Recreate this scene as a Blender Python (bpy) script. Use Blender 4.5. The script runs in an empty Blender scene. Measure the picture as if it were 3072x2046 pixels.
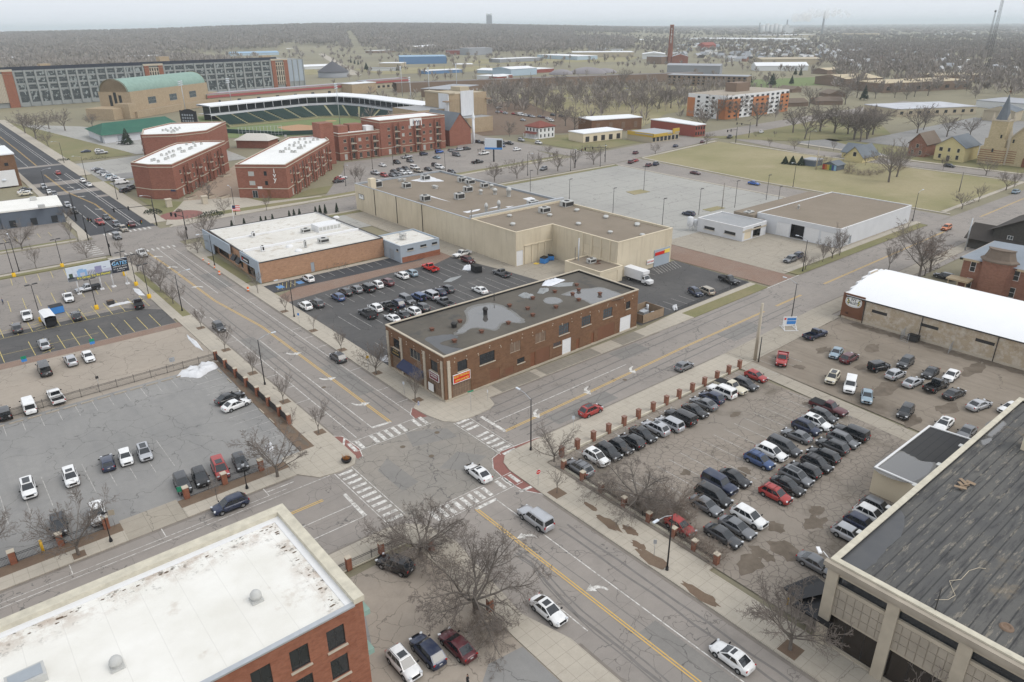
import bpy,bmesh,math,random
import numpy as np
from mathutils import Vector,Matrix
R=math.radians
random.seed(7)
SC=bpy.context.scene
COL=SC.collection
# ---------------------------------------------------------------- camera (surveyed from the street grid: +X and +Y follow the two streets)
CF=2163.4;CH=59.0;CP=.412726;CR=-.008065;CY=.689158
cf=Vector((math.sin(CY)*math.cos(CP),math.cos(CY)*math.cos(CP),-math.sin(CP)))
cr0=Vector((math.cos(CY),-math.sin(CY),0));cu0=cr0.cross(cf)
cr=cr0*math.cos(CR)+cu0*math.sin(CR);cu=-cr0*math.sin(CR)+cu0*math.cos(CR)
cam=bpy.data.cameras.new('camera');co=bpy.data.objects.new('camera',cam);COL.objects.link(co)
co.matrix_world=Matrix(((cr.x,cu.x,-cf.x,0),(cr.y,cu.y,-cf.y,0),(cr.z,cu.z,-cf.z,CH),(0,0,0,1)))
cam.sensor_width=36;cam.sensor_fit='HORIZONTAL';cam.lens=CF/3072*36;cam.clip_start=1;cam.clip_end=200000
SC.camera=co
# ---------------------------------------------------------------- overcast daylight
SUN_EL,SUN_AZ=R(48),R(150)
w=bpy.data.worlds.new('World');SC.world=w;w.use_nodes=True;nt=w.node_tree;nt.nodes.clear()
sky=nt.nodes.new('ShaderNodeTexSky');sky.sky_type='NISHITA';sky.sun_disc=False;sky.sun_elevation=SUN_EL;sky.sun_rotation=SUN_AZ
sky.air_density=1.0;sky.dust_density=4.0;sky.ozone_density=1.0;sky.altitude=200
hs=nt.nodes.new('ShaderNodeHueSaturation');hs.inputs['Saturation'].default_value=.15
mx=nt.nodes.new('ShaderNodeMix');mx.data_type='RGBA';mx.inputs['Factor'].default_value=.78
mx.inputs['B'].default_value=(7.3,7.65,8.2,1)
bg=nt.nodes.new('ShaderNodeBackground');bg.inputs['Strength'].default_value=.1
ow=nt.nodes.new('ShaderNodeOutputWorld')
nt.links.new(sky.outputs[0],hs.inputs['Color']);nt.links.new(hs.outputs[0],mx.inputs['A']);nt.links.new(mx.outputs['Result'],bg.inputs['Color']);nt.links.new(bg.outputs[0],ow.inputs[0])
sl=bpy.data.lights.new('sun','SUN');sl.energy=.8;sl.angle=R(28);sl.color=(1,.95,.88)
so=bpy.data.objects.new('sun',sl);COL.objects.link(so)
so.rotation_euler=(R(90)-SUN_EL,0,math.pi-SUN_AZ)
vs=SC.view_settings;vs.view_transform='Standard';vs.look='None';vs.gamma=1;vs.exposure=.5
SC.cycles.max_bounces=5;SC.cycles.diffuse_bounces=2;SC.cycles.glossy_bounces=2;SC.cycles.transmission_bounces=2;SC.cycles.volume_bounces=2;SC.cycles.transparent_max_bounces=6
SC.cycles.use_denoising=True
# ---------------------------------------------------------------- survey tiles: a photo point on a plane of height z -> place in the world
TL={'0':(0,0,1.305),'1':(0,0,.43501),'2':(1024,0,.43501),'3':(2048,0,.43501),'4':(0,682,.43501),'5':(1024,682,.43501),'6':(2048,682,.43501),'7':(0,1364,.43501),'8':(1024,1364,.43501),'9':(2048,1364,.43501),
'a':(1680,1080,.40816),'b':(2280,940,.33673),'c':(0,780,.38265),'d':(0,1300,.38217),'e':(860,740,.29724),'f':(960,380,.25478),'h':(1440,300,.16985),'i':(0,400,.17857),'j':(0,400,.30612),'k':(1050,500,.42463),'l':(2000,560,.4552),'m':(1000,380,.42463),
'A':(0,60,.22081),'B':(500,60,.22081),'C':(1000,60,.22081),'D':(1500,60,.22081),'E':(2000,60,.2293),'F':(2520,0,.23439),'G':(560,220,.23779),'K':(2440,260,.26837),'s':(0,0,1),'x':(950,1150,.34)}
def W(k,x,y,z=0.0):
 o=TL[str(k)];px=o[0]+x*o[2];py=o[1]+y*o[2]
 d=cr*((px-1536)/CF)-cu*((py-1023)/CF)+cf
 t=(z-CH)/d.z
 return Vector((d.x*t,d.y*t,z))
def height(k,xb,yb,yt,zb=0):
 b=W(k,xb,yb,zb);o=TL[str(k)];py=o[1]+yt*o[2];lo,hi=0,300
 for _ in range(50):
  m=(lo+hi)/2;v=Vector((b.x,b.y,m-CH));yy=1023-CF*v.dot(cu)/v.dot(cf)
  if yy>py:lo=m
  else:hi=m
 return lo
# ---------------------------------------------------------------- mesh helpers
class MB:
 def __init__(s):s.v=[];s.f=[];s.m=[];s.mi=0;s.sm=[];s.smooth=False
 def face(s,pts):
  n=len(s.v);s.v+=[tuple(p) for p in pts];s.f.append(tuple(range(n,n+len(pts))));s.m.append(s.mi);s.sm.append(s.smooth);return s
 def box(s,x0,y0,z0,x1,y1,z1,top=True,bottom=True):
  n=len(s.v);s.v+=[(x0,y0,z0),(x1,y0,z0),(x1,y1,z0),(x0,y1,z0),(x0,y0,z1),(x1,y0,z1),(x1,y1,z1),(x0,y1,z1)]
  F=[(0,1,5,4),(1,2,6,5),(2,3,7,6),(3,0,4,7)]
  if top:F.append((4,5,6,7))
  if bottom:F.append((3,2,1,0))
  for f in F:s.f.append(tuple(n+i for i in f));s.m.append(s.mi);s.sm.append(False)
  return s
 def obox(s,c,sx,sy,sz,rz=0,rx=0,tilt=None):
  n=len(s.v);M=Matrix.Rotation(rz,3,'Z')@Matrix.Rotation(rx,3,'X')
  if tilt is not None:M=tilt
  for a,b,d in((-1,-1,-1),(1,-1,-1),(1,1,-1),(-1,1,-1),(-1,-1,1),(1,-1,1),(1,1,1),(-1,1,1)):
   p=M@Vector((a*sx/2,b*sy/2,d*sz/2));s.v.append((p.x+c[0],p.y+c[1],p.z+c[2]))
  for f in((0,1,5,4),(1,2,6,5),(2,3,7,6),(3,0,4,7),(4,5,6,7),(3,2,1,0)):s.f.append(tuple(n+i for i in f));s.m.append(s.mi);s.sm.append(False)
  return s
 def prism(s,poly,z0,z1,bottom=False,top=True):
  n=len(s.v);k=len(poly);s.v+=[(p[0],p[1],z0) for p in poly]+[(p[0],p[1],z1) for p in poly]
  for i in range(k):
   j=(i+1)%k;s.f.append((n+i,n+j,n+k+j,n+k+i));s.m.append(s.mi);s.sm.append(False)
  if top:s.f.append(tuple(range(n+k,n+2*k)));s.m.append(s.mi);s.sm.append(False)
  if bottom:s.f.append(tuple(range(n+k-1,n-1,-1)));s.m.append(s.mi);s.sm.append(False)
  return s
 def tube(s,p0,p1,r0,r1=None,n=8,cap=True,smooth=True):
  r1=r0 if r1 is None else r1;p0=Vector(p0);p1=Vector(p1);d=p1-p0
  if d.length<1e-6:return s
  d.normalize();a=d.orthogonal().normalized();b=d.cross(a);k=len(s.v)
  for p,r in((p0,r0),(p1,r1)):
   for i in range(n):
    t=2*math.pi*i/n;q=p+(a*math.cos(t)+b*math.sin(t))*r;s.v.append((q.x,q.y,q.z))
  for i in range(n):
   j=(i+1)%n;s.f.append((k+i,k+j,k+n+j,k+n+i));s.m.append(s.mi);s.sm.append(smooth)
  if cap:
   s.f.append(tuple(range(k+n,k+2*n)));s.m.append(s.mi);s.sm.append(False)
   s.f.append(tuple(range(k+n-1,k-1,-1)));s.m.append(s.mi);s.sm.append(False)
  return s
 def lathe(s,prof,c=(0,0,0),n=16,smooth=True):
  k=len(s.v)
  for r,z in prof:
   for i in range(n):
    t=2*math.pi*i/n;s.v.append((c[0]+r*math.cos(t),c[1]+r*math.sin(t),c[2]+z))
  for q in range(len(prof)-1):
   for i in range(n):
    j=(i+1)%n;s.f.append((k+q*n+i,k+q*n+j,k+q*n+n+j,k+q*n+n+i));s.m.append(s.mi);s.sm.append(smooth)
  if prof[-1][0]>1e-3:
   s.f.append(tuple(range(k+(len(prof)-1)*n,k+len(prof)*n)));s.m.append(s.mi);s.sm.append(False)
  return s
 def grid(s,rows,smooth=True,close=False):
  k=len(s.v);nr=len(rows);nc=len(rows[0])
  for r in rows:s.v+=[tuple(p) for p in r]
  for i in range(nr-1):
   for j in range(nc if close else nc-1):
    j2=(j+1)%nc;s.f.append((k+i*nc+j,k+i*nc+j2,k+(i+1)*nc+j2,k+(i+1)*nc+j));s.m.append(s.mi);s.sm.append(smooth)
  return s
 def mesh(s,name,mats):
  me=bpy.data.meshes.new(name);me.from_pydata(s.v,[],s.f)
  for m in mats:me.materials.append(m)
  me.polygons.foreach_set('material_index',s.m);me.polygons.foreach_set('use_smooth',s.sm);me.update()
  return me
 def build(s,name,mats,parent=None,loc=None,rot=0):
  if not isinstance(mats,(list,tuple)):mats=[mats]
  o=bpy.data.objects.new(name,s.mesh(name,mats));COL.objects.link(o)
  if parent is not None:o.parent=parent
  if loc is not None:o.location=loc
  o.rotation_euler[2]=rot
  return o
def tag(o,label,cat,group=None):
 o['label']=label;o['category']=cat
 if group:o['group']=group
 return o
def thing(name,label,cat,loc=(0,0,0),rot=0,group=None):
 o=bpy.data.objects.new(name,None);o.empty_display_size=.5;COL.objects.link(o);o.location=loc;o.rotation_euler=(0,0,rot)
 return tag(o,label,cat,group)
def structure(name,mb,mats):
 o=mb.build(name,mats);o['kind']='structure';return o
def stuff(name,mb,mats,label,cat):
 o=mb.build(name,mats);o['kind']='stuff';return tag(o,label,cat)
def dup(root,loc,rot=0,label=None,group=None,scale=None):
 r=root.copy();COL.objects.link(r);r.location=loc;r.rotation_euler=(0,0,rot)
 if scale is not None:r.scale=(scale,)*3 if not isinstance(scale,tuple) else scale
 if label:r['label']=label
 if group:r['group']=group
 for ch in list(root.children):
  c=ch.copy();COL.objects.link(c);c.parent=r
  for g in list(ch.children):
   d=g.copy();COL.objects.link(d);d.parent=c
 return r
ORD=['zeroth','first','second','third','fourth','fifth','sixth','seventh','eighth','ninth','tenth','eleventh','twelfth','thirteenth','fourteenth','fifteenth','sixteenth']
# ---------------------------------------------------------------- procedural materials
class NB:
 def __init__(s,name,rough=.8,metal=0,spec=.3):
  m=bpy.data.materials.new(name);m.use_nodes=True;s.m=m;s.t=m.node_tree;s.b=s.t.nodes['Principled BSDF']
  s.b.inputs['Roughness'].default_value=rough;s.b.inputs['Metallic'].default_value=metal;s.b.inputs['Specular IOR Level'].default_value=spec
  s._p=None
 def n(s,t,**k):
  x=s.t.nodes.new('ShaderNode'+t)
  for a,b in k.items():setattr(x,a,b)
  return x
 def put(s,sock,v):
  if hasattr(v,'is_output') or isinstance(v,bpy.types.NodeSocket):s.t.links.new(v,sock)
  elif isinstance(v,(tuple,list)) and len(v)==3 and sock.type=='RGBA':sock.default_value=(*v,1)
  else:sock.default_value=v
 def pos(s):
  if s._p is None:s._p=s.n('NewGeometry').outputs['Position']
  return s._p
 def obj(s):return s.n('TexCoord').outputs['Object']
 def noise(s,vec,scale,detail=4,rough=.55):
  x=s.n('TexNoise');s.put(x.inputs['Vector'],vec);x.inputs['Scale'].default_value=scale;x.inputs['Detail'].default_value=detail;x.inputs['Roughness'].default_value=rough
  return x.outputs['Fac']
 def step(s,v,a,b,lo=0.,hi=1.):
  x=s.n('MapRange');x.clamp=True
  for i,q in zip(('Value','From Min','From Max','To Min','To Max'),(v,a,b,lo,hi)):s.put(x.inputs[i],q)
  return x.outputs[0]
 def math(s,op,a,b=0.):
  x=s.n('Math',operation=op);s.put(x.inputs[0],a);s.put(x.inputs[1],b);return x.outputs[0]
 def mix(s,f,a,b,mode='MIX'):
  x=s.n('Mix',data_type='RGBA',blend_type=mode);s.put(x.inputs['Factor'],f);s.put(x.inputs['A'],a);s.put(x.inputs['B'],b);return x.outputs['Result']
 def vec(s,v,scale=(1,1,1),rot=0.):
  x=s.n('Mapping');s.put(x.inputs['Vector'],v);x.inputs['Scale'].default_value=scale;x.inputs['Rotation'].default_value=(0,0,rot);return x.outputs[0]
 def warp(s,v,scale,amp):
  x=s.n('TexNoise');s.put(x.inputs['Vector'],v);x.inputs['Scale'].default_value=scale;x.inputs['Detail'].default_value=3
  a=s.n('VectorMath',operation='SUBTRACT');s.put(a.inputs[0],x.outputs['Color']);a.inputs[1].default_value=(.5,.5,.5)
  b=s.n('VectorMath',operation='SCALE');s.put(b.inputs[0],a.outputs[0]);b.inputs['Scale'].default_value=amp
  c=s.n('VectorMath',operation='ADD');s.put(c.inputs[0],v);s.put(c.inputs[1],b.outputs[0]);return c.outputs[0]
 def edge(s,v,scale,rand=1.):
  x=s.n('TexVoronoi',feature='DISTANCE_TO_EDGE',voronoi_dimensions='2D');s.put(x.inputs['Vector'],v);x.inputs['Scale'].default_value=scale;x.inputs['Randomness'].default_value=rand;return x.outputs['Distance']
 def crack(s,scale,width,warp=.6,mask=None,seed=0.):
  v=s.vec(s.pos(),(1,1,0));
  if seed:
   a=s.n('VectorMath',operation='ADD');s.put(a.inputs[0],v);a.inputs[1].default_value=(seed,seed*1.7,0);v=a.outputs[0]
  v=s.warp(v,.35,warp/scale*.6);v=s.warp(v,2.5,.35)
  c=s.step(s.edge(v,scale),width*scale*.3,width*scale,1.,0.)
  if mask:c=s.math('MULTIPLY',c,s.step(s.noise(s.pos(),mask[0],2),mask[1],mask[1]+.06))
  return c
 def wall_uv(s):
  g=s.n('NewGeometry');a=s.n('SeparateXYZ');s.put(a.inputs[0],g.outputs['Position']);b=s.n('SeparateXYZ');s.put(b.inputs[0],g.outputs['True Normal'])
  u=s.math('SUBTRACT',s.math('MULTIPLY',a.outputs[0],b.outputs[1]),s.math('MULTIPLY',a.outputs[1],b.outputs[0]))
  c=s.n('CombineXYZ');s.put(c.inputs[0],u);s.put(c.inputs[1],a.outputs[2]);return c.outputs[0]
 def bricks(s,vec,w,h,mortar=.012,off=.5):
  x=s.n('TexBrick',offset=off);s.put(x.inputs['Vector'],vec);x.inputs['Scale'].default_value=1;x.inputs['Mortar Size'].default_value=mortar;x.inputs['Brick Width'].default_value=w;x.inputs['Row Height'].default_value=h
  x.inputs['Color1'].default_value=(1,1,1,1);x.inputs['Color2'].default_value=(.6,.6,.6,1);x.inputs['Mortar'].default_value=(0,0,0,1);x.inputs['Mortar Smooth'].default_value=.1
  return x.outputs['Color'],x.outputs['Fac']
 def out(s,c,bump=None,bs=.3,bd=.05):
  s.put(s.b.inputs['Base Color'],c)
  if bump is not None:
   x=s.n('Bump');x.inputs['Strength'].default_value=bs;x.inputs['Distance'].default_value=bd;s.put(x.inputs['Height'],bump);s.put(s.b.inputs['Normal'],x.outputs[0])
  return s.m
def sc(c,k):return tuple(min(1,x*k) for x in c)
def plain(name,c,rough=.7,metal=0,var=.12,scale=1.5,spec=.3,coords='pos'):
 n=NB(name,rough,metal,spec);v=n.pos() if coords=='pos' else n.obj()
 return n.out(n.mix(n.noise(v,scale,3),sc(c,1-var),sc(c,1+var)))
def paint(name,c,rough=.28,metal=.0):
 n=NB(name,rough,metal,.5);n.b.inputs['Coat Weight'].default_value=.6;n.b.inputs['Coat Roughness'].default_value=.08
 dirt=n.step(n.noise(n.obj(),1.3,4),.45,.8,0,.25)
 return n.out(n.mix(dirt,c,(.2,.19,.17)))
def glass(name,c=(.02,.025,.03),rough=.06):
 n=NB(name,rough,0,.7);return n.out(n.mix(n.noise(n.pos(),.7,2),sc(c,.6),sc(c,1.5)))
def ground_mat(name,c,c2,patch=.08,stain=(.3,(.12,.11,.10)),cracks=(),joints=None,grain=.18,rough=.88,alli=None,seals=None,streak=None,wet=None):
 n=NB(name,rough,0,.25);p=n.pos()
 base=n.mix(n.step(n.noise(p,patch,5,.6),.35,.65),c,c2)
 base=n.mix(n.step(n.noise(p,.9,4,.7),.3,.75,0,.45),base,sc(c,.66))
 base=n.mix(grain,base,n.mix(n.noise(p,6,2,.8),sc(c,.45),sc(c2,1.5)))
 if stain:base=n.mix(n.math('MULTIPLY',n.step(n.noise(p,stain[2] if len(stain)>2 else .22,6,.65),.56,.72),stain[0]),base,stain[1])
 if streak: # tyre-worn lanes along one street axis
  base=n.mix(n.math('MULTIPLY',n.step(n.noise(n.vec(p,streak[0]),1,4,.6),.45,.7),streak[1]),base,streak[2])
 if joints:
  _,f=n.bricks(n.vec(p,(1,1,0)),joints[0],joints[1],joints[2],joints[3] if len(joints)>3 else 0)
  base=n.mix(n.math('MULTIPLY',f,joints[4] if len(joints)>4 else .6),base,sc(c,.42))
 if seals:
  base=n.mix(n.math('MULTIPLY',n.crack(seals,.14,.9,None,31.),.7),base,(.085,.083,.08))
 for cs in cracks:
  base=n.mix(n.math('MULTIPLY',n.crack(cs[0],cs[1]*1.5,cs[2],cs[3] if len(cs)>3 else None,cs[4] if len(cs)>4 else 0.),.6),base,sc(c,.27))
 if alli:
  base=n.mix(n.math('MULTIPLY',n.crack(alli[0],alli[1],.5,(alli[2],alli[3]),11.),.55),base,sc(c,.3))
 return n.out(base,n.noise(p,9,3),.25,.03)
def brick_mat(name,c,c2=None,mortar=(.42,.38,.34),w=.23,h=.085,stain=.35,band=None):
 n=NB(name,.9,0,.15);uv=n.wall_uv();col,f=n.bricks(uv,w,h,.011)
 a=n.mix(col,sc(c,.62),c2 or sc(c,1.15));a=n.mix(n.step(n.noise(n.pos(),.35,5,.6),.3,.7,0,.55),a,sc(c,.7))
 a=n.mix(n.math('MULTIPLY',f,.35),a,mortar);a=n.mix(n.step(n.noise(n.vec(n.pos(),(1,1,2.2)),1.1,3,.7),.42,.68,0,.45),a,sc(c,.5))
 a=n.mix(n.math('MULTIPLY',n.step(n.noise(n.vec(n.pos(),(1.4,1.4,.25)),1,5,.65),.55,.75),stain),a,sc(c,.42))
 return n.out(a,f,.2,.01)
def roof_mat(name,c,c2,stain=None,seam=None,puddle=None,wear=None,rough=.9,speck=None):
 n=NB(name,rough,0,.25);p=n.pos()
 base=n.mix(n.step(n.noise(p,.12,5,.6),.35,.65),c,c2)
 base=n.mix(n.step(n.noise(p,1.2,5,.7),.35,.7,0,.3),base,sc(c,.75))
 if seam:
  _,f=n.bricks(n.vec(p,(1,1,0)),seam[0],seam[1],seam[2],0.);base=n.mix(n.math('MULTIPLY',f,seam[3]),base,sc(c,.55))
 if stain:base=n.mix(n.math('MULTIPLY',n.step(n.noise(p,stain[1],7,.7),stain[2],stain[2]+.1),stain[0]),base,stain[3])
 if wear:base=n.mix(n.math('MULTIPLY',n.step(n.noise(n.vec(p,wear[0]),1,7,.72),.5,.66),wear[1]),base,wear[2])
 if speck:base=n.mix(n.math('MULTIPLY',n.step(n.noise(n.vec(p,speck[0]),1,6,.75),.56,.62),speck[1]),base,speck[2])
 if puddle:
  pd=n.step(n.noise(p,puddle[0],5,.55),puddle[1],puddle[1]+.025);base=n.mix(pd,base,sc(c,.45))
  n.put(n.b.inputs['Roughness'],n.step(pd,0,1,rough,.06));n.b.inputs['Specular IOR Level'].default_value=.5
  return n.out(base)
 return n.out(base,n.noise(p,5,3),.2,.03)
# ---------------------------------------------------------------- ground materials
m_land=ground_mat('land',(.21,.19,.135),(.30,.27,.175),.004,(.5,(.13,.12,.10),.02))
m_road=ground_mat('road_asphalt',(.335,.30,.268),(.275,.25,.226),.05,(.4,(.20,.182,.165)),cracks=((.085,.05,1.1),(.31,.03,.7,(.05,.54),7.)),seals=.045,joints=(12.5,4.4,.03,.31,.5),streak=((.35,.35,0),.3,(.23,.212,.195)))
m_cross=ground_mat('crossing_asphalt',(.26,.243,.218),(.32,.288,.248),.09,(.45,(.185,.172,.158)),cracks=((.12,.05,1.1),(.45,.03,.7,(.06,.5),3.)),seals=.06,joints=(7,3.7,.03,.4,.4))
m_dark=ground_mat('dark_asphalt',(.062,.064,.070),(.088,.088,.092),.05,(.4,(.13,.125,.12)),cracks=((.1,.03,.8),))
m_lot=ground_mat('lot_asphalt',(.315,.305,.29),(.25,.245,.235),.05,(.5,(.15,.15,.15),.09),cracks=((.09,.06,.9),(.22,.035,.7,(.05,.5),9.)),streak=((.5,.06,0),.35,(.20,.198,.195)))
m_midlot=ground_mat('worn_dark_asphalt',(.088,.086,.086),(.125,.12,.115),.07,(.35,(.19,.17,.155),.12),cracks=((.15,.04,.8),))
m_gates=ground_mat('patched_asphalt',(.31,.275,.245),(.24,.22,.20),.05,(.5,(.14,.13,.125),.1),cracks=((.17,.05,.8),(.5,.03,.6,(.05,.48),5.)))
m_tan=ground_mat('old_concrete',(.41,.352,.29),(.345,.302,.252),.06,(.45,(.22,.19,.16),.13),cracks=((.13,.05,.9),(.3,.03,.7,(.06,.5),4.)))
m_walk=ground_mat('sidewalk_concrete',(.49,.44,.365),(.43,.39,.325),.12,(.35,(.29,.25,.2),.3),joints=(1.5,1.5,.022),cracks=((.2,.03,.8,(.06,.55)),))
m_apron=ground_mat('apron_concrete',(.40,.355,.29),(.355,.32,.265),.1,(.4,(.25,.22,.18),.25),joints=(3.,2.4,.03),cracks=((.16,.04,.8),))
m_pillar=ground_mat('crazed_asphalt',(.32,.275,.23),(.26,.23,.195),.05,(.8,(.125,.105,.08),.11),cracks=((.12,.07,.9),),alli=(.85,.075,.06,.40))
m_gravel=ground_mat('mud_gravel',(.31,.265,.215),(.22,.185,.145),.07,(.85,(.105,.083,.062),.075),cracks=((.14,.05,.9,(.06,.5)),),streak=((.9,.09,0),.4,(.15,.122,.095)))
m_big=ground_mat('pale_lot',(.42,.41,.375),(.37,.36,.335),.03,(.35,(.27,.26,.24),.03),cracks=((.08,.08,.9),),joints=(18,9,.12,.5))
m_redpave=ground_mat('brick_paving',(.27,.175,.13),(.30,.225,.18),.15,(.4,(.22,.2,.18),.2),joints=(.22,.11,.01,.5))
m_drygrass=ground_mat('dormant_grass',(.225,.215,.10),(.37,.315,.195),.028,(.6,(.40,.33,.23),.035),grain=.3,rough=1)
m_grass=ground_mat('winter_grass',(.17,.18,.08),(.27,.23,.13),.05,(.4,(.24,.2,.12),.1),grain=.3,rough=1)
m_green=ground_mat('ball_field_grass',(.165,.205,.085),(.19,.23,.10),.05,None,grain=.15,streak=((.12,.12,0),.3,(.2,.27,.1)),rough=1)
m_dirt=ground_mat('infield_dirt',(.42,.25,.14),(.46,.28,.165),.1,None)
m_mulch=ground_mat('bare_mulch',(.16,.105,.075),(.2,.15,.105),.4,(.5,(.1,.07,.05),.8),grain=.35)
m_plaza=ground_mat('plaza_pavers',(.36,.27,.20),(.40,.31,.235),.08,None,joints=(2.5,2.5,.03))
m_redwalk=ground_mat('red_stamped_paving',(.30,.135,.115),(.26,.125,.105),.5,(.35,(.2,.12,.1),.8),joints=(.4,.2,.012,.5))
m_snow=ground_mat('old_snow',(.8,.81,.83),(.68,.68,.69),.6,(.5,(.4,.38,.36),.5),rough=.7)
m_rwhite=NB('worn_white_paint',.7);m_rwhite=m_rwhite.out(m_rwhite.mix(m_rwhite.step(m_rwhite.noise(m_rwhite.pos(),1.6,6,.75),.44,.60),(.70,.68,.64),(.33,.31,.28)))
m_fwhite=NB('faded_white_paint',.7);m_fwhite=m_fwhite.out(m_fwhite.mix(m_fwhite.step(m_fwhite.noise(m_fwhite.pos(),1.3,6,.75),.38,.6),(.52,.5,.47),(.27,.26,.24)))
m_ryellow=NB('worn_yellow_paint',.7);m_ryellow=m_ryellow.out(m_ryellow.mix(m_ryellow.step(m_ryellow.noise(m_ryellow.pos(),1.2,6,.75),.55,.75),(.66,.42,.10),(.34,.28,.19)))
m_lyellow=NB('lot_yellow_paint',.7);m_lyellow=m_lyellow.out(m_lyellow.mix(m_lyellow.step(m_lyellow.noise(m_lyellow.pos(),1.2,6,.75),.5,.68),(.62,.50,.16),(.2,.18,.15)))
m_blue=plain('blue_paint',(.13,.28,.52),.7)
def sheet(name,mat,polys,z=0.):
 b=MB()
 for p in polys:b.face([(q[0],q[1],z) for q in p])
 return structure(name,b,[mat])
def slab(name,mat,polys,z=.13):
 b=MB()
 for p in polys:b.prism([(q[0],q[1]) for q in p],-.08,z)
 return structure(name,b,[mat])
def rect(x0,y0,x1,y1):return[(x0,y0),(x1,y0),(x1,y1),(x0,y1)]
# far terrain to the horizon with the gentle wooded rise in the north-west
b=MB();rows=[]
RA=[-40,-36,-25,-20,-15,-10,-5,0,5,10,15,25,40];RH=[26,30,42,54,63,65,60,50,38,22,9,0,0]
def rise(x,y):
 d=math.hypot(x,y);a=math.degrees(math.atan2(x,y)-CY)
 if d<1 or abs(a)>60:return 0.
 return float(np.interp(a,RA,RH))*max(0,min(1,(d-1900)/2600))*(1-max(0,min(1,(d-7000)/9000)))*max(0,min(1,(60-abs(a))/10))
rad=[0,150,400,800,1300,1900,2300,2700,3200,3800,4500,5400,6500,8000,10000,14000,20000,30000,45000]
na=96
for r in rad:
 row=[]
 for i in range(na+1):
  a=2*math.pi*i/na;x,y=r*math.sin(a),r*math.cos(a);row.append((x,y,-.1+rise(x,y)))
 rows.append(row)
b.smooth=True;b.grid([list(reversed(r)) for r in rows],True)
structure('ground',b,[m_land])
# streets
sheet('road',m_road,[rect(38,-120,57.5,68),rect(38,88,57.5,252),rect(-160,67.5,38,88.2),rect(57.5,68,246,88.6)],0)
sheet('road',m_cross,[rect(38,68,57.5,88)],0)
sheet('road',m_road,[[(246,68),(420,66),(420,86),(246,88.6)],[(244.5,88.6),(262,88.6),(263,160),(268,205),(271,232),(252,231),(249.5,190),(246.8,131)]],0)
sheet('road',m_road,[rect(345,88,358,120),[(345,120),(358,120),(356,189),(369,236),(357,238),(343.5,189)],],0)
sheet('road',m_dark,[rect(38,252,57.5,640)],.004)
sheet('road_patch',m_road,[rect(38,349,57.5,358),rect(38,326,57.5,333.5),rect(53,312,57.5,316),rect(38,403,57.5,408)],.009)
sheet('road',m_road,[[(-200,221.5),(38,225.5),(38,247),(-200,243)],[(57.5,227.5),(180,231),(252,231),(252,256.5),(181,255),(122,249),(57.5,247)],[(252,231),(352,246),(490,250),(640,252),(640,272),(490,270),(350,266),(252,256.5)]],0)
sheet('road',m_redpave,[[(155.2,88.6),(166.2,88.6),(165.8,131),(154.4,131)]],.006)
# sidewalks and kerbs (raised)
slab('sidewalk',m_walk,[[(36.9,92.6),(31.6,92.6),(31.5,87.3),(33.7,84.4),(36.8,83.8),(39.3,84.3),(40.4,86),(40.5,90.8),(40.4,162),(36.9,162)],rect(36.4,162,38.5,222),[(38.5,203),(40.3,203),(40.3,221),(38.5,222)]])
slab('sidewalk',m_walk,[rect(-160,87.1,9.2,89.6),rect(16.4,87.1,31.5,89.6)])
slab('driveway_apron',m_apron,[rect(9.2,87.15,16.4,92.2)],.06)
slab('sidewalk',m_walk,[[(56.2,94),(55.0,93),(55.4,89.4),(56.3,86),(57.6,84.7),(60.7,84.2),(64.6,84.4),(66.2,85.2),(66.7,86.5),(67,87.7),(112,87.7),(112,91),(60.3,91),(60.3,172),(56.2,172)],[(56.2,172),(58.0,172),(58.0,205),(60.3,205),(60.3,214),(62,222),(57.5,222),(56.2,216)]])
slab('sidewalk',m_walk,[[(112,87.7),(124,87.8),(124,92.3),(112,91.2)],[(124,91.1),(153.5,91.6),(153.5,93.3),(124,92.4)],rect(168,91.4,246,93.2)])
slab('sidewalk',m_walk,[[(61,37),(55.4,37),(55.4,61),(55.6,68.3),(56.2,70.4),(57.4,71.6),(59.5,72.1),(68,72.1),(113,72.1),(113,66.6),(61,66.3)],rect(55.4,-90,60.2,37)])
slab('sidewalk',m_apron,[[(113,72.2),(148.3,73.6),(148.3,67.3),(113,66.6)],[(148.3,69.2),(246,70),(246,72.8),(148.3,73.6)]],.1)
slab('sidewalk',m_walk,[[(36.2,-60),(40.6,-60),(40.6,40),(38.9,46),(40.5,60.5),(39.6,65.3),(37.6,67.5),(35,68.3),(-160,68.3),(-160,64.6),(36.2,64.6)]])
slab('sidewalk',m_walk,[[(56.9,256),(56.9,345),(62,345),(62,256)],[(57,366),(62,366),(62,640),(57,640)],[(34,246),(38,250),(38,403),(36,403),(36,260)],[(60,246.5),(64,252),(122,252.5),(245,260.5),(245,258.5),(122,250.5)]])
slab('sidewalk',m_walk,[[(-200,219.5),(36.4,222.6),(36.4,224.2),(-200,221.2)],[(-200,244.8),(34,248.2),(34,249.8),(-200,246.4)],[(64,227.4),(153,229.4),(252,229.6),(252,228.1),(153,227.9),(64,225.9)]])
slab('sidewalk',m_walk,[[(264,90),(265.2,90),(266,160),(271,205),(274,232),(272.6,232),(269.6,205),(264.8,160)],[(243.3,97),(244.3,97),(246.4,131),(249,190),(251.5,229),(250.3,229),(247.8,190),(245.2,131)],[(266,92),(343,92),(343,93.6),(266,93.6)],[(359,93),(361.5,93),(361.5,142),(371,206),(368.5,206),(359,142)],[(341.5,94),(343.2,94),(342.2,189),(347,232),(345,233),(340.5,189)],[(274,233.6),(345,242.5),(345,240.8),(274,232)]])
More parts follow.
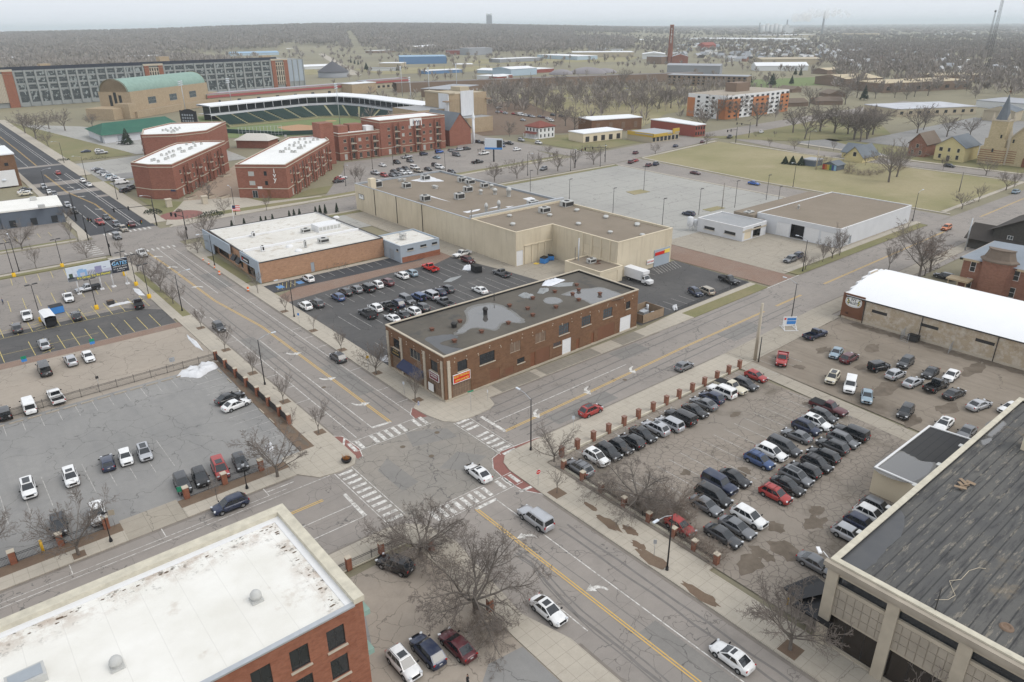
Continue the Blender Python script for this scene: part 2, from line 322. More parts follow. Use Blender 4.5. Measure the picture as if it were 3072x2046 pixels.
# planted strips
slab('grass_strip',m_grass,[rect(38.5,162,40.3,203),rect(58,176,60.3,205)],.12)
slab('grass_strip',m_mulch,[rect(-160,89.6,9.2,91.6),rect(16.4,89.6,31.5,91.6),[(34.6,92.6),(36.9,92.6),(36.9,133),(35.6,133)]],.11)
slab('grass_strip',m_grass,[[(124,87.8),(153.6,88.4),(153.6,91.6),(124,91.1)],rect(168,88.7,244,91.4),[(-200,217.5),(36,220.6),(36.4,222.6),(-200,219.5)]],.11)
slab('grass_strip',m_grass,[[(64,223.5),(250,226),(251,228),(64,225.9)],[(-200,246.4),(34,249.8),(34,251.6),(-200,248.4)],[(68,253),(122,252.6),(245,260.6),(248,264),(122,256),(80,258)]],.1)
# parking lots
sheet('parking_lot',m_lot,[rect(-160,91.5,36,132.6)],.02)
sheet('parking_lot',m_tan,[rect(-160,132.6,37,157)],.016)
sheet('parking_lot',m_redpave,[rect(-160,156.4,37,159.4)],.022)
sheet('parking_lot',m_gates,[rect(-160,159.4,36.5,219.5)],.018)
sheet('parking_lot',m_midlot,[[(-160,159.6),(36.4,159.6),(36.4,170),(30,176.5),(-160,178.5)]],.023)
sheet('parking_lot',m_midlot,[[(60.3,109.6),(116.5,109.6),(117.5,150),(114,172),(96,172),(94,168),(60.3,157)]],.02)
sheet('parking_lot',m_redpave,[[(60.4,155.5),(72,157),(90,158.6),(103,157.4),(117,163),(117,170),(102,163),(82,163.4),(66,164),(60.4,161)]],.026)
sheet('parking_lot',m_dark,[[(60.4,164),(82,163.4),(96.6,163.6),(96.6,171.8),(60.4,171.8)]],.024)
slab('sidewalk',m_walk,[rect(60.4,170.2,96.4,171.9)],.1)
sheet('alley',m_apron,[rect(110.5,160,118,228),[(113.6,141.2),(118,141.2),(118,160),(110,160)],[(115.4,126),(124,116.6),(131,116.6),(131,141.2),(113.6,141.2)]],.03)
sheet('parking_lot',m_midlot,[[(112,92.4),(154,93.5),(154.2,117.2),(112,116.4)]],.018)
sheet('parking_lot',m_big,[[(154,117),(154.2,131.2),(247,131.2),(249.5,190),(251.2,228),(64,223.4),(64,205),(118,205),(154,205)]],.012)
sheet('parking_lot',m_apron,[[(166.2,91.5),(244.8,93.2),(246.6,131.2),(166,131.2)]],.02)
sheet('parking_lot',m_pillar,[[(61.2,22),(108.5,22),(109,66.2),(61.2,66.2)]],.02)
sheet('alley',m_apron,[[(105.6,20),(109.4,20),(114,66.4),(113.2,72.3),(109.6,72.3),(109.9,60)]],.03)
sheet('parking_lot',m_gravel,[[(109,0),(149,0),(149,67.2),(114,66.6)]],.024)
sheet('parking_lot',m_tan,[rect(20.5,-30,36.2,63.2)],.02)
sheet('parking_lot_patch',m_lot,[[(27,20),(36.1,20),(36.1,42.5),(32,43),(28,40)],[(21,48.6),(24.4,53.2),(26,57.5),(21,57.5)]],.026)
# fields, plaza and the blocks behind
sheet('field',m_drygrass,[[(265.6,93.8),(341.2,93.8),(340,189),(344.6,239.5),(274.2,231.5),(270.6,205),(266.4,160)]],.05)
sheet('field',m_grass,[[(345,262),(372,246),(430,250),(520,256),(520,240),(440,190),(384,198),(376,212)],[(362,100),(395,100),(398,205),(385,206),(372,204),(362,142)]],.03)
sheet('parking_lot',m_lot,[[(360,150),(372,165),(394,205),(376,211),(368,206)],[(395,60),(560,60),(560,190),(400,190)]],.045)
sheet('field',m_grass,[[(64,258),(160,262),(160,274),(120,272),(108,262),(94,274),(80,278),(74,284),(64,300)],[(62,345),(62,312),(66,318),(72,340)],[(57,410),(90,412),(92,470),(62,620),(57,620)],[(140,372),(160,362),(160,330),(150,320)]],.02)
sheet('plaza',m_plaza,[[(76,284),(93,276),(148,306),(158,330),(118,346)]],.03)
sheet('plaza',m_walk,[[(60,250),(120,253),(118,258),(98,262),(95,276),(76,284),(72,276),(64,262)]],.05)
sheet('parking_lot',m_lot,[[(62,345),(88,345),(88,402),(62,402)],[(63,312),(74,340),(63,340)]],.024)
sheet('parking_lot',m_big,[[(62,360),(130,360),(132,405),(95,408),(62,400)],[(92,412),(130,412),(118,500),(95,560),(66,600)]],.028)
sheet('parking_lot',m_road,[[(118,254),(246,262),(262,330),(250,345),(225,318),(160,318),(150,300)]],.022)
sheet('parking_lot',m_gates,[rect(-120,250,34.5,330)],.014)
sheet('road',m_road,[[(252,257),(268,259),(262,300),(263,345),(300,470),(285,474),(250,345)]],.032)
sheet('field',m_grass,[[(268,262),(312,266),(312,312),(276,326),(268,320)]],.03)
sheet('field',m_drygrass,[[(345,300),(430,345),(520,350),(660,470),(560,560),(450,540),(380,420)]],.015)
sheet('park_path',m_walk,[[(440,485),(520,470),(660,420),(663,423),(522,474),(441,489)]],.03)
sheet('field',m_mulch,[[(262,346),(345,300),(380,420),(430,500),(320,480)]],.012)
sheet('field',m_green,[[(660,430),(800,390),(860,470),(700,520)]],.02)
sheet('field',m_drygrass,[[(760,1050),(1000,900),(1160,1010),(900,1180)],[(520,900),(700,850),(760,980),(560,1060)],[(380,1000),(470,960),(620,1400),(420,1500)],[(150,1100),(380,1000),(420,1500),(160,1560)]],.02)
sheet('field',m_drygrass,[[(3900,2600),(7000,2500),(9500,4800),(5200,4600)],[(2900,2300),(3500,2000),(4300,2600),(3500,2900)]],.3)
sheet('road',m_walk,[[(484,920),(498,914),(1010,2120),(996,2124)]],.06)
# corner bulb-outs in red stamped paving with white edging
sheet('road_patch',m_redwalk,[[(40.5,93.4),(41.6,92.6),(41.9,87.6),(41.2,85.6),(40.3,85.2),(40.45,90.8)],[(55.0,93.4),(53.6,91.5),(53.4,89.9),(55.3,89.2)],
 [(55.5,61.0),(53.9,63.4),(53.6,66.5),(54.1,70.2),(55.7,72.4),(58,73.1),(64.6,72.5),(66,72.15),(59.5,72.12),(57.4,71.6),(56.2,70.4),(55.6,68.3)]],.006)
def line(b,p,q,w,z=.012):
 p=Vector((p[0],p[1]));q=Vector((q[0],q[1]));d=(q-p).normalized();n=Vector((-d.y,d.x))*w/2
 b.face([(p.x-n.x,p.y-n.y,z),(q.x-n.x,q.y-n.y,z),(q.x+n.x,q.y+n.y,z),(p.x+n.x,p.y+n.y,z)])
def pline(b,pts,w,z=.012):
 for i in range(len(pts)-1):line(b,pts[i],pts[i+1],w,z)
yb=MB()
def dbl(pts):
 for i in range(len(pts)-1):
  p=Vector(pts[i]);q=Vector(pts[i+1]);d=(q-p).normalized();n=Vector((-d.y,d.x))*.17
  line(yb,p-n,q-n,.13);line(yb,p+n,q+n,.13)
dbl([(46.45,64.1),(46.45,-80)]);dbl([(49.65,91.5),(49.75,145),(47.6,168),(47.3,200),(46.7,221)]);dbl([(62.1,77.25),(80,77.9),(109,79.3),(139,80.0)]);dbl([(144,80.1),(155,80.3)]);dbl([(166.5,80.9),(240,82)]);dbl([(268,82),(330,82.4)])
dbl([(31.7,79.2),(-150,79.2)]);dbl([(49.3,268),(49.5,300),(45.9,331),(45.8,380)]);dbl([(47,408),(47.5,470),(47.6,600)])
structure('road_markings',yb,[m_ryellow])
wb=MB()
for x in((49.8,64.1,-80),):line(wb,(x[0],x[1]),(x[0],x[2]),.14)
line(wb,(42.75,47.9),(42.75,39.6),.12);pline(wb,[(43.1,90.8),(43.1,158)],.13);pline(wb,[(46.5,91.7),(46.5,138)],.13);line(wb,(42.3,158),(42.3,176),.12)
pline(wb,[(53.7,92),(53.7,221)],.12);line(wb,(50,172.6),(50,221),.13);pline(wb,[(62.5,80.6),(95,81.4)],.14)
pline(wb,[(36.3,84.0),(-150,84.0)],.1);pline(wb,[(34.4,75.6),(-150,75.6)],.12);pline(wb,[(34.5,72.4),(-150,72.4)],.12);pline(wb,[(29,84.9),(-20,84.9)],.08)
for y in(101,107.5,114,120.5,127,134,141,148):line(wb,(40.5,y),(43.1,y),.1)
for y in(96.5,102.6,113,119.6,127,133,139):line(wb,(53.7,y),(56.1,y),.1)
line(wb,(53.7,163.4),(56,163.4),.1)
for x in(26.5,20,13,2.5,-5,-12):line(wb,(x,84.9),(x,87),.1)
# stop bars
for p,q,wd in(((46.5,91.9),(49.8,91.6),.55),((62.0,83.4),(62.1,77.2),.6),((46.4,64.15),(49.9,64.15),.55),((34.5,76),(34.4,72.4),.55),((34.6,78.6),(34.5,76.2),.5)):line(wb,p,q,wd)
# ladder crosswalks
for i in range(11):
 x=41.2+i*1.28;
 if i in(2,8):continue
 line(wb,(x,87.35),(x+.1,89.9),.62);
for i in range(12):
 x=41.4+i*1.22;
 if i in(8,):continue
 line(wb,(x,65.2),(x+.05,67.5),.62)
for i in range(10):
 y=72.2+i*1.32
 if i in(6,):continue
 line(wb,(57.6,y),(60.0,y+.05),.6)
for i in range(11):
 y=69.5+i*1.36;line(wb,(36.1,y),(38.3,y),.58)
for p,q in(((41,87.2),(55.2,87.0)),((41,90.1),(53.4,90.0)),((41,64.9),(55.2,64.9)),((41,67.8),(55.4,67.8)),((57.3,72.4),(57.3,84.6)),((60.3,73),(60.3,84.2)),((35.8,69),(35.8,83.9)),((38.6,69.5),(38.6,84)),):line(wb,p,q,.1)
pline(wb,[(40.6,93.5),(41.6,92.6),(41.9,87.6),(41.2,85.4)],.14);pline(wb,[(55,93.4),(53.5,91.6),(53.3,89.9)],.14);pline(wb,[(55.4,60.9),(53.9,63.4),(53.6,66.5),(54.1,70.2),(55.7,72.4),(58,73.1),(64.6,72.5),(66,72.15)],.14);line(wb,(53.4,63.4),(55.4,63.2),.5)
line(wb,(41.6,91.9),(40.4,90.0),.35)
# turn arrows: tail along heading h, curving left
def arrow(b,c,h,k=1.,mir=1,z=.013):
 pts=[]
 for i in range(9):
  t=i/8;a=t*1.35;x=-1.5+1.6*math.sin(a);y=1.5*(1-math.cos(a));pts.append((x,y,.15+.16*t))
 def tr(x,y):y*=mir;return(c[0]+k*(x*math.cos(h)-y*math.sin(h)),c[1]+k*(x*math.sin(h)+y*math.cos(h)),z)
 L=[];Rr=[]
 for i,(x,y,wd) in enumerate(pts):
  a=1.35*i/8;nx,ny=-math.sin(a),math.cos(a);L.append(tr(x+nx*wd,y+ny*wd));Rr.append(tr(x-nx*wd,y-ny*wd))
 for i in range(8):
  f=[Rr[i],Rr[i+1],L[i+1],L[i]];b.face(f if mir>0 else f[::-1])
 x,y,_=pts[-1];f=[tr(x+.75,y-.1),tr(x+.25,y+1.25),tr(x-.75,y+.1)];b.face(f if mir>0 else f[::-1])
N_,S_,E_,W_=R(90),R(-90),0.,R(180)
for c,h,*k_ in(((48.75,55.8),N_,.85),((48.85,43.7),N_,.85),((48.0,99.9),S_),((48.1,112.5),S_),((48.1,127),S_),((48.7,215),N_),((48.8,202),N_),((48.7,181),N_),((69.3,79.2),W_),((81.6,79.6),W_),((93.8,80.0),W_),((47.8,290),S_),((47.6,318),S_),((48.0,340),S_),((47.2,362),S_)):arrow(wb,c,h,*k_)
line(wb,(30.5,85.9),(26.6,85.9),.16)
# far street lanes
for x in(46.05,):line(wb,(x,258),(x,301),.16)
line(wb,(42.2,262),(42.2,292),.14);line(wb,(52.75,256),(52.75,376),.16);line(wb,(53.75,256),(53.75,378),.16);line(wb,(49.3,333),(49.3,380),.14)
for x in(43.5,52.2,53.4):line(wb,(x,408),(x,620),.16)
for x0,x1,y in((46,49.4,257),):line(wb,(x0,y),(x1,y),.5)
for i in range(10):line(wb,(42+i*1.45,249),(42+i*1.45,252),.6);line(wb,(41.5+i*1.45,221.8),(41.5+i*1.45,224.4),.5)
for i in range(7):line(wb,(34,228.5+i*2.4),(37,228.5+i*2.4),.6)
line(wb,(153,88.2),(168,88.6),.2)
# stalls: pillar lot, lot by the cream store, concrete car bumpers come later
fw=MB()
for i in range(22):line(fw,(64+i*2.72,66),(64+i*2.72,60.5),.1,.032)
for i in range(17):line(fw,(64.5+i*2.72,55.2),(64.5+i*2.72,44),.1,.032)
for i in range(7):line(fw,(126+i*2.9,112.5),(126+i*2.9,117),.1,.03);line(fw,(124+i*2.9,98.8),(124+i*2.9,94),.1,.03)
for i in range(9):line(fw,(142+i*1.1,112.3),(144.5+i*1.1,116.8),.14,.03)
for i in range(18):line(fw,(64+i*2.75,121.5),(64+i*2.75,112),.1,.034);line(fw,(64+i*2.75,154.8),(64+i*2.75,145.5),.1,.034)
for i in range(18):line(fw,(65+i*2.75,139.5),(65+i*2.75,129.5),.1,.034)
for i in range(12):line(fw,(64+i*2.75,166),(64+i*2.75,170),.1,.034)
for i in range(14):line(fw,(1+i*2.6,131.5),(1+i*2.6,127),.1,.03)
for i in range(14):line(fw,(30,94+i*2.65),(35,94+i*2.65),.1,.03)
for i in range(9):line(fw,(-2+i*2.6,110.5),(-2+i*2.6,101),.1,.03)
for i in range(15):
 for y in(150,168,186,204):line(fw,(188+i*3.6,y),(188+i*3.6,y+9),.14,.024)
structure('road_markings',wb,[m_rwhite]);structure('lot_markings',fw,[m_fwhite])
yl=MB()
for i in range(16):
 x=-4.2+i*2.6
 line(yl,(x,183.2),(x,174.2),.12,.034)
 if i not in(5,):line(yl,(x-1.6,168.6),(x-1.6,159.8),.12,.034)
line(yl,(-6,178.8),(33,178.8),.1,.034);line(yl,(-6,164.3),(22,164.3),.09,.034);line(yl,(-6,174.1),(33,173.9),.1,.034)
for i in range(14):
 x=-8+i*3;line(yl,(x,200),(x-.4,191),.11,.03);line(yl,(x,219),(x-.4,212.5),.11,.03)
for i in range(5):line(yl,(12.1,175+i*1.6),(14.6,176.6+i*1.6),.1,.035)
for i in range(4):line(yl,(11,160+i*1.6),(13.4,161.4+i*1.6),.1,.035)
for i in range(8):line(yl,(-30+i*3,254),(-30+i*3,259),.1,.02);line(yl,(8+i*3,260),(8+i*3,266),.1,.02)
for i in range(5):line(yl,(62+i*1.1,165.2),(64+i*1.1,169.6),.1,.034)
structure('lot_markings',yl,[m_lyellow])
bl=MB();
for x in(68.6,63.4):bl.face([(x-.8,166,.036),(x+.8,166,.036),(x+.8,168.2,.036),(x-.8,168.2,.036)])
structure('lot_markings',bl,[m_blue])
# wear: gutters, patches, tyre marks, mud
m_gut=ground_mat('gutter_grime',(.21,.185,.16),(.26,.23,.2),.4,(.6,(.12,.1,.085),.5));m_patch=ground_mat('newer_patch',(.225,.215,.20),(.26,.245,.225),.15,None,cracks=((.25,.04,.8),));m_walk2=ground_mat('stained_sidewalk',(.30,.27,.225),(.25,.23,.195),.3,(.5,(.19,.17,.145),.4),joints=(1.5,1.5,.03));m_mud=ground_mat('dark_mud',(.13,.105,.08),(.20,.165,.13),.5,(.6,(.08,.065,.05),.7));m_tyre_=plain('tyre_mark',(.185,.172,.16),.9,var=.25,scale=1)
g_=MB()
for p,q in(((55.2,-60),(55.2,60.5)),((40.8,-40),(40.8,39)),((67.5,87.5),(112,87.5)),((60,72.3),(112,72.3)),((56,95),(56,215)),((40.6,94),(40.6,160)),((-60,86.9),(31,86.9)),((-60,68.5),(34,68.5)),((168,88.5),(243,88.5)),((149,73.8),(243,73))):line(g_,p,q,.5,.005)
structure('gutter',g_,[m_gut])
pt_=MB()
for L in(((780,430),(1150,395),(1240,470),(850,560)),((1080,750),(1240,600),(1500,640),(1340,770)),((540,770),(620,660),(900,870),(760,950)),((860,430),(1000,400),(1120,480),(900,520))):pt_.face([(*W('x',*p)[:2],.0035+len(pt_.f)*4e-4) for p in L])
for L in(rect(50.2,103,53.4,118),rect(43.4,128,46.2,141),rect(70,73.2,84,76.6),rect(96,83,104,87),rect(5,76,16,79),rect(46.8,20,49.4,36),rect(120,74.5,131,79),rect(51,176,55,190),rect(-30,80,-12,83.6)):pt_.face([(*p,.0035) for p in L])
structure('road_patch',pt_,[m_patch])
tm=MB();rn=random.Random(9)
for x0,w_ in((43.6,.35),(44.3,.2),(43.2,.16),(47.9,.12),(52.2,.3),(53.4,.3)):
 pts=[(x0+rn.uniform(-.12,.12)+(1.6*math.exp(-((y-52)/5)**2) if x0<44.5 else 0),y) for y in range(54,8,-3)];pline(tm,pts,w_,.0065)
for y0 in(74.2,75.9,82.4,84.6):pline(tm,[(x,y0+(x-62)*.03+rn.uniform(-.08,.08)) for x in range(64,150,5)],.28,.0065)
for x0 in(44.2,45.6,51.2,52.7):pline(tm,[(x0+rn.uniform(-.08,.08),y) for y in range(94,220,6)],.26,.0065)
structure('tyre_marks',tm,[m_tyre_])
sheet('sidewalk_patch',m_walk2,[rect(70,87.75,79,90.9),rect(80.5,87.75,95,90.95),rect(101,87.8,108,91)],.134)
md=MB()
def blot(cx,cy,a,b_,z):md.face([(cx+a*(.55+.55*rn.random())*math.cos(t*.35),cy+b_*(.55+.55*rn.random())*math.sin(t*.35),z+len(md.f)*2e-5) for t in range(18)])
for k,x,y,a,b_ in(('a',1635,1390,1.7,2.2),('a',1680,1440,1.2,1.2),('a',1870,1195,2.2,1.4),('a',1890,1110,1.4,1.0),('a',1400,1500,2.6,1.6),('a',1480,1420,1.2,2),('a',930,825,1.2,.8),('a',1290,400,1.5,.7),('a',1800,320,.9,.5),(9,640,500,1.3,1.4),('a',1350,820,1.6,1.2)):blot(*W(k,x,y)[:2],a,b_,.026)
for k,x,y,a,b_ in(('b',1000,310,3,1.6),('b',560,330,2.5,1.2),('b',1150,660,6,2),('b',1680,850,3,2),('b',900,480,2.5,1),('b',1900,500,5,1.6),('b',1350,960,3,1.5),('b',350,480,1.2,1.6)):blot(*W(k,x,y)[:2],a,b_,.03)
for i in range(16):blot(147.0+rn.uniform(-.4,.6),62-i*3.6,1.5,2.6,.032)
for i in range(9):blot(36.2+rn.uniform(-.3,.2),95+i*4.4,.5,1.8,.14)
structure('mud_patches',md,[m_mud])
# ---------------------------------------------------------------- building kit
def pl_off(poly,d):
 n=len(poly);out=[]
 for i in range(n):
  a=Vector(poly[i-1][:2]);b=Vector(poly[i][:2]);c=Vector(poly[(i+1)%n][:2])
  e1=(b-a).normalized();e2=(c-b).normalized();n1=Vector((-e1.y,e1.x));n2=Vector((-e2.y,e2.x));m=n1+n2
  if m.length<1e-6:out.append((b.x+n1.x*d,b.y+n1.y*d));continue
  m.normalize();k=d/max(.25,m.dot(n1));out.append((b.x+m.x*k,b.y+m.y*k))
 return out
def facade(b,p,q,z0,z1,ops,depth=.16):
 p=Vector(p[:2]);q=Vector(q[:2]);L=(q-p).length;d=(q-p)/L;n=Vector((d.y,-d.x))
 us=sorted(set([0,L]+[min(L,max(0,v)) for o in ops for v in o[:2]]));zs=sorted(set([z0,z1]+[min(z1,max(z0,v)) for o in ops for v in o[2:4]]))
 def P(u,z,t=0):v=p+d*u-n*t;return(v.x,v.y,z)
 for i in range(len(us)-1):
  for j in range(len(zs)-1):
   cu_,cz=(us[i]+us[i+1])/2,(zs[j]+zs[j+1])/2
   if any(o[0]<cu_<o[1] and o[2]<cz<o[3] for o in ops):continue
   b.face([P(us[i],zs[j]),P(us[i+1],zs[j]),P(us[i+1],zs[j+1]),P(us[i],zs[j+1])])
 for o in ops:
  u0,u1,a0,a1=o[0],o[1],max(z0,o[2]),o[3]
  for f in(((u0,a0),(u1,a0)),((u1,a0),(u1,a1)),((u1,a1),(u0,a1)),((u0,a1),(u0,a0))):
   (x0,y0),(x1,y1)=f;b.face([P(x0,y0),P(x0,y0,depth),P(x1,y1,depth),P(x1,y1)])
STY={}
def style(key,frame,pane,nx=2,ny=1,rec=.14,part='window',fw=.06,sill=None,proud=0):STY[key]=(frame,pane,nx,ny,rec,part,fw,sill,proud)
def opening(root,p,q,o):
 frame,pane,nx,ny,rec,pn,fw,sill,proud=STY[o[4]]
 p=Vector(p[:2]);q=Vector(q[:2]);d=(q-p).normalized();n=Vector((d.y,-d.x));b=MB();u0,u1,a0,a1=o[:4]
 def P(u,z,t):v=p+d*u-n*t;return(v.x,v.y,z)
 b.mi=1;b.face([P(u0,a0,rec),P(u1,a0,rec),P(u1,a1,rec),P(u0,a1,rec)]);b.mi=0
 def bar(x0,y0,x1,y1,t=.04):
  f=[P(x0,y0,rec-t),P(x1,y0,rec-t),P(x1,y1,rec-t),P(x0,y1,rec-t)];g=[P(x0,y0,rec+.01),P(x1,y0,rec+.01),P(x1,y1,rec+.01),P(x0,y1,rec+.01)]
  b.face(f)
  for i in range(4):j=(i+1)%4;b.face([f[j],f[i],g[i],g[j]])
 if fw>0:
  bar(u0,a0,u0+fw,a1);bar(u1-fw,a0,u1,a1);bar(u0+fw,a0,u1-fw,a0+fw);bar(u0+fw,a1-fw,u1-fw,a1)
  for i in range(1,nx):x=u0+(u1-u0)*i/nx;bar(x-fw*.4,a0+fw,x+fw*.4,a1-fw,.032)
  for i in range(1,ny):y=a0+(a1-a0)*i/ny;bar(u0+fw,y-fw*.35,u1-fw,y+fw*.35,.028)
 w=part(b,pn,[frame,pane],root)
 if sill is not None:
  s=MB();c=p+d*((u0+u1)/2)+n*.04;s.obox((c.x,c.y,a0-.07),u1-u0+.25,.28,.13,math.atan2(d.y,d.x));so_=s.build('sill',[sill],w)
 return w
def part(b,name,mats,root,parent=None):
 o=b.build(name,mats,parent or root)
 if parent is None:o.matrix_parent_inverse=Matrix.Identity(4);o.location=-Vector(root.location) if root.rotation_euler[2]==0 else o.location
 return o
def building(name,label,cat,poly,h,wall,roofm,ops={},para=.5,pt=.3,cap=None,z0=0,group=None,base=None,inner=None,depth=.16,wallparts=True):
 c=sum((Vector(p[:2]) for p in poly),Vector((0,0)))/len(poly)
 root=thing(name,label,cat,(c.x,c.y,0),0,group)
 b=MB();n=len(poly)
 for i in range(n):
  if base:
   facade(b,poly[i],poly[(i+1)%n],z0,h,ops.get(i,[]),depth)
  else:facade(b,poly[i],poly[(i+1)%n],z0,h,ops.get(i,[]),depth)
 ins=pl_off(poly,pt);rz=h-para
 if para>0:
  b.mi=1
  for i in range(n):
   a,c2=ins[i],ins[(i+1)%n];b.face([(c2[0],c2[1],rz),(a[0],a[1],rz),(a[0],a[1],h),(c2[0],c2[1],h)])
 part(b,'wall',[wall,inner or wall],root)
 r=MB();r.face([(p[0],p[1],rz) for p in(ins if para>0 else poly)]);part(r,'roof',[roofm],root)
 if para>0:
  k=MB();o_=pl_off(poly,-.06);i_=pl_off(poly,pt+.03)
  for i in range(n):
   j=(i+1)%n
   for A,B,za,zb in((o_,o_,h-.14,h+.04),(i_,i_,h+.04,h-.10)):
    k.face([(A[i][0],A[i][1],za),(A[j][0],A[j][1],za),(B[j][0],B[j][1],zb),(B[i][0],B[i][1],zb)])
   k.face([(o_[i][0],o_[i][1],h+.04),(o_[j][0],o_[j][1],h+.04),(i_[j][0],i_[j][1],h+.04),(i_[i][0],i_[i][1],h+.04)])
   k.face([(o_[j][0],o_[j][1],h-.14),(o_[i][0],o_[i][1],h-.14),(poly[i][0],poly[i][1],h-.14),(poly[j][0],poly[j][1],h-.14)])
  part(k,'coping',[cap or wall],root)
 for i,L in ops.items():
  for o in L:opening(root,poly[i],poly[(i+1)%n],o)
 return root
def text(s,size,p,right,up,mat,parent,name='lettering',ext=.01,align='CENTER',shear=0.,space=1.,sx=1.):
 c=bpy.data.curves.new(name,'FONT');c.body=s;c.size=size;c.extrude=ext;c.align_x=align;c.align_y='CENTER';c.shear=shear;c.space_character=space;c.offset=size*.012;c.resolution_u=2
 c.materials.append(mat);t_=bpy.data.objects.new(name,c);me=bpy.data.meshes.new_from_object(t_);bpy.data.objects.remove(t_);bpy.data.curves.remove(c);o=bpy.data.objects.new(name,me);COL.objects.link(o)
 r=Vector(right).normalized();u=Vector(up).normalized();n=r.cross(u);M=Matrix(((r.x*sx,u.x,n.x,p[0]),(r.y*sx,u.y,n.y,p[1]),(r.z*sx,u.z,n.z,p[2]),(0,0,0,1)))
 o.parent=parent
 if parent is not None and parent.type=='EMPTY' and parent.parent is None:M=Matrix.Translation(-Vector(parent.location))@M
 o.matrix_basis=M
 return o
# ---------------------------------------------------------------- building materials
m_brown=brick_mat('brown_brick',(.20,.104,.06),(.27,.148,.082),(.28,.22,.17))
m_redb=brick_mat('red_brick',(.32,.11,.062),(.39,.15,.085),(.42,.33,.27))
m_ivyb=brick_mat('apartment_brick',(.33,.125,.085),(.36,.15,.105),(.4,.28,.22),stain=.15)
m_oranb=brick_mat('orange_brick',(.50,.275,.165),(.56,.33,.205),(.45,.38,.3),stain=.2)
n_=NB('worn_buff_brick',.92);uv_,f_=n_.bricks(n_.wall_uv(),.23,.085);q_=n_.mix(uv_,(.34,.255,.17),(.52,.43,.31));q_=n_.mix(n_.step(n_.noise(n_.pos(),.7,6,.7),.45,.62,0,.75),q_,(.62,.57,.49));q_=n_.mix(n_.step(n_.noise(n_.pos(),.45,6,.7),.54,.7,0,.6),q_,(.25,.18,.12));m_buffb=n_.out(n_.mix(n_.math('MULTIPLY',f_,.3),q_,(.55,.5,.42)))
m_tanb=brick_mat('tan_brick',(.50,.385,.25),(.54,.42,.285),(.5,.42,.32),stain=.15)
m_conc=plain('limestone',(.46,.405,.32),.9,var=.25,scale=.5);m_conc2=plain('weathered_stone',(.37,.325,.265),.9,var=.35,scale=.4)
m_stone=plain('cast_stone',(.5,.44,.35),.85,var=.15);m_cream=plain('cream_paint',(.66,.575,.43),.8,var=.12,scale=.25)
n_=NB('cream_stucco_streaked',.85);m_stucco=n_.out(n_.mix(n_.math('MULTIPLY',n_.step(n_.noise(n_.vec(n_.pos(),(1.2,1.2,.12)),1,5,.6),.5,.75),.45),n_.mix(n_.step(n_.noise(n_.pos(),.15,3),.35,.65),(.66,.58,.44),(.58,.505,.375)),(.40,.33,.235)))
m_white=plain('white_paint',(.74,.74,.74),.6,var=.06);m_whitewall=plain('dirty_white_wall',(.62,.63,.65),.8,var=.1,scale=.3)
m_gray=plain('gray_paint',(.33,.36,.39),.8,var=.1);m_slate=plain('slate_paint',(.12,.14,.17),.8,var=.12,scale=.4);m_bluegray=plain('blue_gray_block',(.36,.41,.46),.85,var=.1,scale=.5)
m_black=plain('black_paint',(.018,.018,.02),.5,var=.2);m_dkmetal=plain('dark_metal',(.045,.043,.042),.55,var=.2);m_rust=plain('rusted_metal',(.16,.075,.05),.85,var=.35,scale=3)
m_metal=plain('galvanised_metal',(.48,.5,.52),.45,.5,var=.15);m_hvac=plain('rooftop_unit_metal',(.5,.5,.48),.6,.1,var=.2);m_copper=plain('verdigris',(.25,.36,.31),.8,var=.25,scale=.4)
m_brownpaint=plain('brown_paint',(.18,.085,.05),.8,var=.15,scale=.6);m_brdoor=plain('brown_door',(.2,.085,.045),.7,var=.15)
m_wood=plain('weathered_wood',(.30,.22,.15),.9,var=.25);m_polewood=plain('pole_wood',(.22,.20,.175),.95,var=.25,scale=2)
m_glass=glass('dark_glass',(.022,.026,.03));m_glassb=glass('sky_glass',(.06,.08,.09),.1);m_brownglass=glass('bronze_glass',(.022,.016,.013),.1)
m_blind=plain('window_blind',(.45,.46,.45),.7,var=.2,scale=2);m_board=plain('boarded_window',(.2,.14,.1),.9,var=.3,scale=2)
m_redsign=plain('red_sign',(.62,.03,.02),.4,var=.05);m_maroonsign=plain('maroon_sign',(.18,.02,.035),.5,var=.05);m_yellow=plain('yellow_letter',(.85,.62,.12),.5,var=.03);m_signwhite=plain('white_letter',(.82,.82,.8),.5,var=.03);m_gold=plain('gold_letter',(.5,.36,.14),.5)
m_navy=plain('navy_awning',(.05,.06,.11),.9,var=.2);m_safety=plain('safety_yellow',(.75,.45,.02),.6,var=.12);m_sgreen=plain('sign_green',(.02,.25,.14),.5);m_signblue=plain('sign_blue',(.06,.24,.6),.5,var=.04);m_orange=plain('safety_orange',(.8,.16,.02),.6)
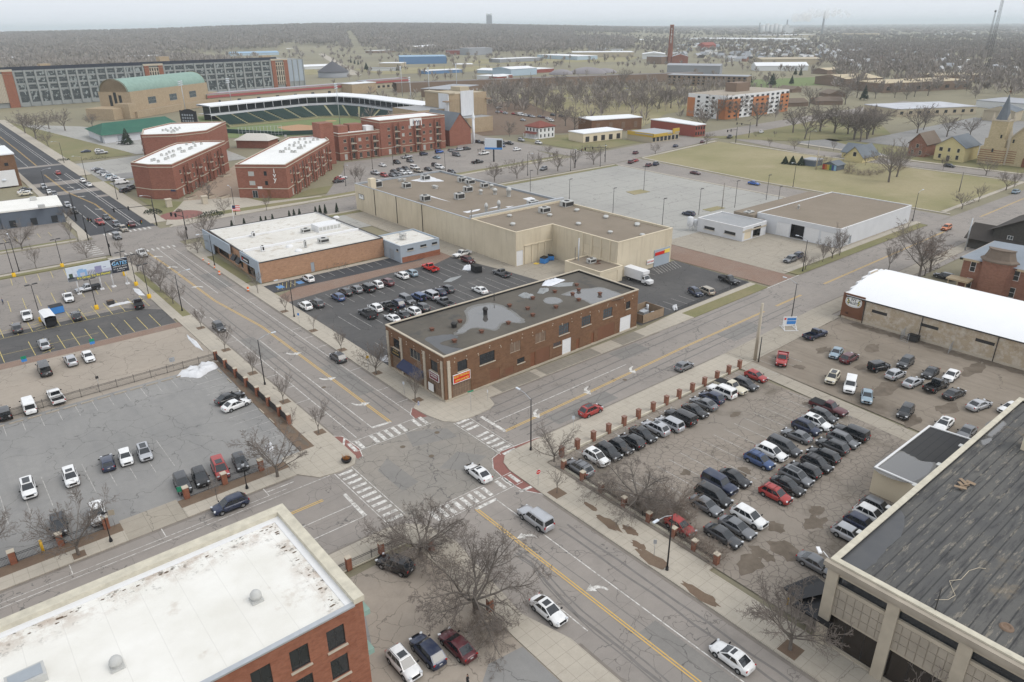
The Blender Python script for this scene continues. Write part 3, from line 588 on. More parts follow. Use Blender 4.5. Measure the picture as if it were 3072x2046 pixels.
# roofs
m_elroof=roof_mat('gravel_roof_with_ponds',(.108,.097,.082),(.14,.126,.105),stain=(.7,.16,.57,(.055,.06,.066)),rough=.95,)
m_whroof=roof_mat('white_membrane',(.84,.825,.78),(.78,.765,.71),stain=(.3,.35,.62,(.5,.44,.36)),seam=(3.0,60.,.035,.22))
n_=NB('grimy_white_membrane',.9);p_=n_.pos();xy=n_.n('SeparateXYZ');n_.put(xy.inputs[0],p_);_,f_=n_.bricks(n_.vec(p_,(1,1,0)),3.0,60.,.03,0.);q_=n_.mix(n_.math('MULTIPLY',f_,.25),n_.mix(n_.step(n_.noise(p_,.2,6,.65),.3,.7),(.80,.785,.74),(.69,.67,.61)),(.45,.43,.4))
g_=n_.math('MAXIMUM',n_.step(xy.outputs[1],57.6,60.7),n_.step(xy.outputs[0],16.6,19.2));q_=n_.mix(n_.math('MULTIPLY',g_,n_.step(n_.noise(p_,.55,7,.72),.47,.62,0,.75)),q_,(.40,.31,.24));q_=n_.mix(n_.math('MULTIPLY',g_,n_.step(n_.noise(p_,1.3,6,.75),.56,.64,0,.9)),q_,(.09,.075,.055));m_nearroof=n_.out(n_.mix(n_.step(n_.noise(p_,.28,6,.7),.62,.7,0,.35),q_,(.42,.34,.26)))
m_ivyroof=roof_mat('white_apartment_roof',(.84,.84,.82),(.76,.76,.74),stain=(.35,.3,.62,(.52,.5,.46)))
m_bwroof=NB('bright_white_coating',.6);m_bwroof=m_bwroof.out(m_bwroof.mix(m_bwroof.noise(m_bwroof.pos(),.3,4),(.88,.88,.88),(.80,.81,.82)))
m_stroof=roof_mat('brown_gravel_roof',(.235,.195,.15),(.27,.225,.175),stain=(.45,.12,.6,(.16,.13,.10)),rough=.95)
m_gaproof=roof_mat('patched_white_roof',(.72,.70,.65),(.64,.61,.55),stain=(.6,.5,.54,(.42,.36,.28)),wear=((.25,1.2,0),.4,(.45,.42,.38)))
m_darkroof=roof_mat('tarred_roll_roof',(.10,.099,.097),(.135,.13,.12),stain=(.6,.11,.58,(.25,.20,.135)),seam=(60,1.05,.07,1.),wear=((.22,1.5,0),.75,(.035,.035,.038)),speck=((.3,1.7,0),.6,(.28,.25,.20)))
m_annexroof=roof_mat('annex_roll_roof',(.05,.05,.052),(.065,.064,.062),seam=(60,1.0,.05,.6),rough=.85)
m_shingle=roof_mat('gray_shingles',(.15,.17,.19),(.19,.21,.23),wear=((2,2,0),.3,(.1,.11,.12)))
m_brshingle=roof_mat('brown_shingles',(.17,.13,.10),(.2,.16,.125))
m_redshingle=roof_mat('red_shingles',(.20,.065,.05),(.24,.085,.065));m_greenroof=roof_mat('green_metal_roof',(.035,.12,.085),(.045,.145,.10))
m_tanroof=roof_mat('tan_metal_roof',(.56,.47,.32),(.52,.44,.31));m_grayroof=roof_mat('gray_roof',(.32,.33,.34),(.38,.38,.38),stain=(.4,.15,.6,(.22,.22,.22)))
m_cap=plain('cream_coping',(.56,.52,.42),.8,var=.3,scale=1.2)
for args in(('w2',m_stone,m_glass,2,1),('w3',m_stone,m_glass,3,1),('bl',m_dkmetal,m_glass,2,1,.14,'window',.05,m_stone),('old',m_rust,m_glassb,4,3,.12,'window',.05,m_stone),('oldd',m_dkmetal,m_glass,4,3,.12,'window',.05,m_stone),
 ('boarded',m_stone,m_board,2,1),('door',m_brdoor,m_brdoor,1,1,.1,'door'),('board',m_brownpaint,m_brownpaint,1,1,.04,'boarded_opening',0),('roll',m_white,m_white,1,6,.1,'roller_door',.05),('rollc',m_cream,m_cream,1,6,.1,'roller_door',.05),('shop',m_wood,m_board,7,2,.15,'shop_window',.09),
 ('strip',m_dkmetal,m_glass,1,1,.3,'strip_window',.04),('bronze',m_dkmetal,m_brownglass,3,1,.45,'shop_window',.07),('vent',m_black,m_dkmetal,1,1,.06,'slot_window',.03),('gray',m_gray,m_gray,2,5,.1,'roller_door',.05),('steel',m_gray,m_gray,1,1,.1,'door',.04),
 ('glassdoor',m_metal,m_glass,2,1,.1,'door',.09),('open',m_black,m_black,1,1,1.2,'open_bay',0),('blind',m_stone,m_blind,3,1),('apt',m_stone,m_glass,2,1,.1,'window',.09,m_stone),('aptb',m_stone,m_blind,2,1,.1,'window',.09,m_stone),('slit',m_dkmetal,m_glass,1,1,.1,'window',.05),
 ('fac',m_metal,m_glassb,6,2,.12,'window',.10),('arch',m_stone,m_board,2,3,.15,'window',.08),('house',m_white,m_glass,1,2,.06,'window',.09),('sash',m_white,m_glassb,2,2,.06,'window',.10),('gdoor',m_dkmetal,m_dkmetal,2,4,.1,'garage_door',.05)):style(*args)
# ---------------------------------------------------------------- corner appliance store
P=[(60.3,91.15),(110.2,92.3),(110.2,109.9),(60.3,109.9)]
def S(x0,x1,z0,z1,s):return(x0-60.3,x1-60.3,z0,z1,s)
def Wf(y0,y1,z0,z1,s,top=109.9):return(top-y1,top-y0,z0,z1,s)
el=building('brick_store','long brown brick corner store with ponding water on its dark flat roof','store',P,8.6,m_brown,m_elroof,{
 0:[S(63.1,65.2,4.9,6.8,'bl'),S(61.9,65.9,.45,3.0,'shop'),S(67.9,71.3,4.6,6.6,'oldd'),S(74.9,77.4,4.7,6.7,'boarded'),S(70.2,72.4,.8,2.9,'board'),S(73.7,75.7,.8,2.1,'board'),S(76.6,78.4,2.1,3.1,'oldd'),S(79.9,81.1,.15,3.3,'door'),S(81.25,84.8,.6,3.4,'board'),
  S(81.1,83.7,4.8,6.8,'boarded'),S(85.8,87.8,2.7,3.5,'old'),S(88.2,90.6,.1,3.5,'roll'),S(87.2,89.9,4.7,6.8,'old'),S(92.0,92.9,.1,2.6,'door'),S(96.3,97.1,.1,2.7,'door'),S(93.4,96.0,4.8,6.8,'old'),S(99.6,102.3,4.8,6.8,'old'),S(106.5,107.8,5.1,6.7,'oldd'),S(104.9,108.3,.1,3.6,'roll'),S(98.2,103.2,.5,3.3,'board')],
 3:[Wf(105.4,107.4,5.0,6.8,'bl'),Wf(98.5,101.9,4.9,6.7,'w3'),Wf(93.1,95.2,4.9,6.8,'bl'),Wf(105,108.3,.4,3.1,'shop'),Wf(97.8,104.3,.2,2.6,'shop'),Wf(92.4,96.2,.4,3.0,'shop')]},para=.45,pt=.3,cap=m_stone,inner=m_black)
L0=Vector(el.location)
for(y0,y1) in((108.95,109.6),(104.35,104.95),(96.75,97.4),(91.5,92.0)):
 b=MB();b.box(60.14,y0,.5,60.3,y1,7.6);b.box(60.08,y0-.04,6.2,60.3,y1+.04,6.4);part(b,'pilaster',[m_stone],el)
b=MB();b.box(60.9,91.0,.5,61.5,91.16,7.6);b.box(60.86,90.96,6.2,61.54,91.16,6.4);part(b,'pilaster',[m_stone],el)
b=MB();b.prism([(60.2,91.02),(110.3,92.18),(110.3,92.5),(60.5,91.35),(60.5,109.8),(60.2,109.8)],0,.42);part(b,'plinth',[m_conc],el)
b=MB();rz=8.15
for i in range(19):
 x=62.5+i*2.55;b.obox((x,91.13+(x-60.3)*.023,7.35 if i%2 else 7.0),.18,.06,.18)
 b.obox((x+.1,91.13+(x-60.3)*.023,6.7 if i%3 else 7.7),.16,.06,.16)
for i in range(7):b.obox((60.28,92.8+i*2.5,7.5),.06,.18,.18);b.obox((60.28,92.8+i*2.5,7.0),.06,.16,.16)
part(b,'wall_anchor_plates',[m_stone],el)
def vent(root,x,y,z,k=1.,mat=None):
 b=MB();b.box(x-.28*k,y-.28*k,z,x+.28*k,y+.28*k,z+.35*k);b.box(x-.42*k,y-.42*k,z+.5*k,x+.42*k,y+.42*k,z+.62*k)
 for s in((-1,-1),(1,-1),(1,1),(-1,1)):b.box(x+s[0]*.3*k-.05,y+s[1]*.3*k-.05,z+.35*k,x+s[0]*.3*k+.05,y+s[1]*.3*k+.05,z+.5*k)
 return part(b,'roof_vent',[mat or m_rust],root)
def drum(root,x,y,z,r,h,mat=None,name='roof_fan'):
 b=MB();b.lathe([(r,0),(r,h*.6),(r*1.25,h*.62),(r*1.25,h*.8),(r*.6,h),(0.001,h*1.03)],(x,y,z),14);return part(b,name,[mat or m_dkmetal],root)
for(x,y) in((625,705),(818,648),(967,720),(780,785),(1152,660),(1160,540),(1285,560),(1320,605),(1320,488),(1480,550),(1472,443),(1595,460),(1637,500),(1637,430),(1623,397),(1783,458)):
 p=W(5,x,y+8,rz);vent(el,p.x,p.y,rz,.9)
p=W(5,778,690,rz);drum(el,p.x,p.y,rz,.5,1.1);p=W(5,993,600,rz);drum(el,p.x,p.y,rz,.42,1.5)
b=MB();b.tube((84,107.5,rz),(84,107.5,rz+1.6),.08);part(b,'vent_pipe',[m_dkmetal],el)
def pond(root,k,pts,z,mat,name='rain_puddle'):
 P_=[W(k,x,y,z) for x,y in pts];n=len(P_);b=MB();o=[]
 for i in range(n):
  a,c,d_,e=P_[i-1],P_[i],P_[(i+1)%n],P_[(i+2)%n]
  for t in(0,.25,.5,.75):v=.5*((2*c)+(d_-a)*t+(2*a-5*c+4*d_-e)*t*t+(3*c-a-3*d_+e)*t**3);o.append((v.x+random.uniform(-.12,.12),v.y+random.uniform(-.12,.12),z))
 if mat is m_pond:c=sum((Vector(v) for v in o),Vector())/len(o);damp(root,[(c.x+(v[0]-c.x)*1.1,c.y+(v[1]-c.y)*1.16,z-.006) for v in o])
 b.face(o);return part(b,name,[mat],root)
def damp(root,o):part(MB().face(o),'wet_patch',[m_damp],root)
n_=NB('damp_roofing',.3,0,.5);m_damp=n_.out(n_.mix(n_.noise(n_.pos(),.9,5,.7),(.10,.098,.092),(.17,.16,.14)))
n_=NB('rain_water',.04,0,.8);n_.b.inputs['IOR'].default_value=1.9;m_pond=n_.out((.10,.095,.088));n_=NB('wet_roofing',.35,0,.5);m_wet=n_.out(n_.mix(n_.noise(n_.pos(),.5,5,.7),(.05,.054,.062),(.10,.098,.095)))
pond(el,5,((575,770),(640,748),(760,738),(800,760),(690,790),(700,812),(830,838),(905,822),(900,842),(760,868),(720,872),(650,825)),rz+.012,m_wet,'wet_patch')
pond(el,5,((870,585),(905,556),(970,540),(1050,534),(1110,548),(1160,575),(1200,605),(1238,640),(1215,657),(1150,652),(1095,662),(1075,690),(1040,702),(960,690),(900,694),(850,722),(800,732),(800,715),(850,680),(880,640)),rz+.02,m_pond)
pond(el,5,((1545,465),(1640,432),(1720,426),(1790,418),(1860,440),(1930,465),(1900,490),(1800,510),(1730,524),(1680,500),(1600,476)),rz+.02,m_pond);pond(el,5,((1400,500),(1440,484),(1490,486),(1520,506),(1480,524),(1420,524)),rz+.02,m_pond)
# torn white sheeting and rubble left on the roof (rests there)
def blanket(name,mats,label,cat,pts,z,amp=.25,seed=1,nx=10):
 rnd=random.Random(seed);c=sum((Vector(p[:2]) for p in pts),Vector((0,0)))/len(pts);b=MB();rows=[]
 ks=[1,.8,.55,.3,.02];n=40;P2=[]
 for i in range(n):
  t=i/n*len(pts);a=Vector(pts[int(t)%len(pts)][:2]);e=Vector(pts[(int(t)+1)%len(pts)][:2]);P2.append(a.lerp(e,t-int(t)))
 for k in ks:
  row=[]
  for v in P2:
   q=c.lerp(v,k*(1+rnd.uniform(-.06,.06)));row.append((q.x,q.y,z+(0 if k==1 else amp*(rnd.uniform(.5,1.)))))
  rows.append(row)
 b.smooth=True;b.grid(rows,True,True);o=b.build(name,mats);tag(o,label,cat);return o
m_tarp=plain('white_sheeting',(.72,.74,.78),.6,var=.12,scale=1.5);m_tarpg=plain('gray_sheeting',(.3,.31,.31),.8,var=.3,scale=.8)
f=lambda L,z=rz:[W(5,x,y,z) for x,y in L]
blanket('roof_sheeting',[m_tarp],'white plastic sheeting lying on the brick store roof by its rear edge','sheeting',f([(1380,405),(1400,370),(1480,350),(1545,365),(1500,385),(1450,405)]),rz+.03,.3,3)
blanket('roof_sheeting',[m_tarpg],'gray roofing scraps beside the white sheeting on the brick store roof','sheeting',f([(1450,408),(1520,382),(1600,380),(1590,405),(1500,412)]),rz+.03,.12,4)
blanket('roof_debris',[m_tarpg],'heap of broken roofing on the brick store roof near the long parapet','debris',f([(1220,470),(1260,450),(1330,470),(1310,492),(1250,488)]),rz+.03,.3,5)
blanket('roof_debris',[m_tarpg],'small pale roofing pile on the brick store roof below the sheeting','debris',f([(1350,455),(1370,420),(1430,420),(1430,440),(1390,460)]),rz+.03,.25,6)
# signs fixed to the store
def board(root,name,p,right,w,h,mat,frame=None,t=.1,up=(0,0,1)):
 b=MB();r=Vector(right).normalized();u=Vector(up).normalized();n=r.cross(u);M=Matrix((r,n,u)).transposed()
 b.obox(Vector(p),w,t,h,tilt=M)
 if frame:
  b.mi=1;P_=Vector(p)
  for s in(-1,1):b.obox(P_+u*(s*(h/2)),w+.12,t+.05,.09,tilt=M);b.obox(P_+r*(s*(w/2)),.09,t+.05,h+.0,tilt=M)
 return part(b,name,[mat]+([frame] if frame else[]),root)
board(el,'red_sign',(63.75,91.02,3.85),(1,.023,0),3.6,1.55,m_redsign,m_signwhite)
text('ELECTRONICS',.56,(63.75,90.94,4.22),(1,.023,0),(0,0,1),m_yellow,el,space=.98,sx=.92);text('APPLIANCES',.56,(63.75,90.94,3.5),(1,.023,0),(0,0,1),m_yellow,el,space=.98,sx=.95)
board(el,'maroon_sign',(60.18,94.1,3.95),(0,-1,0),2.8,1.35,m_maroonsign,m_signwhite)
text('ELECTRONICS',.36,(60.1,94.1,4.25),(0,-1,0),(0,0,1),m_signwhite,el);text('APPLIANCES',.36,(60.1,94.1,3.85),(0,-1,0),(0,0,1),m_signwhite,el)
board(el,'dark_sign',(60.18,106.6,4.05),(0,-1,0),3.4,1.5,m_black,m_wood)
text('HOUSE OF',.34,(60.1,106.6,4.45),(0,-1,0),(0,0,1),m_gold,el);text('FURNITURE',.42,(60.1,106.6,3.9),(0,-1,0),(0,0,1),m_gold,el)
board(el,'white_notice',(60.12,95.2,1.5),(0,-1,0),1.6,1.5,m_signwhite,None,.05)
b=MB();
b.face([(60.28,97.6,3.6),(60.28,104.4,3.6),(58.9,104.6,2.5),(58.9,97.4,2.5)][::-1]);b.face([(58.9,104.6,2.5),(58.9,97.4,2.5),(58.9,97.4,2.2),(58.9,104.6,2.2)][::-1]);b.face([(60.28,97.6,3.6),(58.9,97.4,2.5),(58.9,97.4,2.2),(60.28,97.6,2.2)]);b.face([(60.28,104.4,3.6),(58.9,104.6,2.5),(58.9,104.6,2.2),(60.28,104.4,2.2)])
part(b,'awning',[m_navy],el)
# ---------------------------------------------------------------- red brick block in the near corner, white membrane roof
hb=13.4
P=[(-40,45.6),(20.55,45.6),(20.55,62.5),(-40,62.5)]
ops=[]
for x0 in(18.3,15.0,11.75,8.5,5.2,1.9,-1.4,-4.7):
 for zt in(12.1,8.75,5.3,2.3):ops.append((x0-1.75+40,x0+40-.1,zt-2.25,zt,'bl'))
ops=[(u0+.4,u1+.4,a,b_,s) for u0,u1,a,b_,s in ops]
eops=[(u,u+1.6,z-2.2,z,'bl') for u in(2.2,6.0,9.8,13.6) for z in(12.1,8.75,5.3)]
nb=building('brick_block','red brick building with broad white flat roof and dark square windows','building',P,hb,m_redb,m_nearroof,{0:ops,1:eops},para=.0,cap=m_cap)
b=MB();o=P
b.box(-40.2,61.6,hb,20.75,62.7,hb+.55);b.box(19.75,45.6,hb,20.75,61.6,hb+.55);b.mi=1;b.box(-40.2,45.45,hb-.05,19.75,45.95,hb+.12);
part(b,'parapet',[m_cap,m_metal],nb)
b=MB();b.box(-40,60.9,hb,19.8,61.6,hb+.06);b.box(19.1,46,hb,19.75,60.9,hb+.06);part(b,'flashing_strip',[m_white],nb)
for(k,x,y) in((7,1770,1005),(7,810,1465)):
 p=W(k,x,y,hb);b=MB();b.obox((p.x,p.y,hb+.1),1.0,1.0,.24);b.smooth=True;b.lathe([(.42,.2),(.42,.45),(.5,.5),(.5,.62),(.46,.8),(.3,1.02),(.12,1.1),(.001,1.12)],(p.x,p.y,hb),18);part(b,'turbine_vent',[m_hvac],nb)
p=W(7,190,1568,hb);b=MB();b.obox((p.x,p.y,hb+.35),2.6,1.6,.7);b.mi=1;b.obox((p.x,p.y,hb+.72),2.2,1.2,.06);part(b,'roof_hatch',[m_hvac,m_gray],nb)
for z in(11.6,7.0):part(MB().box(20.55,45.6,z,21.15,46.8,z+.55),'downspout_head',[m_copper],nb)
b=MB();b.tube((20.65,46.2,11.6),(20.65,46.2,0),.09);part(b,'downspout',[m_copper],nb)
# stains along the parapet foot are thin leaf litter heaps
rnd=random.Random(4);b=MB()
for i in range(60):
 x=rnd.uniform(-38,19.5);y=60.5-abs(rnd.gauss(0,.35));
 if rnd.random()<.3:x=18.7-abs(rnd.gauss(0,.3));y=rnd.uniform(46.5,60)
 r=rnd.uniform(.04,.16);b.face([(x+r*rnd.uniform(.6,1.6)*math.cos(t)*1.5,y+r*rnd.uniform(.4,1)*math.sin(t),hb+.02+i*.0002) for t in[j*1.047 for j in range(6)]])
part(b,'leaf_litter',[plain('leaf_litter',(.13,.09,.06),1,var=.4,scale=4)],nb)
# ---------------------------------------------------------------- stone showroom, right corner
hr=10.5
P=[(60.2,-40),(112,-40),(112,23.7),(60.2,23.7)]
def Wr(y0,y1,z0,z1,s):return Wf(y0,y1,z0,z1,s,23.7)
ops=[]
for c in(20.3,14.1,7.9,1.7,-4.5,-10.7):ops+=[Wr(c-2.75,c+2.75,7.9,8.95,'strip'),Wr(c-3.0,c+2.7,.25,4.1,'bronze')]
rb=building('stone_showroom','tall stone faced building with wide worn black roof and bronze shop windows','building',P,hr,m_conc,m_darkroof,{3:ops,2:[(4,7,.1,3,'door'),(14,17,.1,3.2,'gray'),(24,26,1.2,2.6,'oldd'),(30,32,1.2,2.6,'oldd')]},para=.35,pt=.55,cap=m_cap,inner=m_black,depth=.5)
for c in(23.2,17.3,11.1,4.9,-1.3,-7.5):part(MB().box(59.9,c-.62,.0,60.2,c+.5,9.4),'pilaster',[m_conc],rb)
b=MB();b.box(59.75,-40,9.5,60.2,23.95,9.85);b.box(59.6,-40,9.85,60.2,24.1,10.35);part(b,'cornice',[m_conc2],rb)
for c in(20.2,14.1,7.9,1.7,-4.5):
 b=MB()
 for i in range(7):
  for j in range(3):b.box(60.12,c-2.7+i*.79,4.4+j*1.05,60.2,c-2.7+i*.79+.72,4.4+j*1.05+.98)
 part(b,'stone_panel',[m_conc2],rb)
b=MB();b.box(59.3,22.2,3.1,60.2,26.2,3.3);b.face([(60.2,26.3,3.3),(61.5,28.6,2.6),(65.5,27.6,2.6),(64.5,24,3.6)]);b.prism([(60.4,23.72),(64.8,23.72),(65.6,27.2),(61.2,28.2)],2.75,2.95,True);part(b,'door_canopy',[m_black],rb)
for(k,x,y,dx,dy,hh) in((9,1925,215,1.6,.9,.45),):
 p=W(k,x,y,hr-.3);b=MB();
 for i in range(7):b.obox((p.x-1+i*.35,p.y+random.uniform(-.5,.5),hr-.2+random.uniform(0,.3)),random.uniform(.6,1.5),.35,.05,random.uniform(0,3),random.uniform(-.5,.5))
 o=b.build('scrap_boards',[m_wood]);tag(o,'small heap of broken boards lying on the black showroom roof','scrap boards')
p=W(9,2235,1190,hr-.3);b=MB();b.lathe([(.6,0),(.5,.14),(.35,.16),(.3,.05)],(p.x,p.y,hr-.33),16);part(b,'roof_drain',[m_board],rb)
b=MB();p=W(9,1735,1090,hr-.3);q_=W(9,1790,850,hr-.3+1.0);b.tube((p.x,p.y,hr-.35),(p.x,p.y,hr+2.6),.05);b.tube((p.x-.5,p.y,hr+2.5),(p.x+.5,p.y,hr+2.5),.025);b.obox((p.x,p.y,hr-.2),.7,.7,.25);part(b,'antenna_mast',[m_dkmetal],rb)
cab=[W(9,x,y,hr-.3) for x,y in((1740,1000),(1830,1000),(1880,970),(1850,900),(1840,870),(1920,860),(1975,800),(2040,780),(2090,785))]
b=MB()
for i in range(len(cab)-1):b.tube(cab[i],cab[i+1],.022,n=5)
tag(b.build('cable',[m_cream]),'pale cable trailing across the black showroom roof','cable')
b=MB()
for x in(66,72.5,79,85.5,92):b.box(x,23.3,hr-.1,x+.7,24.15,hr+.0)
part(b,'scupper',[m_hvac],rb)
p=W('b',2310,1130,hr-.3);b=MB();b.box(97.5,16.5,hr-.35,99.6,19.0,hr+3.2);part(b,'stair_head',[m_cream],rb)
b=MB();b.tube((60.6,23.9,hr-.6),(60.2,24.6,hr+.3),.05);b.obox((59.9,24.9,hr+.42),.9,.35,.15,.8);part(b,'wall_lamp',[m_white],rb)
pond(rb,9,((1060,725),(1250,570),(1390,440),(1480,380),(1530,430),(1500,560),(1420,640),(1330,740),(1230,800)),hr-.335,m_wet,'wet_patch');pond(rb,6,((2080,1400),(2110,1350),(2160,1330),(2215,1345),(2205,1385),(2150,1420),(2120,1440)),hr-.33,m_pond);pond(rb,6,((2060,1480),(2110,1450),(2130,1470),(2090,1500)),hr-.33,m_pond)
P=[(90.0,23.72),(108,23.72),(107,32.4),(90.0,32.4)]
an=building('annex','low cream annex with wet black roof beside the stone showroom','annex',P,4.0,m_cream,m_annexroof,{},para=.12,pt=.2,cap=m_white)
pond(an,'b',((1050,1380),(1240,1240),(1330,1265),(1420,1310),(1545,1345),(1370,1500)),3.9,m_pond)
b=MB();b.box(89.75,25.6,3.0,90.0,26.3,3.3);part(b,'wall_lamp',[m_black],an)
# ---------------------------------------------------------------- barrel roofed brewery-style hall at the gravel lot
x0,x1,ya,yb_=148.6,171.5,-45,67.2
hall=thing('barrel_roof_hall','buff brick hall with bright white curved roof beside gravel lot','hall',(160,11,0))
b=MB();
facade(b,(x0,yb_),(x0,ya),0,5.3,[Wf(yb0,yb1,3.0,3.65,'vent',yb_) for yb0,yb1 in((57.8,61.0),(47.7,51.1),(37.7,41.0),(27,30.3),(16.5,19.8),(6,9.3))],.1)
facade(b,(x1,ya),(x1,yb_),0,5.3,[]);
part(b,'wall',[m_buffb],hall)
for yb0,yb1 in((57.8,61.0),(47.7,51.1),(37.7,41.0),(27,30.3),(16.5,19.8),(6,9.3)):opening(hall,(x0,yb_),(x0,ya),Wf(yb0,yb1,3.0,3.65,'vent',yb_))
b=MB();rows=[]
def arc(t):return x0-.3+(x1-x0+.6)*t,5.25+2.6*math.sin(math.pi*min(1,max(0,t)))**.8
for y in[yb_-.4-i*4.7 for i in range(24)]:rows.append([(arc(i/16)[0],y,arc(i/16)[1]) for i in range(17)])
b.grid(rows);part(b,'roof',[m_bwroof],hall)
b=MB();pts=[(x0,0),(x1,0),(x1,5.6)];st=[(0.0,5.6),(.10,6.3),(.2,7.0),(.3,7.6),(.42,8.2)]
pro=[];
for t,z in st:pro+=[(t,z)]
gab=[(x0,5.6)]
for i in range(len(st)-1):gab+=[(x0+(x1-x0)*st[i+1][0],st[i][1]),(x0+(x1-x0)*st[i+1][0],st[i+1][1])]
for i in range(len(st)-1,0,-1):gab+=[(x0+(x1-x0)*(1-st[i][0]),st[i][1]),(x0+(x1-x0)*(1-st[i][0]),st[i-1][1])]
gab+=[(x1,5.6)]
for y,sg in((yb_+.2,1),(yb_-.35,-1)):
 f=[(x,y,z) for x,z in gab]+[(x1,y,0),(x0,y,0)];b.face(f if sg>0 else f[::-1])
G2=gab+[(x1,0)]
b.mi=1
for i in range(len(gab)-1):(xa,za),(xb,zb)=gab[i],gab[i+1];b.face([(xa,yb_-.35,za),(xb,yb_-.35,zb),(xb,yb_+.2,zb),(xa,yb_+.2,za)])
part(b,'stepped_gable',[m_buffb,m_white],hall)
b=MB();b.box(x0-.12,62.7,.55,x0,yb_+.22,5.75);part(b,'painted_panel',[m_brownpaint],hall)
b=MB();b.box(x0-.14,ya,0,x0,62.6,.5);part(b,'plinth',[m_stone],hall)
b=MB();b.tube((x0-.3,yb_-.4,5.2),(x0-.3,ya,5.2),.13,n=6)
for y in(62.5,50.9,37.3,24,11):b.tube((x0-.16,y,5.2),(x0-.16,y,0),.08,n=6)
part(b,'gutter',[m_dkmetal],hall)
n0=18;b=MB()
def ell(b,c,ry,rz_,x,n=28,mi=0,pw=2.6):
 b.mi=mi;pts=[]
 for i in range(n):
  t=2*math.pi*i/n;ct,st_=math.cos(t),math.sin(t);pts.append((x,c[0]-ry*math.copysign(abs(ct)**(2/pw),ct),c[1]+rz_*math.copysign(abs(st_)**(2/pw),st_)))
 b.face(pts)
yc,zc=65.0,4.15
ell(b,(yc,zc),1.78,1.2,x0-.16,mi=0);ell(b,(yc,zc),1.62,1.06,x0-.17,mi=1);ell(b,(yc,zc),1.56,1.0,x0-.18,mi=0)
for s in(-1,1):
 for i in range(6):ell(b,(yc+s*(1.05+.1*(i%3)),zc-.55+i*.2),.2,.13,x0-.19-.002*i,8,(2 if i%2 else 3),2)
part(b,'painted_emblem',[m_signwhite,m_black,plain('leaf_green',(.05,.14,.05),.7),plain('hop_yellow',(.6,.42,.08),.7)],hall)
text('IVY',.78,(x0-.2,yc,zc+.42),(0,-1,0),(0,0,1),m_black,hall);text('ALLEY',.78,(x0-.2,yc,zc-.28),(0,-1,0),(0,0,1),m_black,hall,sx=.95)
text('122',.5,(x0-.16,66.1,1.35),(0,-1,0),(0,0,1),m_black,hall)
# chain-link enclosure and waste bin against it
b=MB();p0=W(6,1575,810);p1=W(6,1895,880);
for(a,c) in(((145.6,53.2),(148.4,53.6)),((145.6,53.2),(145.2,51.5)),((146,44.2),(148.4,44.5))):
 a=Vector((*a,0));c=Vector((*c,0));n=max(2,int((c-a).length/.18))
 for i in range(n+1):q_=a.lerp(c,i/n);b.tube((q_.x,q_.y,0),(q_.x,q_.y,1.9),.035 if i in(0,n) else .008,n=4,cap=False)
 for z in(.05,.5,1,1.5,1.9):b.tube((a.x,a.y,z),(c.x,c.y,z),.02,n=4,cap=False)
tag(b.build('chain_link_fence',[m_metal]),'sagging chain link fence around the black bin at the buff brick hall','fence')
def dumpster(x,y,rz,mat,label,group=None,w_=1.9,d_=1.5,h_=1.25,lid=True):
 t=thing('dumpster',label,'dumpster',(x,y,0),rz,group);b=MB();b.prism([(-w_/2,-d_/2),(w_/2,-d_/2),(w_/2,d_/2),(-w_/2,d_/2)],.15,h_,True,False);b.box(-w_/2-.1,-.2,.6,-w_/2,.2,.8);b.box(w_/2,-.2,.6,w_/2+.1,.2,.8);b.box(-w_/2,-d_/2,h_-.08,w_/2,-d_/2+.06,h_);b.box(-w_/2+.05,-d_/2+.05,.2,w_/2-.05,d_/2-.05,.24);b.build('bin',[mat],t)
 if lid:
  b=MB();b.face([(-w_/2-.03,-d_/2-.05,h_+.01),(w_/2+.03,-d_/2-.05,h_+.01),(w_/2+.03,d_/2+.03,h_+.22),(-w_/2-.03,d_/2+.03,h_+.22)]);b.face([(-w_/2,d_/2,h_),(-w_/2,-d_/2,h_),(-w_/2,-d_/2,h_+.02),(-w_/2,d_/2,h_+.22)][::-1]);b.face([(w_/2,d_/2,h_),(w_/2,-d_/2,h_),(w_/2,-d_/2,h_+.02),(w_/2,d_/2,h_+.22)]);b.face([(w_/2,d_/2,h_),(-w_/2,d_/2,h_),(-w_/2,d_/2,h_+.22),(w_/2,d_/2,h_+.22)]);b.build('lid',[m_black],t)
 return t
dumpster(147.2,51.3,R(90),m_dkmetal,'black waste bin inside the chain link fence at the buff brick hall')
# ---------------------------------------------------------------- cream big-box store (two joined blocks) and its roof plant
def ac(root,x,y,z,sx,sy,sz,mat=None):
 b=MB();b.box(x-sx/2,y-sy/2,z+.15,x+sx/2,y+sy/2,z+sz);b.mi=1;b.box(x-sx/2-.01,y-sy/2+.15,z+.4,x-sx/2+.02,y-.05,z+sz-.2);b.box(x-sx/2+.2,y-sy/2-.02,z+.4,x+sx/2-.2,y-sy/2+.02,z+sz-.25);b.lathe([(min(sx,sy)*.3,0),(min(sx,sy)*.3,.12),(.001,.12)],(x,y,z+sz),12);b.mi=0;b.box(x-sx/2+.1,y-sy/2+.1,z,x+sx/2-.1,y+sy/2-.1,z+.15)
 return part(b,'roof_unit',[mat or m_hvac,m_dkmetal],root)
def cap_(root,x,y,z,r=.55,h=.5):
 b=MB();b.smooth=True;b.lathe([(r*.7,0),(r*.7,h*.4),(r,h*.45),(r,h*.75),(r*.8,h*.95),(.001,h)],(x,y,z),14);return part(b,'roof_vent',[m_hvac],root)
P=[(118,161),(154,161),(154,228.5),(118,228.5)]
s1=building('cream_store_rear_block','long cream windowless store block with many roof units on brown gravel roof','store',P,9.2,m_stucco,m_stroof,{},para=.55,pt=.4,cap=m_metal,inner=m_gray)
rz=8.65
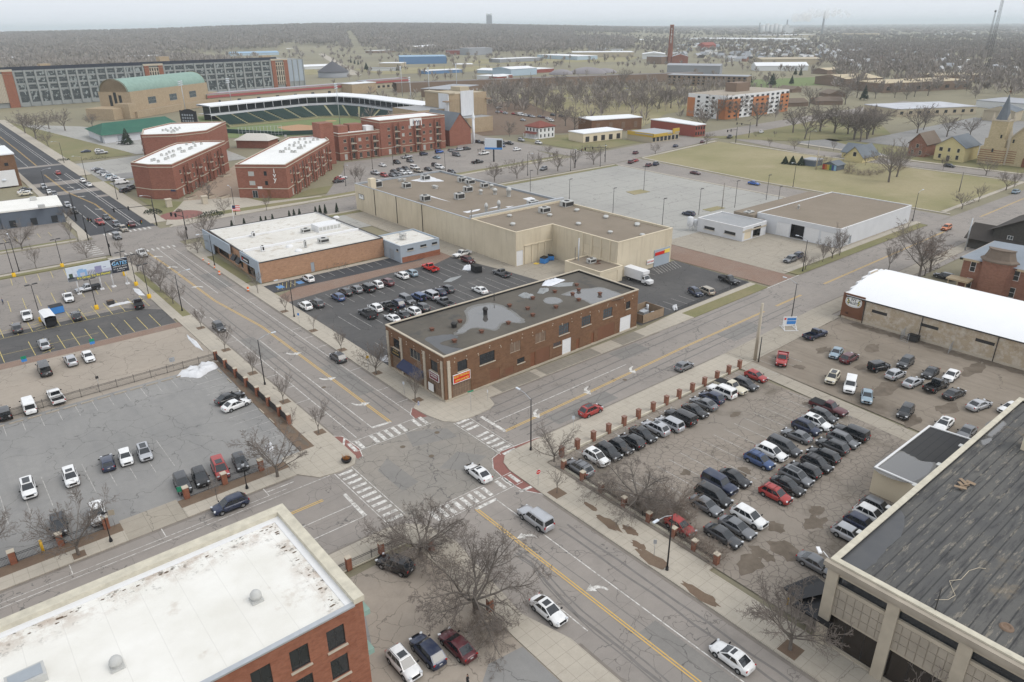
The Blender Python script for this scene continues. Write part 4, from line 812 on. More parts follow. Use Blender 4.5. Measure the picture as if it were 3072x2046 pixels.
for(x,y,sx,sy,sz) in((240,1290,3.2,3.2,2.2),(450,1295,2.4,2.4,1.7),(580,1240,2.6,2.6,1.7),(580,1385,2.6,2.4,1.8),(815,1372,2.8,2.2,1.9),(832,1255,2.4,2.4,1.7),(887,1268,2.8,2.4,1.6),(985,1292,2.2,2.0,1.5),(873,1322,2.6,2.2,1.8),(1318,1418,3.0,2.2,1.6),(1555,1425,3.6,2.6,1.8)):
 p=W(2,x,y,rz);ac(s1,p.x,p.y,rz,sx,sy,sz)
for(x,y,r,h) in((962,1340,.55,1.6),(1060,1340,.65,2.0),(1155,1355,.7,3.0),(1035,1300,.6,1.5),(1000,1470,.45,3.0),(1087,1455,.45,3.2)):p=W(2,x,y,rz);drum(s1,p.x,p.y,rz,r,h,m_hvac)
for(x,y) in((405,1250),(435,1250),(640,1295),(655,1300)):p=W(2,x,y,rz);vent(s1,p.x,p.y,rz,1.4,m_hvac)
b=MB();b.box(118.6,218,rz,120.6,220,rz+3.4);part(b,'chimney',[m_cream],s1)
for k,pts in enumerate((((480,1245),(610,1215),(710,1250),(560,1255)),((550,1340),(600,1345),(760,1395),(700,1380)),((840,1460),(960,1440),(950,1452),(870,1470)),((1130,1425),(1190,1420),(1150,1432)),((1250,1370),(1310,1358),(1340,1372),(1290,1382)),((1170,1455),(1390,1392),(1430,1400),(1250,1445)),((910,1500),(970,1480),(990,1490),(930,1502)),((1010,1440),(1085,1420),(1090,1430)))):
 q_=[W(2,x,y,rz) for x,y in pts];blanket('roof_snow',[m_snow],'thin patch of old snow on the brown roof of the cream store rear block','snow patch',q_,rz+.02,.05,k)['group']='old snow on the cream store roof'
b=MB()
for y in(186,201,215):b.box(117.86,y,0.3,118,y+.22,9.0)
part(b,'downpipe',[m_dkmetal],s1)
board(s1,'store_sign',(117.9,224.2,5.2),(0,-1,0),3.4,1.6,m_signwhite,m_black);text('STORE',.55,(117.8,224.2,5.5),(0,-1,0),(0,0,1),m_black,s1)
P=[(118,141.3),(131,141.3),(131,117.2),(152.2,117.2),(152.2,160.95),(118,160.95)]
def Sx(x0,x1,z0,z1,s):return(x0-131,x1-131,z0,z1,s)
s2=building('cream_store_front_block','cream store block with brown roof, notched corner and red and yellow entrance sign','store',P,9.4,m_stucco,m_stroof,{0:[(.2,2.5,.1,4.2,'roll')],1:[(141.3-129.2,141.3-127.1,4.3,6.6,'rollc'),(141.3-125.8,141.3-123.6,4.3,6.6,'rollc'),(141.3-122.7,141.3-120.4,4.4,6.6,'rollc')],2:[Sx(147.2,149.6,.1,2.5,'glassdoor')]},para=.5,pt=.35,cap=m_cream)
b=MB();b.box(118.3,160.95,8.9,154,162,10.0);part(b,'ridge_wall',[m_metal],s2)
for(x,y) in((1437,1490),(1625,1455),(1825,1500),(1635,1550),(2040,1552),(1183,1552),(1160,1495)):p=W(2,x,y,8.9);cap_(s2,p.x,p.y,8.9,.75,.7)
for(k,x,y) in(('k',1808,365),('k',2028,420),('k',1838,470),('k',1615,412),('k',1150,415),('k',2065,490),('k',1600,315)):p=W(k,x,y,8.9);cap_(s2,p.x,p.y,8.9,.7,.65)
p=W(2,1400,1465,8.9);ac(s2,p.x,p.y,8.9,3,2.2,1.6);
b=MB();
for y in(129.6,126.3,123.1,119.9):b.box(130.82,y-.25,.2,131,y+.25,9.25)
part(b,'pilaster',[m_cream],s2)
b=MB();b.box(145.2,117.0,.0,151.4,117.2,4.6);part(b,'entrance_surround',[m_bluegray],s2)
b=MB();b.box(145.4,116.86,3.1,149.1,117.0,3.9);b.mi=1;b.box(149.1,116.86,3.15,151.2,117.0,4.1);part(b,'entrance_sign',[m_redsign,m_yellow],s2)
b=MB();b.box(142.3,116.9,1.3,145,117.1,2.5);part(b,'banner',[m_signwhite],s2);text('NOW OPEN',.5,(143.65,116.86,1.9),(1,0,0),(0,0,1),m_redsign,s2,sx=.9)
b=MB()
for i in range(4):b.box(121+i*2.4,141.1,.1,121.25+i*2.4,141.3,5.2)
b.box(120.8,141.1,5.0,130.8,141.3,5.3);part(b,'infilled_bay',[m_cream],s2)
P=[(122.8,115.2),(130.9,115.2),(130.9,127.6),(122.8,127.6)]
s3=building('loading_annex','flat roofed cream loading annex in front of the store notch','annex',P,3.9,m_cream,m_stroof,{0:[(1.6,6.3,.1,3.2,'rollc')]},para=.25,pt=.3,cap=m_cream)
ac(s3,127.2,122.5,3.65,2.2,1.4,1.2);b=MB()
for i in range(6):b.obox((128.2+random.uniform(-.6,1.4),121.4+random.uniform(-.8,1.2),3.75+i*.03),random.uniform(.8,2),.3,.05,random.uniform(0,3))
part(b,'roof_scrap',[m_rust],s3)
for x,y,l in((124.0,128.6,'blue waste bin standing in the notch of the cream store'),(127.2,131.6,'blue waste bin farther inside the notch of the cream store')):
 pass
p=W(5,1400,245);dumpster(p.x,p.y,R(20),m_signblue,'blue waste bin with dark lid nearest the paved yard of the cream store',None,2.2,1.6,1.5);p=W(5,1445,225);dumpster(p.x,p.y,R(60),m_signblue,'smaller blue waste bin behind the first one at the cream store',None,1.7,1.4,1.3)
p=W(5,1345,252);b=MB()
for i in range(3):b.box(-.6,-.55+i*.45,0,.6,-.35+i*.45,.09)
for i in range(5):b.box(-.6+i*.27,-.6,.09,-.45+i*.27,.6,.13)
tag(b.build('pallet',[m_yellow],None,(p.x,p.y,.03),.3),'yellowish wooden pallet on the ground beside the blue waste bins','pallet')
# ---------------------------------------------------------------- single storey white roofed shop row
P=[(61.0,172.9),(96.4,172.9),(96.4,214),(62.2,214)]
def Wg(y0,y1,z0,z1,s):return(214-y1,214-y0,z0,z1,s)
wsx=building('shop_building','low white roofed shop with blue gray and brick street front','shop',P,5.3,m_oranb,m_gaproof,{3:[Wg(197,206,.3,3.0,'bronze'),Wg(189.2,191.2,.9,3.4,'bl'),Wg(185.6,187.4,.7,3.2,'bl'),Wg(176,182.5,.2,3.1,'bronze')],0:[(13.5,14.5,.1,2.6,'steel')]},para=.45,pt=.3,cap=m_dkmetal,inner=m_white)
b=MB();b.box(60.7,192.6,3.1,61.0,214,5.75);b.box(60.75,206.2,0,61.0,214,3.1);b.box(60.7,172.75,3.2,61.0,184.9,5.75);b.box(60.75,172.75,0,61.0,175.7,3.2);part(b,'painted_front',[m_bluegray],wsx)
b=MB();b.box(60.55,178.8,3.7,60.7,183.6,4.9);part(b,'shop_sign',[m_black],wsx);b=MB();b.box(60.5,179.4,4.1,60.56,182.2,4.35);b.mi=1;b.box(60.5,182.4,4.0,60.56,183.2,4.6);part(b,'sign_stripe',[m_signwhite,m_redsign],wsx)
for y0 in(188.8,185.3):
 b=MB();b.face([(60.98,y0,3.6),(60.98,y0+2.4,3.6),(60.0,y0+2.5,2.3),(60.0,y0-.1,2.3)][::-1]);b.face([(60.98,y0,3.6),(60.0,y0-.1,2.3),(60.98,y0,2.3)]);b.face([(60.98,y0+2.4,3.6),(60.98,y0+2.4,2.3),(60.0,y0+2.5,2.3)]);part(b,'awning',[m_black],wsx)
b=MB();b.box(62,186,4.85,96,186.8,5.4);b.box(62.4,200,4.85,96,200.6,5.3);part(b,'roof_ridge',[m_white],wsx)
for(k,x,y,sx,sy,sz) in((4,1750,68,.9,.9,1.5),(4,1815,165,.9,.9,1.5),(4,2232,105,2.6,2,1.3),(4,2110,35,2.4,1.8,1.2),(4,2108,140,.6,.6,1.9)):p=W(k,x,y,4.85);ac(wsx,p.x,p.y,4.85,sx,sy,sz,m_white if sx<1 and sx>.7 else None)
for(k,x,y) in((4,1998,135),(4,2060,165),('m',20,645)):p=W(k,x,y,4.85);b=MB();b.smooth=True;b.lathe([(1.0,0),(.95,.3),(.7,.55),(.001,.7)],(p.x,p.y,4.85),14);part(b,'skylight_dome',[m_white],wsx)
b=MB();b.box(86,191,4.85,93,196,6.6);b.mi=1
for i in range(6):b.box(86.2+i*1.15,190.97,5.3,87.1+i*1.15,191.0,6.3)
part(b,'roof_monitor',[m_white,m_hvac],wsx)
P=[(96.5,164.2),(109.2,164.2),(109.2,177.6),(96.5,177.6)]
gx=building('block_annex','gray painted block annex with white roof behind the parking lot','annex',P,4.7,m_bluegray,m_gaproof,{3:[(7.6,9.9,.1,2.9,'gray'),(3.2,4.6,2.2,2.9,'oldd'),(11.2,12.4,3.0,3.6,'oldd')],0:[(2.2,4.2,3.0,3.6,'oldd'),(6.4,8.4,3.2,3.8,'oldd'),(10.2,12.0,3.2,3.8,'oldd')]},para=.3,pt=.3,cap=m_bluegray)
b=MB();b.box(96.9,164.1,0,109.25,164.2,1.5);part(b,'brick_base',[m_redb],gx)
p=W(5,425,85,4.4);b=MB()
for s in((-.6,-.6),(.6,-.6),(.6,.6),(-.6,.6)):b.box(p.x+s[0]-.05,p.y+s[1]-.05,4.4,p.x+s[0]+.05,p.y+s[1]+.05,6.2)
b.box(p.x-.7,p.y-.7,4.9,p.x+.7,p.y+.7,5.5);b.box(p.x-.8,p.y-.8,6.0,p.x+.8,p.y+.8,6.3);part(b,'roof_unit',[m_hvac],gx)
# ---------------------------------------------------------------- white repair garage
P=[(183.8,116.1),(196,116.1),(196,132.3),(183.8,132.3)]
ga=building('garage_office','low white garage office with gray flat roof and slot windows','garage',P,4.2,m_whitewall,m_grayroof,{3:[Wf(125.9,129.7,1.3,2.2,'oldd',132.3),Wf(118.5,122.4,1.3,2.2,'oldd',132.3)],0:[(1.,4.4,.3,3.3,'rollc'),(5.4,9.4,.1,3.4,'open')]},para=.2,pt=.25,cap=m_white)
p=W('l',540,190,4.0);ac(ga,p.x,p.y,4.0,3,2,1.4)
b=MB();b.box(183.7,116,2.6,196,116.1,3.1);part(b,'fascia',[m_conc],ga)
P=[(198.2,94.2),(243,94.2),(243,121),(198.2,121)]
gb=building('garage_hall','white garage hall with brown flat roof and three roller doors','garage',P,5.6,m_whitewall,m_stroof,{3:[Wf(109.6,114,.2,4.0,'roll',121),Wf(105,109.3,.1,4.2,'open',121),Wf(100.4,104.8,.2,4.2,'roll',121),Wf(95.6,99.8,.2,4.0,'roll',121)],0:[(6,7.2,.1,2.4,'steel')]},para=.2,pt=.25,cap=m_white)
p=W('l',868,145,5.5);drum(gb,p.x,p.y,5.4,.3,1.4,m_hvac)
b=MB();b.box(196.2,121.05,3.9,240,128,5.0);b.box(196.3,118,0,198,128,3.9);part(b,'rear_lean_to',[m_stroof],gb)
for(dx,dy,r,h,l) in((0,0,.95,4.2,'tall white hopper tank on legs beside the white garage office'),(1.9,-.6,.7,3.2,'short white hopper tank beside the taller one at the garage office')):
 p=W('l',150,290);t=thing('hopper_tank',l,'tank',(p.x+dx,p.y+dy,0));b=MB();b.smooth=True;b.lathe([(.15,.9),(r,1.7),(r,h),(r*.6,h+.25),(.001,h+.3)],(0,0,0),16);b.build('vessel',[m_whitewall],t);b=MB()
 for i in range(4):a=i*1.57+.7;b.tube((r*.9*math.cos(a),r*.9*math.sin(a),0),(r*.95*math.cos(a),r*.95*math.sin(a),1.8),.05,n=5)
 b.build('leg_frame',[m_whitewall],t)
# ---------------------------------------------------------------- mansion and dark timber house
def hip(b,x0,y0,x1,y1,z,h,ov=.5):
 x0-=ov;y0-=ov;x1+=ov;y1+=ov;w_=x1-x0;d_=y1-y0
 if w_>d_:a=((x0+d_/2),(y0+y1)/2,z+h);c=((x1-d_/2),(y0+y1)/2,z+h);F=[[(x0,y0,z),(x1,y0,z),c,a],[(x1,y0,z),(x1,y1,z),c],[(x1,y1,z),(x0,y1,z),a,c],[(x0,y1,z),(x0,y0,z),a]]
 else:a=((x0+x1)/2,y0+w_/2,z+h);c=((x0+x1)/2,y1-w_/2,z+h);F=[[(x0,y0,z),(x1,y0,z),a],[(x1,y0,z),(x1,y1,z),c,a],[(x1,y1,z),(x0,y1,z),c],[(x0,y1,z),(x0,y0,z),a,c]]
 for f in F:b.face(f)
 b.face([(x0,y1,z),(x1,y1,z),(x1,y0,z),(x0,y0,z)])
def gable(b,x0,y0,x1,y1,z,h,ax=0,ov=.5,wi=1,ri=0):
 # ridge along axis ax; adds roof (slot ri) and gable walls (slot wi)
 if ax==0:
  m=(y0+y1)/2;X0,X1=x0-ov,x1+ov;Y0,Y1=y0-ov,y1+ov;e=z-h*ov/((y1-y0)/2)
  b.mi=ri
  for t in(0,.18):
   f1=[(X0,Y0,e+t),(X1,Y0,e+t),(X1,m,z+h+t),(X0,m,z+h+t)];f2=[(X1,Y1,e+t),(X0,Y1,e+t),(X0,m,z+h+t),(X1,m,z+h+t)]
   b.face(f1 if t else f1[::-1]);b.face(f2 if t else f2[::-1])
  for X in(X0,X1):b.face([(X,Y0,e),(X,Y0,e+.18),(X,m,z+h+.18),(X,m,z+h)]);b.face([(X,Y1,e),(X,Y1,e+.18),(X,m,z+h+.18),(X,m,z+h)])
  for Y in(Y0,Y1):b.face([(X0,Y,e),(X1,Y,e),(X1,Y,e+.18),(X0,Y,e+.18)])
  b.mi=wi;b.face([(x0,y1,z),(x0,y0,z),(x0,m,z+h)]);b.face([(x1,y0,z),(x1,y1,z),(x1,m,z+h)])
 else:
  n=len(b.v);gable(b,y0,x0,y1,x1,z,h,0,ov,wi,ri)
  for i in range(n,len(b.v)):x,y,zz=b.v[i];b.v[i]=(y,x,zz)
m_mans=brick_mat('mansion_brick',(.30,.135,.09),(.34,.17,.115),(.4,.3,.25),stain=.25)
m_mroof=roof_mat('gray_tin_roof',(.30,.33,.37),(.25,.28,.31));m_buff=plain('buff_trim',(.48,.38,.25),.8)
P=[(186,18),(206,18),(206,58),(186,58)]
ops=[]
for y in(55.8,46.8,42.2,37.4,31.8,26.2,21):ops+=[Wf(y-.6,y+.6,5.2,7.6,'house',58),Wf(y-.6,y+.6,1.2,3.6,'house',58)]
ma=building('mansion','large old red brick mansion with gray metal roof and rounded tower bay','mansion',P,8.2,m_mans,m_mroof,{3:ops,2:[(u,u+1.2,z,z+2.3,'house') for u in(3,8,13,17) for z in(1.2,5.2)]},para=0)
b=MB();hip(b,186,18,206,58,8.2,2.8,.8);part(b,'hipped_roof',[m_mroof],ma)
b=MB();b.prism([(185.1,49),(186,48),(186,54),(185.1,53)],0,0.1);
bay=[(186.2,47.2),(184.4,48.2),(183.7,50.0),(183.7,51.6),(184.4,53.4),(186.2,54.4)][::-1]
b=MB();b.prism(bay,0,8.9);part(b,'tower_bay',[m_mans],ma)
for i in range(1,4):
 a,c=Vector(bay[i]),Vector(bay[i+1]);
 for z in(1.2,5.0):opening(ma,tuple(a),tuple(c),((c-a).length/2-.45,(c-a).length/2+.45,z,z+2.4,'house')) if True else 0
b=MB();rows=[]
for k,z in((1.12,8.9),(1.12,9.2),(.92,9.6),(.80,10.6),(.74,11.5),(.8,11.6),(.8,11.8)):rows.append([(186.4+(x-186.4)*k,50.8+(y-50.8)*k,z) for x,y in bay])
b.smooth=False;b.grid([r[::-1] for r in rows],False);b.face([p for p in rows[-1]]);part(b,'mansard_cap',[m_brshingle],ma)
b=MB();b.box(184.6,50.3,9.6,185.2,51.4,11.2);b.mi=1;b.box(184.55,50.5,9.8,184.6,51.2,10.8);part(b,'dormer',[m_buff,m_glass],ma)
b=MB();b.box(185.3,17.3,7.7,186,46.8,8.25);b.box(185.3,54.5,7.7,186,58.7,8.25);b.box(185.3,58,7.7,206,58.7,8.25)
for i in range(20):b.box(185.4,18+i*1.4,7.3,186,18.3+i*1.4,7.7)
part(b,'bracketed_cornice',[m_buff],ma)
b=MB();b.box(183.0,55.2,0.2,186,59.6,.4);b.box(182.8,55,3.1,186,59.8,3.5)
for x,y in((183.2,55.5),(183.2,59.3),(183.2,57.3)):b.tube((x,y,.4),(x,y,3.1),.14)
part(b,'porch',[m_buff],ma)
m_dkshake=plain('dark_shingle_siding',(.075,.07,.062),.95,var=.3,scale=2);m_dkroof=roof_mat('dark_shingle_roof',(.06,.052,.046),(.08,.07,.062))
dh=thing('dark_timber_house','dark shingled house with steep gable and white sash windows behind mansion','house',(236,52,0))
b=MB();q0=(227.6,41.0);
facade(b,(227.6,65.5),(227.6,41),0,6.4,[(3.6,5.0,3.2,5.2,'s'),(8.4,9.8,3.0,5.0,'s'),(14,15.4,3.2,5.2,'s'),(19,20.4,3.2,5.2,'s'),(6,7.4,.6,2.3,'s')]);facade(b,(227.6,41),(250,41),0,6.4,[]);facade(b,(250,65.5),(227.6,65.5),0,6.4,[(4,5.4,3.2,5.2,'s'),(12,13.4,3.2,5.2,'s')])
part(b,'wall',[m_dkshake],dh)
for o in((3.6,5.0,3.2,5.2,'sash'),(8.4,9.8,3.0,5.0,'sash'),(14,15.4,3.2,5.2,'sash'),(19,20.4,3.2,5.2,'sash')):opening(dh,(227.6,65.5),(227.6,41),o)
b=MB();gable(b,227.6,41,250,65.5,6.4,6.6,0,1.2);part(b,'roof',[m_dkroof,m_dkshake],dh)
b=MB();gable(b,226.6,56,236,71,3.2,3.0,1,.8);b.mi=1;b.box(226.8,65.5,0,235.8,71,3.2);part(b,'side_wing',[m_dkroof,m_dkshake],dh)
b=MB();b.box(227.5,51.4,8.2,227.65,55.2,9.3);b.mi=1
for i in range(3):b.box(227.42,51.6+i*1.2,8.35,227.5,52.5+i*1.2,9.15)
part(b,'attic_window',[m_white,m_glassb],dh)
# ---------------------------------------------------------------- apartment blocks ("ivy") and neighbours
def apt(name,label,poly,h,edges,base=3.6,storeys=3,roof=None,balc=True,pent=None):
 ops={}
 for e,(bay,off) in edges.items():
  L=(Vector(poly[(e+1)%len(poly)])-Vector(poly[e])).length;n=int((L-2*off)/bay);lst=[]
  for i in range(n):
   u=off+bay*(i+.5)+(L-2*off-n*bay)/2
   for s in range(storeys):
    z=base+.9+(s-1)*3.4 if s else .4
    if i%3==1:lst.append((u-.9,u+.9,z,z+2.3 if s else 3.0,'apt'))
    else:lst.append((u-.75,u+.75,z+.4 if s else .4,z+1.9 if s else 2.9,'apt' if(i*7+s*3)%5 else 'aptb'))
  ops[e]=lst
 r=building(name,label,'apartment block',poly,h,m_ivyb,roof or m_ivyroof,ops,para=.5,pt=.35,cap=m_stone)
 b=MB()
 for e in range(len(poly)):
  p=Vector(poly[e]);q=Vector(poly[(e+1)%len(poly)]);d=(q-p).normalized();n=Vector((d.y,-d.x));c=(p+q)/2+n*.04
  for z in(base-.05,h-1.1):b.obox((c.x,c.y,z),(q-p).length+.1,.16,.28,math.atan2(d.y,d.x))
 part(b,'stone_band',[m_stone],r)
 if balc:
  for e,(bay,off) in edges.items():
   p=Vector(poly[e]);q=Vector(poly[(e+1)%len(poly)]);L=(q-p).length;d=(q-p)/L;n=Vector((d.y,-d.x));k=int((L-2*off)/bay)
   if k<4:continue
   for i in range(1,k,3):
    u=off+bay*(i+.5)+(L-2*off-k*bay)/2;b=MB();a=math.atan2(d.y,d.x)
    for s in range(1,storeys):
     z=base+.6+(s-1)*3.4;c=p+d*u+n*.8;b.mi=0;b.obox((c.x,c.y,z),3.0,1.6,.28,a);b.mi=1
     c2=p+d*u+n*1.55;b.obox((c2.x,c2.y,z+1.15),3.0,.06,.06,a)
     for t in range(9):c3=p+d*(u-1.45+t*.3625)+n*1.55;b.obox((c3.x,c3.y,z+.65),.04,.04,1.0,a)
     for sgn in(-1.47,1.47):c4=p+d*(u+sgn)+n*.8;b.obox((c4.x,c4.y,z+1.15),.06,1.5,.06,a)
    b.mi=2
    for sgn in(-1.6,1.6):c5=p+d*(u+sgn)+n*.9;b.obox((c5.x,c5.y,(h-1.6)/2),.5,.5,h-1.6,a)
    part(b,'balcony_stack',[m_stone,m_dkmetal,m_ivyb],r)
 return r
def cubes(root,pts,z,n=1):
 for(k,x,y) in pts:
  p=W(k,x,y,z);b=MB();b.obox((p.x,p.y,z+.45),.85,.85,.9,random.uniform(0,1.5));b.mi=1;b.obox((p.x,p.y,z+.92),.6,.6,.06);part(b,'roof_unit',[m_hvac,m_black],root)
PA=[(65.0,303.5),(68.6,294.5),(75.4,288.5),(111.8,335.2),(104.5,342),(93.6,343.6),(88,337)]
ia=apt('apartment_block','angular red brick apartment block with white roof, left of the paved court',PA,12.9,{2:(4.2,3)})
cubes(ia,[('j',x,y) for x,y in((1490,275),(1515,268),(1555,285),(1585,222),(1635,215),(1625,262),(1650,250),(1660,195),(1700,185),(1690,235),(1710,225),(1750,165),(1770,157),(1785,190),(1810,185),(1830,115),(1860,160),(1880,150),(1900,105),(1915,130),(1975,110))],12.4)
for o in((3.5,4.3,5,6.4,'slit'),(3.5,4.3,8.6,10,'slit')):opening(ia,PA[1],PA[2],o) if False else 0
b=MB();board(ia,'wall_sign',(74.4,289.25,3.2),(.75,-.66,0),1.8,.7,m_navy)
PB=[(93.8,274.8),(107.6,261.6),(149,309),(154.8,327.0),(138.6,329.0)]
ib=apt('apartment_block','red brick apartment block with white vertical lettering on its end wall',PB,12.5,{1:(4.0,3)})
for o in((4.6,6.8,8.2,9.9,'blind'),(4.6,6.8,4.8,6.4,'blind'),(10.6,11.7,8.4,10,'slit'),(10.6,11.7,4.9,6.4,'slit'),(5.2,7.2,.1,2.8,'glassdoor'),(11,12.2,.1,3,'door')):
 pp,qq=Vector(PB[0]),Vector(PB[1]);n=Vector(((qq-pp).normalized().y,-(qq-pp).normalized().x))*.17;opening(ib,tuple(pp+n),tuple(qq+n),o)
d=(Vector(PB[1])-Vector(PB[0])).normalized();nn=Vector((d.y,-d.x))
for i,ch in enumerate('ivy'):c=Vector(PB[0])+d*14.6+nn*.12;text(ch,2.5,(c.x,c.y,10.1-i*1.55),(d.x,d.y,0),(0,0,1),m_signwhite,ib,ext=.06)
c=Vector(PB[0])+d*8.4+nn*.12;b=MB();b.obox((c.x,c.y,4.2-.3),1.7,.12,.9,math.atan2(d.y,d.x));part(b,'wall_sign',[m_signwhite],ib)
cubes(ib,[('G',x,y) for x,y in((1185,1000),(1225,1000),(1250,965),(1295,965),(1300,920),(1355,925),(1330,1000),(1370,1000),(1365,890),(1415,885),(1430,845),(1490,840),(1505,885),(1560,880),(1600,850),(1655,845),(1440,925),(1490,930),(1410,955),(1450,955),(1245,800))],12.0)
PC=[(160.6,322.9),(221.6,322.9),(221.6,340.5),(160.6,340.5)]
ic=apt('apartment_block','long red brick apartment block with white ivy sign facing the car park',[(160.6,322.9),(183,322.9),(183,338),(160.6,338)],12.6,{0:(4.0,1)})
ic2=apt('apartment_block','taller red brick end of the apartment row carrying the white ivy sign',[(183,322.6),(221.6,322.6),(221.6,341),(183,341)],16.9,{0:(4.1,1.5)},storeys=4)
board(ic2,'name_sign',(203.8,322.5,14.6),(1,0,0),7.0,3.6,m_signwhite,None,.2);text('ivy',3.2,(203.8,322.36,14.8),(1,0,0),(0,0,1),m_navy,ic2,sx=1.1)
b=MB();b.box(149.5,318,0,156,326,18.5);tag(b.build('stair_tower',[m_ivyb]),'square red brick stair tower between two apartment blocks','tower')
for x,y,w_ in((166,331,5),(174,333,7),(180,330,4)):b=MB();b.box(x-w_/2,y-3,12.1,x+w_/2,y+3,15.4 if w_>4 else 14.2);part(b,'penthouse',[m_ivyb if w_>4.5 else m_white],ic)
PD=[(88,377),(101,369.5),(116,372),(136,402),(112,415),(94,398)]
idd=apt('apartment_block','red brick apartment block behind the white roofed angular one',PD,13.6,{4:(4,2),5:(4,2)})
cubes(idd,[(1,x,y) for x,y in((1125,905),(1145,900),(1160,908),(1180,890),(1195,905),(1210,890),(1225,900),(1240,888),(1185,915),(1205,912))],13.1)
# clubhouse with pale hip roof
cl=thing('pavilion','low brick pavilion with pale gray pitched roof beside the ball field','pavilion',(146,388,0))
b=MB();P=[(138.5,398),(150.5,384.5),(159,392),(147,405.5)];
for i in range(4):facade(b,P[i],P[(i+1)%4],0,4,[])
part(b,'wall',[m_ivyb],cl);b=MB();r_=pl_off(P,-1.0);a=[((P[0][0]+P[3][0])/2+2.5,(P[0][1]+P[3][1])/2-2.8,7),((P[1][0]+P[2][0])/2-2.5,(P[1][1]+P[2][1])/2+2.8,7)]
R3=[(x,y,4) for x,y in r_];b.face([R3[0],R3[1],a[1],a[0]]);b.face([R3[1],R3[2],a[1]]);b.face([R3[2],R3[3],a[0],a[1]]);b.face([R3[3],R3[0],a[0]]);b.face(R3[::-1]);part(b,'roof',[plain('pale_roof',(.55,.53,.48),.8)],cl)
b=MB();q0,q1=W('G',670,830,0),W('G',1210,800,0)
for i in range(13):v=q0.lerp(q1,i/12);b.tube((v.x,v.y,0),(v.x,v.y,6.5),.09,n=5)
for z in(6.4,4,2):b.tube((q0.x,q0.y,z),(q1.x,q1.y,z),.06,n=5)
tag(b.build('netting_frame',[m_metal]),'tall steel netting frame behind the pale roofed pavilion','frame')
# green roofed market hall, station with barrel roof
gs=thing('market_hall','long white market hall under dark green metal roof','hall',(100,485,0));b=MB();
A,Bb=Vector((88.6,503)),Vector((88.9,464.8));P=[(88.9,464.8),(133,470),(126,520),(88.6,503)]
for i in range(4):facade(b,P[i],P[(i+1)%4],0,4.6,[])
part(b,'wall',[m_whitewall],gs);b=MB();r_=[(x,y,4.5) for x,y in pl_off(P,-1.6)];e0=((r_[0][0]+r_[3][0])/2+6,(r_[0][1]+r_[3][1])/2,9.0);e1=((r_[1][0]+r_[2][0])/2,(r_[1][1]+r_[2][1])/2,9.0)
b.face([r_[0],r_[1],e1,e0]);b.face([r_[1],r_[2],e1]);b.face([r_[2],r_[3],e0,e1]);b.face([r_[3],r_[0],e0]);b.face(r_[::-1]);part(b,'roof',[m_greenroof],gs)
b=MB();b.box(88.5,470,.1,88.8,474,3.2);b.box(96,465.2,.1,101,465.6,3.4);part(b,'roller_door',[m_gray],gs)
st=thing('barrel_roof_station','tan brick station hall with green copper barrel roof','station',(170,620,0))
A=Vector((136,592));B2=Vector((209.5,650));d=(B2-A).normalized();n=Vector((-d.y,d.x));L=(B2-A).length;wd=26
def Q(u,v):p=A+d*u+n*v;return(p.x,p.y)
b=MB();P=[Q(0,0),Q(L,0),Q(L,wd),Q(0,wd)];wins=[(u,u+9,7.6,12.4,'fac') for u in(18,43,68)]
facade(b,P[0],P[1],0,17.5,wins,.3);facade(b,P[1],P[2],0,17.5,[]);facade(b,P[3],P[0],0,17.5,[(8,10.5,5,15,'x'),(12,14.5,5,17,'x'),(16,18.5,5,15,'x')],.3)
part(b,'wall',[m_tanb],st)
for o in wins:opening(st,P[0],P[1],o)
for o in((8,10.5,5,15,'oldd'),(12,14.5,5,17,'oldd'),(16,18.5,5,15,'oldd')):opening(st,P[3],P[0],o)
b=MB();rows=[];
for u in(-.5,L/4,L/2,3*L/4,L+.5):
 row=[]
 for i in range(17):t=math.pi*i/16;x=wd/2-(wd/2-1.5)*math.cos(t);q_=Q(u,x);row.append((q_[0],q_[1],17.3+8.5*math.sin(t)))
 rows.append(row)
b.grid(rows);part(b,'barrel_roof',[m_copper],st)
b=MB()
for u in(.0,L):
 pts=[]
 for i in range(17):t=math.pi*i/16;x=wd/2-(wd/2-1.0)*math.cos(t);q_=Q(u,x);pts.append((q_[0],q_[1],17.3+8.9*math.sin(t)))
 b.face(pts if u>0 else pts[::-1])
 b.face(pts[::-1] if u>0 else pts)
part(b,'arched_gable',[m_tanb],st)
for(u0,u1,v0,v1,hh) in((-18,0,2,24,7.5),(-9,0,-4,8,10),(L,L+16,2,24,9),(-4,L+4,-6,0,4.5)):
 b=MB();P=[Q(u0,v0),Q(u1,v0),Q(u1,v1),Q(u0,v1)];b.prism(P,0,hh);part(b,'side_wing',[m_tanb],st)
 for u in[u0+3+i*4 for i in range(max(0,int((u1-u0-3)/4)))] if u1-u0<30 else[]:
  dn=Vector((d.y,-d.x))*.05;opening(st,(Vector(Q(u0,v0))+dn)[:],(Vector(Q(u1,v0))+dn)[:],(u-u0-.8,u-u0+.8,2,4.2,'slit'))
